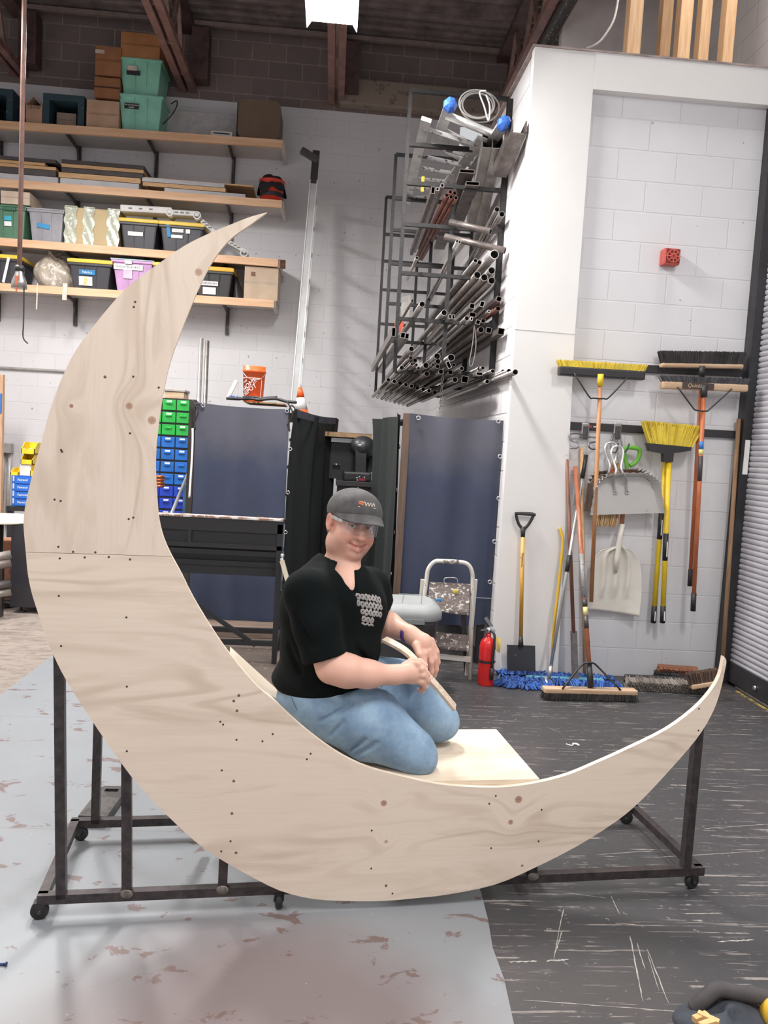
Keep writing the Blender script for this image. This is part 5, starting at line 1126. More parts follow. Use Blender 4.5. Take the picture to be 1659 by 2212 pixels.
def bristles(a, c, dvec, L, dep, cols, n, flare=0., r=.0016, nn=None):
    """tufts from the line a-c, pointing along dvec"""
    b = MB(); dvec = Vector(dvec).normalized(); ax = (c-a); nv = ax.normalized().cross(dvec)
    for i in range(n):
        t_ = (i+rb.random())/n; w = (rb.random()-.5)*dep; p = a+ax*t_+nv*w
        fl = ax.normalized()*((t_-.5)*flare+(rb.random()-.5)*.012)+nv*((rb.random()-.5)*.02)
        q = p+dvec*L*(.93+.1*rb.random())+fl; x = ax.normalized()*r; y = nv*r
        b.add([p-x-y, p+x-y, p+x+y, p-x+y, q-x-y, q+x-y, q+x+y, q-x+y], [(0, 1, 5, 4), (1, 2, 6, 5), (2, 3, 7, 6), (3, 0, 4, 7), (4, 5, 6, 7)], i % len(cols))
    ka = ax.normalized()*.004; w_ = dep*.44; b.prism([a+ka+nv*w_, c-ka+nv*w_, c-ka-nv*w_, a+ka-nv*w_], dvec*L*.86, 0)
    return b
def handle(o, pts, r, m_, name='handle'):
    b = MB(); b.tube(pts, r, 12); return part(name, b, m_, o)
M_orange = wood((190, 108, 66), (164, 84, 48), 2, .35, 3, 8); M_tanw = wood((186, 132, 88), (158, 104, 66), 2, .5, 3, 8); M_yelp = mat((232, 196, 40), .4, 0, .08); M_blk = mat((40, 38, 39), .5, 0, .2)
M_bw = wood((204, 172, 140), (180, 146, 114), 0); MY = [mat((226, 198, 58), .6, 0, .1), mat((206, 176, 40), .6, 0, .1), mat((240, 214, 90), .6, 0, .1)]; MK = [mat((52, 48, 48), .8, 0, .2), mat((36, 34, 34), .8, 0, .2), mat((70, 64, 62), .8, 0, .2)]
def hung_broom(label, h0, h1, mb_, th, bl, bm_, bcols, pole, rp, mp_, sock=None, brace=None, yd=5.33, nb=700, tip=None, bdep=.06):
    a, c = PY(*h0, yd), PY(*h1, yd); o = thing('push_broom', label, 'broom', PY(*pole[1], yd), 'brooms hung head-up on the tool rails')
    up = Vector((0, 0, 1)); b = MB(); b.bar(a, c, .065, th, up, bev=.012); part('head_block', b, mb_, o)
    e = (c-a)*.015; part('bristle_head', bristles(a+e+up*th*.4, c-e+up*th*.4, up, bl, bdep, bcols, nb, .05), bcols, o)
    p, q = PY(*pole[0], yd-.03), PY(*pole[1], yd-.01); handle(o, [p, q], rp, mp_)
    if tip: t_ = tip; b = MB(); b.tube([q.lerp(p, t_), q-(p-q).normalized()*.006], rp*1.25, 12); part('grip', b, M_blk, o)
    if sock: b = MB(); b.tube([p+(p-q).normalized()*.03, p-(p-q).normalized()*.05], rp*1.5, 12); part('socket', b, sock, o)
    if brace: b = MB(); b.tube(catmull([PY(*w, yd-.04) for w in brace], 3), .0055, 8); part('brace', b, M_blk, o)
    return o
o = hung_broom('push broom with yellow bristles hung head-up by the pilaster', (1206, 801), (1391, 812), M_blk, .062, .048, None, MY, ((1297, 818), (1277, 1300)), .0142, M_tanw, M_yelp, [(1240, 806), (1272, 856), (1282, 860), (1305, 861), (1316, 858), (1356, 815)], 5.33)
o = hung_broom('push broom with thick black bristles, highest on the wall', (1427, 789), (1602, 792), M_bw, .03, .085, None, MK, ((1516, 800), (1490, 1264)), .0135, M_orange, M_blk, None, 5.39, 1100, .075)
o = hung_broom('push broom with tan block and grey bristles hung below the black one', (1428, 832), (1612, 839), M_bw, .05, .045, None, [mat((74, 72, 76), .8, 0, .2), mat((52, 50, 54), .8, 0, .2), mat((92, 90, 92), .8, 0, .2)], ((1521, 842), (1497, 1318)), .0145, M_orange, M_blk, [(1464, 836), (1494, 877), (1503, 886), (1525, 888), (1534, 883), (1581, 840)], 5.31, 800, .08)
p = PY(1512, 834, 5.27); b = MB(); b.box((p.x-.12, 5.273, p.z-.022), (p.x+.1, 5.276, p.z+.022)); q = part('label', b, mat((72, 56, 48), .5), o); letter('Quickie', .036, (p.x-.03, 5.271, p.z), mat((196, 172, 146), .6), q, shear=.25)
for y0, y1, c_ in ((951, 968, (52, 120, 196)), (968, 980, (226, 214, 130)), (982, 1036, (70, 62, 60))):
    t0, t1 = [(yy-842)/(1318-842) for yy in (y0, y1)]; A_, B_ = PY(1521, 842, 5.28), PY(1497, 1318, 5.30); b = MB(); b.tube([A_.lerp(B_, t0), A_.lerp(B_, t1)], .0152, 12); part('sticker', b, mat(c_, .5), o)
# angled yellow broom, and a second yellow pole beside it
o = thing('angle_broom', 'broom with long yellow bristles and yellow pole hung head-up', 'broom', PY(1431, 1345, 5.35))
a, c = PY(1400, 962, 5.34), PY(1494, 971, 5.34); b = MB(); b.prism([PY(*q, 5.31) for q in ((1399, 957), (1495, 966), (1492, 974), (1456, 979), (1454, 998), (1434, 998), (1434, 980), (1404, 974))], (0, .05, 0)); part('head_block', b, M_blk, o)
part('bristle_head', bristles(PY(1402, 960, 5.335), PY(1492, 968, 5.335), (.02, 0, 1), .155, .04, MY, 420, .14, .0022), MY, o)
A_, B_ = PY(1445, 996, 5.335), PY(1431, 1344, 5.35); handle(o, [A_, B_], .0172, M_yelp)
for t0, t1, nm in ((.443, .612, 'black_band'), (.897, 1.004, 'end_grip')):
    b = MB(); b.tube([A_.lerp(B_, t0), A_.lerp(B_, t1)], .0185, 12); q = part(nm, b, M_blk, o); m0 = A_.lerp(B_, (t0+t1)/2); b = MB(); b.bar(A_.lerp(B_, t0+(t1-t0)*.3)+Vector((.004, -.019, 0)), A_.lerp(B_, t0+(t1-t0)*.85)+Vector((.004, -.019, 0)), .007, .002, (0, 1, 0)); part('lettering', b, M_label, q)
o = thing('broom_pole', 'second yellow pole with black bands hanging beside the yellow broom', 'pole', PY(1411, 1345, 5.38)); A_, B_ = PY(1438, 985, 5.38), PY(1411, 1344, 5.40); handle(o, [A_, B_], .0172, M_yelp)
for t0, t1, nm in ((.33, .495, 'black_band'), (.9, 1.004, 'end_grip')):
    b = MB(); b.tube([A_.lerp(B_, t0), A_.lerp(B_, t1)], .0185, 12); q = part(nm, b, M_blk, o); b = MB(); b.bar(A_.lerp(B_, t0+(t1-t0)*.3)+Vector((.002, -.019, 0)), A_.lerp(B_, t0+(t1-t0)*.85)+Vector((.002, -.019, 0)), .007, .002, (0, 1, 0)); part('lettering', b, M_label, q)
# dustpans
def D(x, y, d): return PY(1210+x*.14467, 900+y*.14467, d)
def dustpan(label, dx, dy, yb, m_, proud=.075):
    o = thing('dustpan', label, 'dustpan', D(950+dx, 1450+dy, yb))
    rim = [(505, 1468), (492, 1250), (500, 1080), (560, 960), (660, 905), (800, 892), (1000, 882), (1180, 872), (1290, 895), (1380, 970), (1440, 1120), (1480, 1440)]
    R = [D(x+dx, y+dy, yb) for x, y in rim]; cen = sum(R, Vector())/len(R)
    b = MB(); ins = [cen+(p-cen)*.93+Vector((0, 0, -.004)) for p in R]; ins[0] = R[0].copy(); ins[-1] = R[-1].copy()
    b.add(ins, [tuple(range(len(ins)))]); part('pan', b, m_, o)
    cv = catmull(R, 8); ci = catmull(ins, 8); N = len(cv); vs = []; fs = []
    for i, (p, q) in enumerate(zip(ci, cv)):
        t_ = i/(N-1); h = proud*min(1, sin(pi*t_)*1.9)+.004; ple = .012*math.copysign(1, sin(i*1.6))*(1 if .18 < t_ < .38 or .62 < t_ < .84 else .15)
        out = (q-p).normalized() if (q-p).length > 1e-5 else Vector((1, 0, 0))
        vs += [p, p+out*(.028+ple*.3)+Vector((0, -h, 0)), p+out*(.034+ple)+Vector((0, -h-.003, 0))]
    for i in range(N-1):
        for k in (0, 1): fs.append((3*i+k, 3*i+k+1, 3*i+k+4, 3*i+k+3))
    b = MB(); b.add(vs, fs, 0); part('pleated_rim', b, m_, o)
    H = [(828, 1130, yb-.012), (805, 1000, yb-.02), (800, 930, yb-.05), (826, 860, yb-.075), (836, 780, yb-.07), (795, 660, yb-.05), (762, 545, yb-.04), (790, 462, yb-.03), (850, 440, yb-.03), (920, 462, yb-.03), (942, 545, yb-.04), (922, 680, yb-.05), (912, 780, yb-.07), (955, 865, yb-.075), (985, 930, yb-.05), (990, 1000, yb-.02), (1003, 1120, yb-.012)]
    b = MB(); b.tube(catmull([D(x+dx, y+dy, d_) for x, y, d_ in H], 4), .0085, 10); part('wire_handle', b, M_alu, o)
    for x in (830, 1005):
        b = MB(); p = D(x+dx, 1130+dy, yb-.012); b.box(p-Vector((.014, .003, .012)), p+Vector((.014, .003, .012)), 0, .002); q = part('handle_tab', b, M_alu, o); b = MB(); b.lathe([(.003, 0), (.003, .003)], p-Vector((0, .003, 0)), (0, -1, 0), 8); part('rivet', b, M_steel, q)
M_pan = speck((222, 218, 213), (186, 178, 170), .42, 10, .66, .2); M_pan_shaded = speck((160, 146, 136), (120, 104, 94), .45, 10, .6, .35)  # second pan: brown metal, its colour darkened for the shade behind the first
dustpan('bright metal dustpan hanging in front, with pleated rim', 0, 0, 5.31, M_pan); dustpan('brown shade-darkened metal dustpan hanging behind the bright one', -95, -55, 5.40, M_pan_shaded, .05)
# whisk broom between the dustpans
o = thing('whisk_broom', 'straw whisk broom with red stitching behind the bright dustpan', 'whisk broom', D(690, 1640, 5.365)); MS = [wood((214, 178, 132), (190, 150, 106), 2, .8, 4, 20), mat((196, 156, 110), .8, 0, .1), mat((224, 192, 148), .8, 0, .1)]
b = MB(); b.lathe([(.012, 0), (.018, -.03), (.022, -.05)], D(835, 595, 5.365), (0, 0, 1), 14); b.lathe([(.006, .0), (.014, .012), (.012, .03), (.004, .036)], D(833, 590, 5.365), (0, 0, 1), 12); part('ferrule', b, M_chrome, o)
a, c = D(800, 640, 5.365), D(868, 640, 5.365)
b = MB()
for i in range(170):
    t_ = rb.random(); w = (rb.random()-.5)*.03; p = a.lerp(c, t_)+Vector((0, w*.4, 0)); q = D(520+330*t_+(rb.random()-.5)*20, 1590+60*rb.random(), 5.365)+Vector((0, w, 0)); m_ = D(650+300*t_, 1000, 5.365)+Vector((0, w*1.2, 0)); b.tube([p, m_, q], .0024, 4, i % 3, caps=False)
part('bristle_head', b, MS, o)
for y in (800, 822): b = MB(); b.tube([D(705, y, 5.345), D(820, y+6, 5.335), D(925, y+4, 5.345)], .0022, 6); part('stitching', b, mat((206, 80, 52), .7), o)
# white scoop shovel with a green grip
o = thing('scoop_shovel', 'white plastic scoop shovel with a green D-shaped grip hung on the wall', 'shovel', P6(770, 670, 5.38)); M_gr = mat((98, 172, 52), .4, 0, .1); M_sc = mat((232, 226, 214), .3, 0, .06, 4)
b = MB(); b.tube(catmull([D(x, y, 5.385) for x, y in ((1000, 830), (990, 690), (965, 600), (960, 500), (1000, 462), (1130, 470), (1185, 500), (1180, 590), (1120, 690), (1040, 730))], 4), .015, 10); part('grip', b, M_gr, o)
handle(o, [D(1005, 780, 5.385), D(920, 1600, 5.385)], .0155, wood((176, 112, 84), (150, 88, 62), 2), 'shaft')
OUT = [(790, 268), (735, 275), (690, 292), (660, 325), (640, 430), (622, 560), (612, 632), (640, 645), (760, 660), (905, 677), (925, 655), (928, 540), (928, 420), (905, 345), (870, 300), (825, 272)]
def scoop(u, v):
    # v: 0 top .. 1 bottom, u across
    L = [(775, 268), (690, 292), (655, 330), (640, 430), (622, 560), (611, 634)]; Rr = [(825, 268), (880, 300), (915, 350), (928, 430), (928, 560), (915, 677)]
    def ip(A, t_): k = min(int(t_*5), 4); f = t_*5-k; return (A[k][0]*(1-f)+A[k+1][0]*f, A[k][1]*(1-f)+A[k+1][1]*f)
    (xa, ya), (xb, yb_) = ip(L, v), ip(Rr, v); x = xa+(xb-xa)*u; y = ya+(yb_-ya)*u
    dish = .05*(1-abs(2*u-1)**3)*min(1, .25+v)
    rib = 0
    for uc, w in ((.24, .05), (.5, .075), (.76, .05)):
        uu = uc+(uc-.5)*(-.15+.25*(1-v)) ; rib += .034*math.exp(-((u-uu)/w)**2)*(1 if .08 < v < .72 else max(0, 1-abs(v-(.08 if v < .5 else .72))*8))
    return P6(x, y, 5.37)+Vector((0, dish-rib, 0))
b = MB(); b.grid(scoop, 48, 36); bl = part('blade', b, M_sc, o); md_ = bl.modifiers.new('thickness', 'SOLIDIFY'); md_.thickness = .004
b = MB(); b.tube([P6(818, 140, 5.37), P6(800, 215, 5.365), P6(785, 330, 5.36), P6(775, 420, 5.375)], .02, 12, rs=[.0165, .019, .022, .012]); part('socket', b, M_sc, o)
# poles leaning on the wall
M_brn = wood((132, 88, 68), (100, 62, 48), 2, .5, 3, 8); M_cop = wood((178, 108, 78), (152, 84, 58), 2, .3, 3, 8)
fl = PZ(1241, 1478); o = thing('floor_scraper', 'dark brown pole with a grey wrapped lower end leaning on the wall', 'scraper', fl); p, q = PY(1224, 992, 5.43), PY(1239, 1366, 5.31); handle(o, [p, q], .0135, M_brn); b = MB(); b.bar(q+Vector((0, 0, .01)), PZ(1243, 1479, .002), .045, .012, (0, 1, 0)); part('wrapped_blade', b, mat((92, 88, 88), .7, 0, .25, 20), o)
fl = PZ(1262, 1462); o = thing('wooden_pole', 'light wooden pole leaning behind the copper-brown broom handle', 'pole', fl); handle(o, [PY(1256, 966, 5.455), PZ(1263, 1462, .002)], .0125, wood((222, 180, 134), (196, 150, 104), 2), 'shaft')
fl = PZ(1531, 1447); o = thing('wooden_pole', 'weathered wooden pole leaning in the corner by the roll-up door', 'pole', fl); fe = PZ(1531, 1464, .002); fe.y = 5.33; handle(o, [PY(1596, 905, 5.43), fe], .0145, wood((160, 124, 92), (128, 94, 66), 2), 'shaft')
# floor push broom with copper-brown pole
hd = PZ(1276, 1505); o = thing('push_broom', 'wide push broom standing on the black floor with copper-brown pole', 'broom', hd)
a, c = PZ(1176, 1492, .062), PZ(1377, 1497, .062); b = MB(); b.bar(a+Vector((0, .03, 0)), c+Vector((0, .03, 0)), .075, .032, (0, 0, 1), bev=.008); part('head_block', b, M_bw, o)
part('bristle_head', bristles(a+Vector((.008, .03, -.012)), c+Vector((-.008, .03, -.012)), (0, 0, -1), .048, .08, MK, 1100, .03), MK, o)
p, q = PY(1243, 1008, 5.44), PZ(1276, 1484, .085); handle(o, [p, q], .0148, M_cop)
b = MB(); b.tube([q.lerp(p, .1), q], .02, 12, rs=[.017, .022]); part('socket', b, M_blk, o)
for t0, t1, c_ in ((.31, .345, (228, 214, 140)), (.345, .38, (60, 56, 56)), (.385, .585, (150, 148, 146)), (.25, .31, (70, 66, 64))):
    b = MB(); b.tube([q.lerp(p, t0), q.lerp(p, t1)], .0156, 12); part('sticker', b, speck(c_, (60, 60, 62) if c_[0] != 228 else (214, 200, 120), .4, 60, .6), o)
b = MB(); w = [PZ(1215, 1488, .08), q.lerp(p, .085)+Vector((-.06, -.0, .0)), q.lerp(p, .105)+Vector((-.02, -.02, 0)), q.lerp(p, .105)+Vector((.02, -.02, 0)), q.lerp(p, .085)+Vector((.06, 0, 0)), PZ(1341, 1491, .08)]; b.tube(catmull(w, 3), .0065, 8); part('brace', b, M_blk, o)
b = MB(); p_ = a.lerp(c, .47)+Vector((0, -.0, .0165)); b.prism([a.lerp(c, .24)+Vector((0, .005, .0165)), a.lerp(c, .75)+Vector((0, .005, .0165)), a.lerp(c, .66)+Vector((0, .055, .0165)), a.lerp(c, .33)+Vector((0, .055, .0165))], (0, 0, .001)); part('label', b, mat((150, 132, 116), .5), o)
# dust mop: blue shaggy head on the floor, silver pole
mp0 = PZ(1185, 1466); o = thing('dust_mop', 'blue shaggy dust mop with a silver pole leaning on the wall', 'mop', mp0); MB3 = [mat((40, 78, 150), .9, 0, .25), mat((26, 56, 120), .9, 0, .25), mat((62, 104, 176), .9, 0, .25)]
p, q = PY(1266, 984, 5.45), PZ(1186, 1464, .05); handle(o, [p, q], .0115, M_alu)
for t0, t1 in ((-.002, .105), (.455, .53)): b = MB(); b.tube([p.lerp(q, t0), p.lerp(q, t1)], .0145, 12); part('grip', b, M_blk, o)
b = MB(); b.tube([q.lerp(p, .05), q], .014, 10); b.lathe([(.045, 0), (.045, .01), (.02, .02)], q-Vector((0, 0, .03)), (0, -.5, 1), 16); part('swivel_joint', b, M_alu, o)
cA, cB = PZ(1080, 1466), PZ(1330, 1480)
b = MB()
for i in range(620):
    t_ = rb.random(); e = rb.choice((-1, 1)); wd = .10 if t_ < .9 else .05; w0 = e*(.02+.055*rb.random()); base = cA.lerp(cB, t_)+Vector((0, w0, .025))
    ln = .05+.05*rb.random(); di = Vector(((rb.random()-.5)*.09, e*ln*.8, 0)); b.tube([base, base+di*.5+Vector((0, 0, .022*rb.random())), Vector(((base+di).x, (base+di).y, .006+.012*rb.random()))], .0055, 5, i % 3, caps=False)
part('mop_yarn', b, MB3, o)
b = MB(); b.box(cA.lerp(cB, .22)+Vector((0, -.05, .012)), cA.lerp(cB, .9)+Vector((0, .05, .034)), 0, .01); part('mop_plate', b, mat((86, 150, 166), .6, 0, .15), o)
# blue shaggy mop pad in front
g0 = PZ(1135, 1482); b = MB()
for i in range(300):
    a_ = rb.random()*2*pi; rr_ = sqrt(rb.random()); base = g0+Vector((.17*rr_*cos(a_), .07*rr_*sin(a_), .012+.02*(1-rr_))); d_ = Vector((.05*cos(a_)+(rb.random()-.5)*.05, .035*sin(a_)+(rb.random()-.5)*.03, 0)); b.tube([base, base+d_*.5+Vector((0, 0, .012)), Vector(((base+d_).x, (base+d_).y, .006))], .005, 5, i % 3, caps=False)
solo('mop_pad', b, MB3, 'loose blue shaggy mop pad lying in front of the black shovel', 'mop pad')
# yellow bar leaning by the pilaster edge
b = MB(); b.tube(catmull([PY(1209, 1140, 5.40), PY(1214.5, 1160, 5.385), PY(1215, 1185, 5.375), PY(1207, 1262, 5.355), PY(1197, 1352, 5.33), PZ(1190, 1462, .004)], 5), .011, 8); solo('pry_bar', b, speck((226, 180, 44), (120, 90, 40), .45, 30, .7), 'yellow bent-top bar leaning at the pilaster edge beside the mop', 'bar')
# black D-handle shovel on the pilaster
o = thing('flat_shovel', 'flat black-bladed shovel with D-shaped grip leaning on the pilaster', 'shovel', PZ(1125, 1460)); b = MB(); b.tube(catmull([PY(x, y, 5.375) for x, y in ((1129, 1143), (1120, 1131), (1115, 1112), (1120, 1109), (1150, 1110), (1151, 1116), (1143, 1131), (1132, 1143))], 4), .0105, 10); b.bar(PY(1112, 1109, 5.375), PY(1157, 1112, 5.375), .025, .02, (0, 0, 1), bev=.006); part('grip', b, M_blk, o)
b = MB(); b.tube([PY(1130, 1138, 5.375), PY(1129.3, 1162, 5.374)], .016, 12, rs=[.018, .0145]); part('collar', b, M_blk, o)
M_ysh = wood((206, 156, 68), (178, 126, 48), 2, .4, 3, 8); h_ = handle(o, [PY(1129.4, 1158, 5.374), PY(1125, 1376, 5.345)], .0145, M_ysh, 'shaft')
letter('Stagecraft', .026, PY(1128.6, 1210, 5.352), mat((70, 50, 34), .6), h_, x=(.02, 0, -1), z=(1, 0, .02))
b = MB(); b.tube([PY(1125, 1374, 5.345), PY(1125, 1398, 5.33)], .016, 12, rs=[.0145, .02]); part('socket', b, M_blk, o)
b = MB(); A4 = [PY(1095, 1393, 5.335), PY(1156, 1395, 5.335), PZ(1157, 1462, .003), PZ(1096, 1460, .003)]; b.prism(A4, (0, .004, 0)); part('blade', b, speck((88, 86, 86), (124, 120, 118), .5, 12, .62, .35), o)
# fire extinguisher with yellow tag
fx = PZ(1048, 1478); r = .055; o = thing('fire_extinguisher', 'red fire extinguisher with black hose standing by the step stool', 'fire extinguisher', fx); M_r = mat((206, 36, 36), .25, 0, .08)
b = MB(); b.lathe([(r*.96, 0), (r, .008), (r, .25), (r*.93, .285), (r*.7, .31), (r*.32, .325), (.017, .33), (.017, .352)], fx, (0, 0, 1), 30); part('cylinder', b, M_r, o)
b = MB(); b.lathe([(.018, .35), (.02, .375), (.014, .39)], fx, (0, 0, 1), 16); b.bar(fx+Vector((.02, 0, .385)), fx+Vector((-.055, -.01, .37)), .02, .006); part('valve', b, M_chrome, o)
b = MB(); b.bar(fx+Vector((.02, 0, .392)), fx+Vector((-.03, -.01, .455)), .022, .006, (0, 1, 0)); part('lever', b, M_chrome, o)
b = MB(); b.lathe([(.012, 0), (.012, .012)], fx+Vector((.025, -.02, .372)), (0, -1, .1), 14); part('gauge', b, M_chrome, o)
b = MB(); b.tube(catmull([fx+Vector((.012, -.02, .37)), fx+Vector((.03, -.045, .345)), fx+Vector((.028, -.062, .25)), fx+Vector((.026, -.062, .13))], 6), .0085, 8); hs = part('hose', b, M_rubber, o)
b = MB(); b.tube([fx+Vector((.026, -.062, .13)), fx+Vector((.026, -.062, .05))], .012, 10); part('nozzle', b, M_blk, hs)
b = MB(); b.lathe([(r+.002, .155), (r+.002, .172)], fx, (0, 0, 1), 30, cap=False); part('strap', b, M_blk, o)
b = MB(); b.grid(lambda u, v: fx+Vector(((r+.0015)*cos(-.95+u*.85), (r+.0015)*sin(-.95+u*.85), .12+.13*v)), 10, 1); part('label', b, speck((226, 222, 220), (120, 118, 120), .5, 60, .62), o)
b = MB(); b.grid(lambda u, v: fx+Vector((.045+.035*u+.012*v*(1-u), -.02-.01*sin(v*3), .335-.1*v-.015*u)), 4, 8); part('inspection_tag', b, mat((218, 188, 96), .7), o)
# brooms lying on the floor near the corner
def lying(label, a, c, bl, dvec, blk, cols, n, bd=.07, th=.035, name='loose_broom', bm_=None):
    o = thing(name, label, 'broom head', (a+c)/2*1.0); b = MB(); b.bar(a, c, .07, th, dvec, bev=.008); part('head_block', b, blk, o)
    part('bristle_head', bristles(a, c, dvec, bl, bd, cols, n, .02, .0022), cols, o); return o
MG = [mat((132, 122, 114), .9, 0, .15), mat((110, 100, 94), .9, 0, .15), mat((150, 140, 132), .9, 0, .15)]; MBr = [mat((92, 72, 60), .9, 0, .15), mat((70, 54, 46), .9, 0, .15), mat((116, 92, 76), .9, 0, .15)]; MO = [mat((150, 98, 72), .9, 0, .15), mat((120, 76, 56), .9, 0, .15)]
a, c = PZ(1354, 1472, .055)+Vector((0, .05, 0)), PZ(1538, 1482, .055)+Vector((0, .05, 0)); lying('wide grey dusty push broom head lying on its side on the floor', a, c, .085, (0, -1, -.32), M_blk, MG, 900)
a, c = PZ(1419, 1463, .045)+Vector((0, .06, 0)), PZ(1480, 1470, .045)+Vector((0, .06, 0)); lying('small black brush block lying against the wall behind the grey broom head', a, c, .03, (0, -1, -.3), M_blk, MK, 200)
a, c = PZ(1422, 1446, .09)+Vector((0, .02, 0)), PZ(1508, 1452, .09)+Vector((0, .02, 0)); lying('rust-coloured brush resting on the black block against the wall', a, c, .035, (0, -.8, -.5), mat((130, 84, 64), .8), MO, 300)
a, c = PZ(1484, 1478, .075)+Vector((0, -.05, .0)), PZ(1550, 1473, .12)+Vector((0, -.0, .0)); lying('brown bristled broom head tilted up on the heap by the roll-up door', a, c, .09, (-.25, .1, 1), M_bw, MBr, 600, .05, .03)
a = PZ(1408, 1468, .02); part_o = lying('small yellow brush tip peeking out left of the black block', a, a+Vector((.035, .01, 0)), .03, (-.8, -.2, .1), M_bw, MY, 60, .02, .02)
# scraps of white ties on the floor
b = MB(); p = PZ(1238, 1609, .004); b.tube(catmull([p+Vector((-.035, .01, 0)), p+Vector((-.01, -.01, 0)), p+Vector((.01, .008, .004)), p+Vector((.03, -.006, 0)), p+Vector((.028, .02, 0)), p+Vector((0, .012, .003)), p+Vector((.036, .0, 0))], 5), .003, 6); solo('plastic_tie', b, M_label, 'small white tangled plastic tie on the black floor', 'plastic tie')
# red alarm box on the block wall
o = thing('alarm_box', 'small red alarm box with a grille high on the block wall', 'alarm', PY(1448, 555, 5.46)); c = PY(1450, 555, 5.42); w, h = .057, .055
b = MB(); b.box((c.x-w, 5.40, c.z-h), (c.x+w, 5.48, c.z+h), 0, .012); part('housing', b, speck((206, 84, 72), (176, 60, 52), .5, 30, .6), o)
b = MB(); b.box((c.x-w+.014, 5.396, c.z-h+.012), (c.x+w-.006, 5.401, c.z+h-.008)); part('recess', b, mat((116, 40, 36), .7), o)
b = MB(); y_ = 5.392; cx_ = c.x+.004
for k in range(8):
    a_ = k*pi/4; b.bar((cx_, y_, c.z), (cx_+.05*cos(a_), y_, c.z+.045*sin(a_)), .006, .006, (0, 1, 0))
for rr_ in (.02, .042): b.tube([(cx_+rr_*cos(q*pi/4+.39)*1.05, y_, c.z+rr_*sin(q*pi/4+.39)) for q in range(8)], .0035, 6, closed=True)
part('grille', b, mat((214, 92, 80), .5), o)
# cable over the enclosure top
b = MB(); b.tube(catmull([PY(1335, 0, 5.5), PY(1325, 45, 5.45), PY(1300, 85, 5.42), PY(1280, 100, 5.42), PY(1268, 104, 5.45)], 6), .008, 8); solo('cable', b, mat((196, 186, 178), .5), 'pale cable curling down onto the top of the enclosure', 'cable')
# ------------------------------------------------------------------ CURTAINED RACKS, BENCHES AND THE REST
t = NT('blue_tarp'); v = t.coord(); sp = t.sep(v)
c_ = t.mix(t.noise(v, 3, 5), (56, 63, 86), (42, 49, 70)); c_ = t.mix(t.math('MULTIPLY', t.ramp(t.math('ADD', t.math('MULTIPLY', sp[2], .55), t.math('MULTIPLY', t.noise(v, 4, 4), .25)), [(.85, (0, 0, 0, 1)), (1.12, (1, 1, 1, 1))]), .5), c_, (98, 94, 98)); t.base(c_); t.bump(t.noise(v, 90, 3), .1, .002); M_tarp = t.set(.75)
M_vel = mat((20, 28, 26), .9, 0, .3, 3, stretch=(6, 6, .4)); M_groove = mat((54, 46, 42), .8, 0, .2)
def cloth(p00, p10, h0, h1, sag, folds, amp, nrm, seed=0):
    """hanging cloth from top line p00-p10 down to z=h0..h1"""
    rg = random.Random(seed); ph = [rg.random()*6 for _ in range(6)]
    def fn(u, v):
        tp = p00.lerp(p10, u); top = tp.z-sag*sin(pi*u); bot = h0+(h1-h0)*u; z = top+(bot-top)*v
        k = amp*(.25+.75*v**.6)*(sin(u*folds*2*pi+ph[0]+.6*sin(v*3+ph[1]))+.5*sin(u*folds*3.3*pi+ph[2]))+amp*1.5*(1-v)**4*cos(u*2*pi*2)
        return Vector((tp.x, tp.y, z))+nrm*k
    return fn
def grommet(o, p, n=(0, -1, 0)):
    b = MB(); n = Vector(n).normalized(); x = Vector((0, 0, 1)).cross(n).normalized(); z = n.cross(x)
    b.tube([p+x*.013*cos(q*pi/6)+z*.013*sin(q*pi/6) for q in range(12)], .005, 6, closed=True); return part('grommet', b, M_chrome, o)
# left curtained rack
YL_ = 6.4; a, c = PY(424, 869, YL_), PY(626, 884, YL_); bk = PZ(721, 905, c.z-.01)
o = thing('curtained_rack', 'rack hung with blue cloth in front, behind the black wheeled frame', 'curtained rack', ((a.x+c.x)/2, YL_+.4, 0), 'racks covered with blue and dark cloth')
b = MB(); b.grid(cloth(a, c, .10, .07, .012, 2.2, .014, Vector((0, -1, 0)), 1), 60, 40); part('front_curtain', b, M_tarp, o)
sn = Vector((bk.y-c.y, -(bk.x-c.x), 0)).normalized(); b = MB(); b.grid(cloth(c+Vector((0, 0, 0)), bk, .1, .1, .02, 3.2, .03, sn, 2), 50, 30); part('side_curtain', b, M_vel, o)
b = MB(); b.grid(lambda u, v: c.lerp(bk, u)+Vector((0, 0, .012-.06*v-.02*sin(pi*u)))+sn*.035, 16, 2); part('top_hem', b, mat((74, 76, 92), .8, 0, .2), o)
b = MB(); b.prism([a+Vector((.02, .05, -.02)), c+Vector((-.03, .05, -.02)), bk+Vector((-.04, -.03, -.03)), Vector((a.x+.3, bk.y, bk.z-.03))], (0, 0, -.03)); part('top_board', b, M_groove, o)
for p in (a+Vector((.03, .04, 0)), c+Vector((-.04, .05, 0)), bk+Vector((-.06, -.05, 0)), Vector((a.x+.3, bk.y-.03, a.z))):
    b = MB(); b.box((p.x-.025, p.y-.025, 0), (p.x+.025, p.y+.025, a.z-.03)); part('post', b, M_black, o)
b = MB(); b.box((a.x-.055, YL_+.0, .0), (a.x-.005, YL_+.05, a.z+.02)); part('side_post', b, M_groove, o)
for q in ((439, 876), (620, 888), (627, 970), (622, 1064), (617, 1150)): grommet(o, PY(*q, YL_-.03))
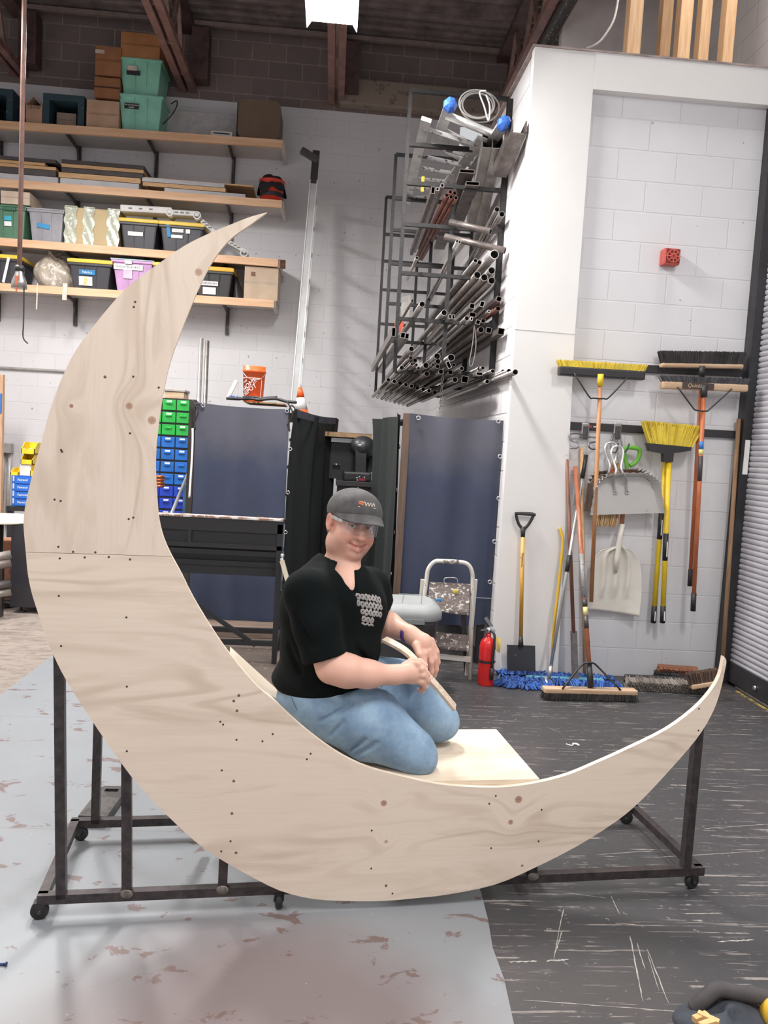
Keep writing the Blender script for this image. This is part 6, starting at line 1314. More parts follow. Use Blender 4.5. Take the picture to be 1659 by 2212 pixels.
for q in ((424, 876), (628, 880)):
    p = PY(*q, YL_-.03); b = MB(); b.tube(catmull([p+Vector((.03, 0, 0)), p+Vector((0, -.01, .012)), p+Vector((-.012, 0, -.08)), p+Vector((.0, -.01, -.19))], 5), .006, 6); b.tube(catmull([p, p+Vector((-.03, -.01, .04)), p+Vector((.02, -.02, -.05)), p+Vector((-.02, 0, -.14))], 5), .005, 6); part('tie_cord', b, M_blk, o)
# right curtained rack
YR_ = 5.64; a, c = PY(889, 893, YR_), PY(1096, 909, YR_); c.x = min(c.x, 1.222); bk = PZ(811, 905, a.z-.01); bk.y = min(bk.y, 7.2); bk = PY(811, 905, bk.y)
o = thing('curtained_rack', 'rack hung with dusty blue cloth beside the white pilaster', 'curtained rack', ((a.x+c.x)/2, YR_+.4, 0), 'racks covered with blue and dark cloth')
b = MB(); b.grid(cloth(a+Vector((-.012, 0, 0)), c, .26, .30, .008, 2., .013, Vector((0, -1, 0)), 5), 60, 40); fc = part('front_curtain', b, M_tarp, o)
b = MB(); b.tube([PY(862, 1283, YR_-.03), PY(960, 1288, YR_-.035), PY(1066, 1293, YR_-.03)], .003, 6); part('hem_stripe', b, mat((170, 172, 178), .7), fc)
l0 = PY(880, 893, YR_)+Vector((-.027, .012, 0)); sn = Vector((-(bk.y-l0.y), (bk.x-l0.x), 0)).normalized(); b = MB(); b.grid(cloth(l0, bk, .25, .25, .012, 3.4, .022, sn, 8), 50, 30); part('side_curtain', b, M_vel, o)
b = MB(); pa, pb = PY(880, 893, YR_), PY(858, 1330, YR_); b.box((pa.x-.026, YR_-.012, .02), (pa.x+.022, YR_+.03, pa.z)); part('corner_post', b, wood((104, 82, 68), (80, 62, 52), 2), o)
b = MB(); b.prism([l0+Vector((.05, .05, -.03)), c+Vector((-.02, .05, -.03)), Vector((c.x-.02, 7.1, a.z-.03)), bk+Vector((.06, -.05, -.03))], (0, 0, -.02)); part('top_board', b, M_groove, o)
for p in (c+Vector((-.05, .06, 0)), Vector((c.x-.05, 7.1, 0)), bk+Vector((.05, -.05, 0))): b = MB(); b.box((p.x-.025, p.y-.025, 0), (p.x+.025, p.y+.025, a.z-.03)); part('post', b, M_black, o)
for q in ((904, 903), (1076, 910), (1080, 986), (1077, 1077), (1068, 1170), (1058, 1257)): grommet(o, PY(*q, YR_-.035))
for q in ((872, 965), (865, 1058), (860, 1150), (853, 1240)): grommet(o, PY(*q, YR_+.05)+sn*.03, sn)
# things on the left rack
zt_ = PY(547, 862, 6.75); rt = PY(530, 868, YL_).z+.012
ctr = PY(547, 860, 6.7); ctr.z = rt; rr_ = (PY(574, 830, 6.7).x-PY(520, 830, 6.7).x)/2*.92; hh = PY(547, 792, 6.7).z-rt
b = MB(); p = PY(566, 868, 6.7); b.box((ctr.x-.05, 6.5, rt-.012), (ctr.x+.27, 6.95, rt-.001)); solo('wood_board', b, wood((196, 156, 110), (166, 126, 84), 0), 'flat wooden board under the orange bucket', 'board')
o = thing('bucket', 'orange plastic bucket with a white square logo on the curtained rack', 'bucket', ctr); M_or = mat((236, 92, 40), .4, 0, .06)
b = MB(); b.lathe([(rr_*.84, 0), (rr_*.97, hh*.82), (rr_*1.03, hh*.82), (rr_*1.03, hh*.9), (rr_*.98, hh*.9), (rr_*1.0, hh), (rr_*.94, hh), (rr_*.8, .01)], ctr, (0, 0, 1), 36); pl_ = part('pail', b, M_or, o)
b = MB(); b.tube(catmull([ctr+Vector((rr_*1.0, -.02, hh*.84)), ctr+Vector((rr_*.7, -rr_*.8, hh*.66)), ctr+Vector((0, -rr_*1.05, hh*.60)), ctr+Vector((-rr_*.6, -rr_*.85, hh*.70)), ctr+Vector((-rr_*1.02, -.02, hh*.84))], 6), .0035, 6); part('bail_handle', b, M_galv, o)
def wrapb(mb, th0):
    """wrap flat lettering (x along arc, z up) round the pail"""
    out = MB()
    for v in mb.v:
        r_ = rr_*(.84+.13*(v.z/(hh*.82)))+.0016-v.y; th = th0+v.x/rr_; out.v.append(ctr+Vector((r_*sin(th), -r_*cos(th), v.z)))
    out.f, out.mi, out.sm = mb.f, mb.mi, mb.sm; return out
for wd, sz, zc in (('THE', .024, .56), ('HOME', .056, .47), ('DEPOT', .050, .31)):
    M_ = Matrix.Translation(Vector((-.012 if wd != 'THE' else -.05, 0, hh*zc))) @ Matrix.Rotation(-.62, 4, 'Y') @ Matrix.Rotation(pi/2, 4, 'X'); tm = text_mesh(wd, sz, M_, .0004); part('lettering', wrapb(tm, -.25), M_label, pl_)
sq = .105; b = MB()
for s_ in (((-sq, .12), (sq, .12)), ((sq, .12), (sq, .66)), ((sq, .66), (-sq, .66)), ((-sq, .66), (-sq, .12))):
    L_ = 8; (xa, za), (xb, zb2) = s_
    for k in range(L_): b.bar((xa+(xb-xa)*k/L_, 0, hh*(za+(zb2-za)*k/L_)), (xa+(xb-xa)*(k+1)/L_, 0, hh*(za+(zb2-za)*(k+1)/L_)), .004, .002, (0, 1, 0))
part('logo_border', wrapb(b, -.25), M_label, pl_)
b = MB(); b.box((-.03, 0, hh*.22), (.03, .0005, hh*.62)); part('warning_print', wrapb(b, .85), speck((150, 70, 40), (226, 96, 50), .6, 90, .52), pl_)
p = PY(505, 858, 6.55); b = MB(); b.bar(PY(491, 862, 6.6), PY(511, 822, 6.6), .03, .03, bev=.006); solo('white_tube', b, M_white, 'white tube leaning beside the orange bucket', 'tube')
b = MB(); q = PY(507, 858, 6.5); q.z = rt; b.box(q-Vector((.045, .03, 0)), q+Vector((.045, .03, .035)), 0, .008); solo('blue_clip', b, speck((60, 84, 150), (190, 200, 214), .5, 40, .55), 'small blue and clear clamp lying by the orange bucket', 'clamp')
b = MB(); L = [q+Vector((-.06, -.04, .01)), q+Vector((.05, -.05, .012)), q+Vector((.14, .0, .02)), q+Vector((.2, -.06, .012)), q+Vector((.32, -.05, .03)), q+Vector((.42, -.06, .012)), q+Vector((.5, -.07, .01))]; b.tube(catmull(L, 6), .012, 8); b.tube(catmull([w+Vector((.02, .02, .015)) for w in L[1:5]], 6), .010, 8); solo('black_cable', b, M_blk, 'black cable bunched round the foot of the orange bucket', 'cable')
# traffic cone behind
cb = PY(655, 886, 7.3); tp = PY(648, 837, 7.3); o = thing('traffic_cone', 'orange and white traffic cone behind the curtained rack', 'traffic cone', (cb.x, 7.3, tp.z-.48)); n_ = (tp-cb); hc = .46
for (t0, t1), m_, nm in (((0, .3), M_or, 'tip'), ((.3, .66), M_white, 'reflective_band'), ((.66, 1.), M_or, 'cone_body')):
    b = MB(); b.lathe([(.018+.062*t1, -hc*t1*.66), (.018+.062*t0, -hc*t0*.66)], tp, (-.10, 0, 1), 20); part(nm, b, m_, o)
# parts cabinet with green and blue drawers
YC = 7.2; xr = PY(412, 985, YC).x; xl = xr-.125*3-.03; cz = PY(380, 861, YC).z
o = thing('parts_cabinet', 'dark cabinet of small green and blue drawers beside the wooden moon', 'drawer cabinet', ((xl+xr)/2, YC+.15, 0)); b = MB(); hR = .1095; nR = 16
b.box((xl, YC+.012, .05), (xr, YC+.3, cz)); part('housing', b, M_black, o)
GR, BL, DB = mat((38, 168, 66), .4, 0, .1), mat((30, 104, 190), .4, 0, .1), mat((34, 66, 186), .4, 0, .1)
for r_ in range(10):
    for c_ in range(3):
        x1 = xr-.022-c_*.1245; x0 = x1-.115; z1 = cz-.012-r_*hR; z0 = z1-.092; b = MB(); b.box((x0, YC, z0), (x1, YC+.02, z1), 0, .004); d_ = part('drawer', b, GR if r_ < 3 else (BL if r_ < 7 else DB), o)
        b = MB(); b.box((x0+.03, YC-.012, z0+.055), (x1-.03, YC, z0+.068), 0, .003); part('pull', b, GR if r_ < 3 else (BL if r_ < 7 else DB), d_)
        if (r_*3+c_) % 4 != 3: b = MB(); b.box((x0+.035, YC-.0015, z0+.070), (x1-.035, YC, z0+.084)); part('label', b, M_label, d_)
b = MB(); p0, p1 = PY(354, 858, YC), PY(397, 842, YC); b.box((p0.x, YC+.02, cz+.001), (p1.x, YC+.25, cz+.06), 0, .004); b2 = solo('wooden_box', b, wood((206, 178, 148), (176, 146, 116), 0), 'pale shallow wooden box on top of the drawer cabinet', 'box'); b = MB(); b.box((p0.x-.01, YC+.01, cz+.062), (p1.x+.01, YC+.26, cz+.082), 0, .004); solo('tray', b, mat((170, 160, 154), .5), 'thin grey tray lying on the pale wooden box', 'tray')
# tubes and rods around it
for x0, y0, x1, lab, r_ in ((435, 731, 424, 'bright metal tube standing upright behind the curtained rack, first of two', .022), (448, 736, 440, 'dull metal tube standing upright behind the curtained rack, second of two', .02)):
    b = MB(); b.pipe(PY(x0, y0, 7.95), Vector((PY(x1, 1000, 7.95).x, 7.9, .0)), r_, .003, 12, 0, 1); solo('metal_pipe', b, [MPIPE[4 if 'bright' in lab else 1], M_pin], lab, 'pipe')
b = MB(); a_, c_ = PY(411, 1012, 6.75), PY(371, 1108, 6.4); b.tube([a_, c_+(c_-a_)*1.9], .0135, 10); solo('metal_rod', b, M_alu, 'silver rod leaning across the blue drawers', 'rod')
b = MB(); b.tube(catmull([PY(416, 925, 6.33), PY(416, 955, 6.33), PY(414, 1000, 6.33), PY(411, 1045, 6.33), PY(409, 1075, 6.33)], 4), .008, 8); solo('white_cable', b, M_label, 'white cable hanging down the edge of the curtained rack', 'cable')
b = MB(); p0, p1 = PY(394, 1108, 6.7), PY(412, 1047, 6.7); b.box((p0.x, 6.7, 0), (p1.x, 6.95, p1.z), 0, .004); solo('blue_sheet', b, mat((70, 128, 178), .6, 0, .15), 'narrow blue panel standing beside the curtained rack', 'panel')
b = MB(); p = PY(341, 1048, 6.6)
for k in range(4): b.tube([p+Vector((.045*cos(q*pi/8), .045*sin(q*pi/8), .07-.025*k)) for q in range(16)], .011, 8, closed=True)
solo('copper_coil', b, mat((176, 100, 62), .35, .6, .2), 'coil of copper-coloured wire at the moon edge before the blue drawers', 'coil')
# black wheeled frame (open bar) behind the person
YB = 5.45; o = thing('open_bar_unit', 'black open wooden frame with pale top edge behind the seated person', 'frame unit', (-.75, YB+.3, 0)); M_bp = speck((30, 29, 32), (92, 84, 80), .5, 30, .74)
xa, xb = -1.26, -.295; zt2 = 1.012
b = MB(); b.box((xa, YB, zt2-.035), (xb, YB+.1, zt2-.012)); part('top_board', b, M_bp, o)
b = MB(); b.box((xa, YB-.004, zt2-.012), (xb, YB+.1, zt2)); part('highlight_edge', b, speck((150, 116, 100), (206, 198, 194), .5, 14, .5), o)  # brown edge strip with the top edge's highlight painted in as pale colour
def fr(nm, lo_, hi_): b = MB(); b.box(lo_, hi_); return part(nm, b, M_bp, o)
fr('top_rail', (xa, YB, zt2-.10), (xb, YB+.03, zt2-.035)); fr('front_panel', (xa, YB+.018, zt2-.185), (xb-.02, YB+.026, zt2-.10)); fr('panel_rail', (xa, YB, zt2-.215), (xb, YB+.03, zt2-.185)); fr('stile', (-.935, YB, zt2-.185), (-.91, YB+.03, zt2-.10)); fr('lower_rail', (xa, YB+.02, zt2-.265), (xb-.02, YB+.05, zt2-.235))
fr('back_panel', (xa, YB+.085, .60), (xb-.02, YB+.1, .80)); fr('mid_rail', (xa, YB+.07, .665), (xb-.03, YB+.085, .70)); fr('mid_rail', (xa, YB+.07, .72), (xb-.03, YB+.085, .75))
for x in (xb-.035, xa): fr('leg', (x, YB, 0), (x+.035, YB+.04, zt2-.035)); fr('leg', (x, YB+.36, 0), (x+.035, YB+.4, .45))
fr('foot_rail', (xa, YB, .125), (xb-.035, YB+.03, .16)); fr('foot_rail', (xa, YB+.36, .125), (xb, YB+.39, .16)); fr('side_rail', (xb-.03, YB+.04, .125), (xb, YB+.36, .16))
b = MB(); b.bar(PY(422, 1303, YB+.02), PY(552, 1394, YB+.02), .025, .035, (0, 1, 0)); part('brace', b, M_bp, o)
b = MB(); b.bar(PY(609, 1211, 5.38), PY(624, 1264, 5.36), .028, .05, (0, -1, 0)); solo('wood_stake', b, wood((206, 196, 176), (186, 172, 150), 2), 'pale wooden stake behind the shoulder of the seated person', 'stake'); b = MB(); b.sphere(PY(610, 1200, 5.42), .016, 8); b.sphere(PY(609, 1209, 5.42), .016, 8); solo('chrome_knob', b, M_chrome, 'small chrome knob on the end of the black frame', 'knob')
# pile of planks beneath, behind the frame
b = MB(); b.box((-1.2, 6.15, 0), (-.35, 6.35, .09), 0, .005); solo('wood_plank', b, wood((128, 108, 94), (96, 80, 70), 0), 'dusty wooden plank on the floor under the blue cloth', 'plank')
# equipment between the racks: cart, moving head lamp, board
o = thing('equipment_cart', 'black cart with a worn top edge between the curtained racks', 'cart', (.22, 7.75, 0)); zq = PY(770, 1040, 7.5).z
b = MB(); b.box((.075, 7.5, zq-.05), (.46, 8.05, zq), 0, .005); part('top_board', b, speck((58, 56, 56), (170, 164, 158), .5, 30, .68), o); b = MB(); b.box((.09, 7.53, .06), (.45, 8.04, zq-.05)); part('body', b, M_black, o)
o = thing('flight_case', 'black equipment case with a silver edge behind the stage lamp', 'case', (.05, 7.95, zq)); p0, p1 = PY(716, 1010, 7.85), PY(765, 946, 7.85); b = MB(); b.box((p0.x-.05, 7.86, zq+.001), (.40, 8.1, p1.z)); part('body', b, M_black, o); b = MB(); b.box((p0.x-.05, 7.85, p1.z-.05), (.3, 7.862, p1.z-.01)); part('silver_edge', b, M_alu, o); b = MB(); b.tube([PY(718, 1003, 7.83), PY(735, 1004, 7.83)], .012, 8); part('latch', b, M_chrome, o)
b = MB(); z_ = p1.z+.001; b.box((p0.x-.08, 7.7, z_), (.40, 8.2, z_+.045)); solo('plywood_offcut', b, wood((164, 132, 96), (128, 100, 70), 0), 'tan plywood board lying on the black equipment case', 'board')
o = thing('stage_lamp', 'black moving-head stage lamp with an oval badge on the cart', 'stage light', PY(770, 1036, 7.62)); M_sl = mat((46, 46, 48), .4, 0, .2)
def pm(x, y, d=7.62): return PY(x, y, d)
b = MB(); q0, q1 = pm(740, 1038), pm(802, 1020); b.box((q0.x, 7.5, zq+.001), (q1.x, 7.8, q1.z), 0, .02); bs = part('base', b, M_sl, o)
b = MB(); p = pm(782, 1036, 7.499); b.box(p-Vector((.03, .003, .012)), p+Vector((.03, 0, .012))); part('display', b, mat((150, 40, 56), .3), bs)
for q in ((771, 1032), (776, 1030), (787, 1031), (772, 1037)): b = MB(); b.lathe([(.006, 0), (.005, .004)], pm(*q, 7.5), (0, -1, 0), 8); part('button', b, M_label, bs)
b = MB(); b.prism([pm(768, 965, 7.56), pm(792, 968, 7.56), pm(790, 1021, 7.56), pm(768, 1020, 7.56)], (0, .06, 0)); b.prism([pm(800, 975, 7.7), pm(812, 975, 7.7), pm(806, 1021, 7.7), pm(794, 1020, 7.7)], (0, .06, 0)); part('yoke', b, M_sl, o)
b = MB(); b.sphere(pm(784, 966, 7.66), .125, 14, 0, (1, .95, .88)); hd_ = part('head', b, M_sl, o); b = MB(); b.sphere(pm(779, 963, 7.55), .035, 10, 0, (1, .3, .55)); part('badge', b, mat((130, 130, 134), .3, .5), hd_)
# step stool splashed with paint
def S_(x, y, d): return PY(820+x*.16878, 1180+y*.16878, d)
o = thing('step_stool', 'white folding step stool splashed with paint in front of the blue cloth', 'step stool', PZ(985, 1467)); M_st = speck((226, 220, 210), (140, 128, 118), .45, 24, .64); M_tr = speck((104, 92, 88), (206, 198, 190), .6, 34, .56, bumpy=.4, c3=(84, 72, 68))
F1 = PZ(1015, 1468, .0); F0 = Vector((F1.x-.36, F1.y, 0)); d0 = 5.33
b = MB(); b.tube([F0]+catmull([S_(560, 800, d0-.02), S_(600, 430, d0), S_(625, 290, d0), S_(700, 200, d0), S_(800, 190, d0), S_(1050, 205, d0), S_(1140, 245, d0), S_(1185, 340, d0), S_(1190, 480, d0), S_(1175, 900, d0-.02)], 5)+[F1], .0145, 10); part('front_hoop', b, M_st, o)
b = MB(); b.tube([S_(810, 195, d0), S_(1010, 203, d0)], .0165, 10); part('grip', b, speck((120, 112, 108), (196, 188, 180), .6, 30, .5), o)
for x in (555, 1222):
    pt_ = S_(x, 425, d0+.02); b = MB(); b.bar(pt_, Vector((pt_.x-.01, pt_.y+.01, .0)), .03, .026, (0, 1, 0)); part('rear_leg', b, M_st, o)
for nm, L, dp in (('upper_tread', ((640, 452), (1160, 482), (1140, 850), (610, 790)), (d0+.015, d0+.02, d0-.16, d0-.16)), ('lower_tread', ((720, 1095), (1145, 1140), (1140, 1312), (700, 1270)), (d0-.05, d0-.05, d0-.16, d0-.16))):
    q = [S_(x, y, d_) for (x, y), d_ in zip(L, dp)]; b = MB(); N_ = 22
    for k in range(N_):
        t0, t1 = k/N_, (k+.72)/N_; b.prism([q[0].lerp(q[3], t0), q[1].lerp(q[2], t0), q[1].lerp(q[2], t1), q[0].lerp(q[3], t1)], (0, .0, -.008))
    b.prism([w+Vector((0, 0, -.006)) for w in q], (0, 0, -.012)); part(nm, b, M_tr, o)
for nm, p, r_, cc in (('blue_paint_spot', (755, 690), .03, (66, 140, 200)), ('yellow_paint_spot', (970, 580), .035, (206, 186, 84)), ):
    t_ = (p[1]-460)/350; c_ = S_(p[0], p[1], d0+.005-.17*t_-.004); b = MB(); b.sphere(c_, r_*.6, 8, 0, (1, .22, .8)); part(nm, b, mat(cc, .5), o)
b = MB(); b.bar(S_(700, 1400, d0-.1), S_(1165, 1450, d0-.1), .012, .035, (0, 0, 1)); part('cross_bar', b, M_st, o)
b = MB(); b.tube(catmull([S_(825, 460, d0+.02), S_(832, 412, d0+.02), S_(900, 402, d0+.02), S_(985, 412, d0+.02), S_(998, 470, d0+.02)], 4), .003, 6); part('wire_catch', b, M_alu, o)
b = MB(); b.bar(S_(1070, 850, d0+.02), S_(1110, 1640, d0+.05), .03, .02, (0, 1, 0)); part('inner_leg', b, M_steel, o)
# black tub with grey lid
zl = .585; yc_ = 5.0; rgt = PZ(966, 1330, zl-.03); xr_ = rgt.x; xl_ = xr_-.62; w2 = .21
o = thing('storage_tub', 'black plastic tub with a grey rounded lid behind the person', 'tub', ((xl_+xr_)/2, yc_, 0)); M_lid = mat((150, 152, 152), .5, 0, .08, 4)
def stad(x0, x1, yh, inset=0., n=10, rc=.13):
    out = []
    for cx_, cy_, a0 in ((x1-rc, yh-rc, 0), (x0+rc, yh-rc, pi/2), (x0+rc, -yh+rc, pi), (x1-rc, -yh+rc, 1.5*pi)):
        for k in range(n+1): a_ = a0+k*pi/2/n; out.append((cx_+(rc-inset)*cos(a_), yc_+cy_+(rc-inset)*sin(a_)))
    return out
def loft(levels, m_, nm, par, n=10):
    b = MB(); vs = []; cnt = 4*(n+1)
    for ins, z in levels: vs += [Vector((x, y, z)) for x, y in stad(xl_, xr_, w2, ins)]
    fs = [(i*cnt+k, i*cnt+(k+1) % cnt, (i+1)*cnt+(k+1) % cnt, (i+1)*cnt+k) for i in range(len(levels)-1) for k in range(cnt)]
    b.add(vs, fs, 0, True); b.add(vs[:cnt], [tuple(range(cnt-1, -1, -1))]); b.add(vs[-cnt:], [tuple(range(cnt))]); return part(nm, b, m_, par)
loft([(.075, .0), (.06, .02), (.03, .36), (.022, .45), (.012, zl-.09)], mat((46, 43, 43), .5, 0, .2), 'tub_body', o)
ld = loft([(.01, zl-.1), (0, zl-.095), (.0, zl-.05), (.012, zl-.03), (.03, zl-.012), (.05, zl-.004), (.055, zl)], M_lid, 'lid', o)
for x in (.12, .24, .36): b = MB(); b.bar((xr_-x-.02, yc_-w2+.08, zl+.0005), (xr_-x+.015, yc_+w2-.07, zl+.0005), .006, .002); part('lid_groove', b, mat((118, 122, 122), .6), ld)
b = MB(); b.box((xr_-.26, yc_-w2-.004, zl-.115), (xr_-.12, yc_-w2+.03, zl-.08), 0, .006); part('latch', b, mat((120, 122, 124), .5), ld)
# far left corner
b = MB(); p0, p1 = PY(-20, 1330, 6.68), PY(112, 1318, 6.68)
o = thing('black_cabinet', 'black tall box on a levelling foot at the far side of the moon', 'cabinet', (-2.35, 6.95, 0)); xl0, xr0 = PY(23, 1230, 6.68).x, -1.75; zt3 = PY(60, 1136, 6.68).z; zb3 = PY(60, 1312, 6.68).z
b = MB(); b.box((xl0, 6.68, zb3), (xr0, 7.2, zt3)); part('body', b, speck((44, 42, 48), (110, 106, 106), .5, 30, .74), o)
for x in (xl0+.07, xr0-.08): b = MB(); b.lathe([(.04, 0), (.036, .014), (.009, .018), (.009, zb3)], (x, 6.74, 0), (0, 0, 1), 14); part('levelling_foot', b, M_steel, o)
zt4 = PY(0, 1125, 6.7).z; tc_ = Vector((PY(-5, 1120, 6.9).x, 6.95, zt4)); b = MB(); b.lathe([(.36, -.022), (.365, -.012), (.36, 0)], tc_+Vector((0, 0, .0)), (0, 0, 1), 48)
o = thing('round_table', 'round cream table top at the edge of the room by the black box', 'table', (tc_.x, tc_.y, 0)); part('table_top', b, mat((244, 240, 216), .5, 0, .04), o); b = MB(); b.lathe([(.16, 0), (.16, .02), (.03, .03), (.03, zt4-.022)], (tc_.x, tc_.y, 0), (0, 0, 1), 20); part('pedestal', b, M_black, o)
# dark workbench, blue drawer unit and yellow bins by the far wall
YD = 7.9; zb4 = PY(45, 1094, YD).z; o = thing('workbench', 'dark steel workbench under the small blue drawer unit', 'workbench', (PY(60, 1100, YD).x, YD+.25, 0)); x0, x1 = PY(15, 1100, YD).x, PY(75, 1100, YD).x+.25
b = MB(); b.box((x0, YD-.02, zb4-.045), (x1, YD+.5, zb4)); part('bench_top', b, M_black, o)
for x in (x0, x1-.05):
    for y in (YD, YD+.44): b = MB(); b.box((x, y, 0), (x+.05, y+.05, zb4-.045)); part('leg', b, M_black, o)
o = thing('drawer_unit', 'small blue drawer unit with white lettering on the dark workbench', 'drawer unit', (PY(48, 1092, YD).x, YD+.15, zb4)); x0, x1 = PY(24, 1060, YD).x, PY(90, 1060, YD).x; M_bl = mat((30, 92, 186), .4, 0, .1); hh_ = PY(48, 1028, YD).z-zb4
b = MB(); b.box((x0, YD+.012, zb4+.001), (x1, YD+.3, zb4+hh_)); part('housing', b, M_bl, o)
for k in range(4):
    z0 = zb4+.005+k*hh_/4.1; b = MB(); b.box((x0+.035, YD, z0), (x1-.006, YD+.02, z0+hh_/4.1-.012), 0, .003); d_ = part('drawer', b, mat((36, 104, 200), .4, 0, .1), o); letter('Fastenal', .030, (x0+.105, YD-.001, z0+hh_/8.4), M_label, d_, shear=.25)
    b = MB(); b.box((x0+.01, YD+.009, z0+.02), (x0+.025, YD+.012, z0+.07)); part('side_label', b, mat((190, 200, 220), .6), o)
zt5 = zb4+hh_+.001
def bin_(px, y0, y1, w, lab, col, z):
    p = PY(px, y1, YD+.02); h = (y1-y0)*YD/FPX; o = thing('parts_bin', lab, 'parts bin', (p.x, YD+.12, z), 'yellow bins on the blue drawer unit'); M_ = mat(col, .4, 0, .08); x0, x1 = p.x-w/2, p.x+w/2; b = MB(); t_ = .006
    b.box((x0, YD+.02, z), (x1, YD+.22, z+t_)); part('bottom', b, M_, o); b = MB(); b.box((x0, YD+.215, z), (x1, YD+.22, z+h)); part('back', b, M_, o)
    for x in (x0, x1-t_): b = MB(); b.prism([(x, YD+.02, z), (x, YD+.22, z), (x, YD+.22, z+h), (x, YD+.1, z+h), (x, YD+.03, z+h*.5), (x, YD+.02, z+h*.5)], (t_, 0, 0)); part('side', b, M_, o)
    b = MB(); b.box((x0, YD+.02, z), (x1, YD+.026, z+h*.45)); part('front_lip', b, M_, o); return z+h
YE = (232, 198, 44)
z1_ = bin_(31, 1011, 1026, .075, 'small yellow bin at the end of the blue drawer unit', YE, zt5); bin_(74, 1002, 1027, .08, 'yellow bin against the moon on the blue drawer unit', YE, zt5)
b = MB(); p0, p1 = PY(40, 1026, YD), PY(64, 1006, YD); b.box((p0.x, YD+.03, zt5), (p1.x, YD+.2, zt5+.11), 0, .003); solo('small_box', b, mat((226, 216, 208), .7), 'small white box between the yellow bins', 'box')
z2_ = bin_(57, 983, 1005, .11, 'lower yellow bin stacked on the small white box', YE, zt5+.112); bin_(60, 960, 984, .125, 'upper yellow bin full of small hardware on top of the stack', YE, zt5+.114+.10)
b = MB(); p = PY(62, 974, YD+.08)
for k in range(16): b.sphere(p+Vector(((rb.random()-.5)*.08, (rb.random()-.5)*.05, rb.random()*.02)), .012, 4)
solo('hardware', b, M_galv, 'loose metal hardware heaped in the upper yellow bin', 'hardware', kind='stuff')
# conduit box with pipes on the wall, horizontal conduit
o = thing('junction_box', 'grey electrical box with two conduits running down the back wall', 'electrical box', PY(13, 970, 10.0)); p0, p1 = PY(3, 978, 10.0), PY(24, 958, 10.0); b = MB(); b.box((p0.x, 9.98, p0.z), (p1.x, 10.09, p1.z), 0, .01); part('box', b, mat((168, 164, 160), .5, .2), o)
for px in (7, 21): b = MB(); x = PY(px, 985, 10.05).x; b.tube([(x, 10.06, p0.z), (x-.02, 10.06, .3)], .024, 10); part('conduit', b, mat((190, 186, 184), .45, .4), o)
b = MB(); b.tube([PY(-60, 791, 10.07), PY(330, 812, 10.07)], .016, 8); solo('wall_conduit', b, mat((184, 178, 176), .5, .3), 'thin conduit running level along the back wall behind the moon', 'conduit')
b = MB(); p = PY(3, 900, 9.2); b.box((p.x-.3, 9.2, .0), (p.x+.012, 9.25, 2.1)); solo('wood_post', b, wood((206, 166, 134), (176, 136, 106), 2), 'tall wooden board at the far edge with a blue strip', 'board'); b = MB(); p0, p1 = PY(-30, 890, 9.19), PY(4, 850, 9.19); b.box((p0.x, 9.185, p0.z), (p1.x, 9.198, p1.z)); solo('blue_tape', b, mat((60, 110, 180), .6), 'blue sheet fixed to the tall wooden board', 'sheet')
for k, (y0, y1, r_, col) in enumerate(((1208, 1196, .045, (150, 140, 134)), (1225, 1213, .05, (140, 128, 122)), (1270, 1258, .045, (96, 90, 88)), (1288, 1276, .04, (150, 140, 132)))):
    b = MB(); b.tube([PY(-60, y0+5, 6.4), PY(24, y1+2, 6.5)], r_*.8, 12); solo('metal_pipe', b, mat(col, .45, .4, .2), ('uppermost grey pipe end beside the black box', 'second grey pipe end beside the black box', 'dark pipe end low beside the black box', 'lowest pale pipe end beside the black box')[k], 'pipe')
b = MB(); x_ = PY(8, 1250, 6.6).x
for q in (0, 1): b.box((x_-.25*q-.02, 6.52, 0), (x_-.25*q+.02, 6.56, PY(8, 1195, 6.5).z))
solo('pipe_stand', b, M_steel, 'dark upright stand carrying the pipes beside the black box', 'stand')
b = MB(); p = PY(4, 1172, 7.2); b.box((p.x-.3, 7.25, 0), (p.x+.09, 7.6, p.z), 0, .03); solo('sack', b, speck((176, 120, 92), (120, 82, 110), .8, 9, .55), 'reddish bundle heaped beside the workbench legs', 'sack')
# aluminium ladder rail against the back wall
A_, B_ = PY(683, 330, 9.35), PY(633, 905, 9.0); B_ = A_+(B_-A_)*1.0; ft = A_+(B_-A_)*((A_.z-.0)/(A_.z-B_.z))
o = thing('extension_ladder', 'tall aluminium ladder seen edge-on, standing against the back wall', 'ladder', ft); dr = (ft-A_).normalized(); up_ = Vector((1, 0, 0))
M_lr = mat((188, 187, 188), .5, .15, .08, 4)
for dy_ in (0, .4):
    b = MB(); b.bar(A_+dr*.32+Vector((0, dy_, 0)), ft+Vector((0, dy_, 0)), .085, .03, (0, 1, 0)); part('side_rail', b, M_lr, o)
    for e_ in (-1, 1): b = MB(); b.bar(A_+dr*.32+Vector((e_*.038, dy_-.016, 0)), ft+Vector((e_*.038, dy_-.016, 0)), .01, .012, (0, 1, 0)); part('rail_flange', b, mat((222, 222, 222), .4, .1, .05), o)
b = MB(); b.bar(A_-dr*.02, A_+dr*.36, .08, .036, (0, 1, 0)); part('top_bracket', b, mat((66, 62, 64), .5, .3), o)
b = MB(); q = PY(688, 347, 9.33); b.bar(PY(650, 324, 9.28), q, .05, .085, (0, 0, 1), bev=.02); part('rubber_foot', b, mat((78, 74, 74), .8), o)
for k in range(14):
    p = PY(674.5-5.35*k, 417+58*k, 9.33-.035*k) if k < 8 else A_+dr*(.53+.305*k)
    b = MB(); b.tube([p+Vector((0, -.022, 0)), p+Vector((0, .42, 0))], .026, 12); part('rung', b, M_galv, o)
    b = MB(); b.lathe([(.0001, 0), (.02, 0)], p+Vector((0, -.0235, 0)), (0, -1, 0), 12, cap=False); part('rung_hole', b, M_hole, o)
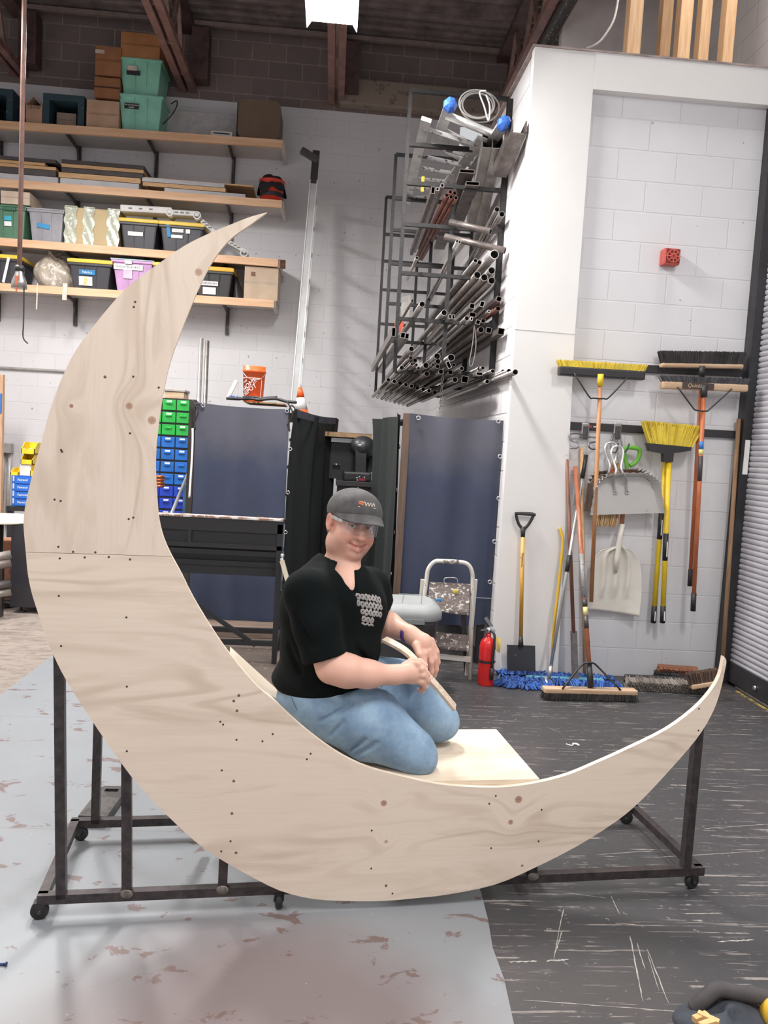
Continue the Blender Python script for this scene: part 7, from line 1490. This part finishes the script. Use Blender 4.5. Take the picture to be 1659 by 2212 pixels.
# drop cord hanging from the roof
YK = 6.; o = thing('drop_cord', 'drop cord with a hooded connector hanging in front of the shelves', 'drop cord', PY(42, 580, YK)); top = PY(54, -40, YK); top.z = 6.38
b = MB(); b.tube([Vector((PY(42, 580, YK).x, YK, 6.4)), PY(42, 580, YK)], .017, 10); part('cord', b, mat((150, 118, 108), .35, .2, .2), o)
c0 = PY(42, 580, YK); b = MB(); b.lathe([(.055, -.14), (.05, -.09), (.03, -.04), (.022, 0), (.018, .02)], c0, (0, 0, 1), 16); part('connector_hood', b, M_galv, o)
b = MB(); b.lathe([(.03, -.02), (.034, .0), (.03, .02)], c0+Vector((0, 0, .0)), (0, 0, 1), 14); part('collar', b, M_blk, o); b = MB(); b.prism([c0+Vector((-.012, -.05, -.06)), c0+Vector((.012, -.05, -.06)), c0+Vector((.004, -.055, -.17)), c0+Vector((-.004, -.055, -.17))], (0, .01, 0)); part('orange_tab', b, mat((196, 100, 60), .6), o)
b = MB(); b.tube(catmull([c0+Vector((.03, 0, -.02)), PY(52, 600, YK), PY(51, 690, YK), PY(50, 728, YK), PY(60, 742, YK)], 6), .005, 6); part('thin_cord', b, M_blk, o)
# bag and tools in the near corner of the floor
nb = PZ(1600, 2190); o = thing('tool_bag', 'dark cloth tool bag lying on the black floor close to the viewer', 'bag', nb); M_bag = mat((58, 62, 70), .9, 0, .3, 12, bump=.3)
b = MB(); gx = PZ(1560, 2215)
def bagf(u, v):
    a = 2*pi*u; rr2 = .5*pi*v; return gx+Vector((.13*cos(a)*cos(rr2)*(1+.12*sin(3*a)), -.02+.12*sin(a)*cos(rr2), .05*sin(rr2)*(1+.3*sin(a*2))))
b.grid(bagf, 40, 10); part('bag_body', b, M_bag, o)
b = MB(); b.tube(catmull([PZ(1500, 2180, .02), PZ(1520, 2160, .05), PZ(1550, 2138, .075), PZ(1600, 2146, .07), PZ(1680, 2160, .06), PZ(1740, 2180, .05)], 6), .022, 10); b.tube(catmull([PZ(1545, 2160, .045), PZ(1560, 2165, .03), PZ(1600, 2168, .03), PZ(1640, 2185, .02)], 6), .015, 8); part('strap', b, mat((72, 68, 68), .8, 0, .2), o)
for k, (q, w_, ang, lab) in enumerate((((1513, 2197), .05, .4, 'small pale wooden block on the tool bag, with a rounded end'), ((1530, 2200), .055, -.7, 'small pale wooden block on the tool bag, slanting the other way'), ((1527, 2212), .05, .35, 'small pale wooden block on the tool bag, closest to the frame edge'))):
    p = PZ(*q, .075+.004*k); b = MB(); b.box((-w_/2, -.008, -.008), (w_/2, .008, .008), 0, .002, Matrix.Translation(p) @ Matrix.Rotation(ang, 4, 'Z')); solo('wood_block', b, wood((232, 190, 132), (206, 160, 104), 0), lab, 'wood block')
b = MB(); p = PZ(1672, 2195, .04); b.sphere(p, .055, 12, 0, (.55, 1, .75)); solo('yellow_tool', b, mat((232, 182, 52), .4), 'yellow rounded tool body at the edge of the floor', 'tool')
b = MB(); p = PZ(3, 2083, .004); b.tube([p+Vector((-.02, 0, 0)), p+Vector((.012, 0, 0))], .0035, 8); b.lathe([(.007, 0), (.007, .003)], p+Vector((.012, 0, 0)), (1, 0, 0), 10); solo('blue_screw', b, mat((40, 50, 110), .4, .3), 'dark blue screw lying on the grey floor', 'screw')
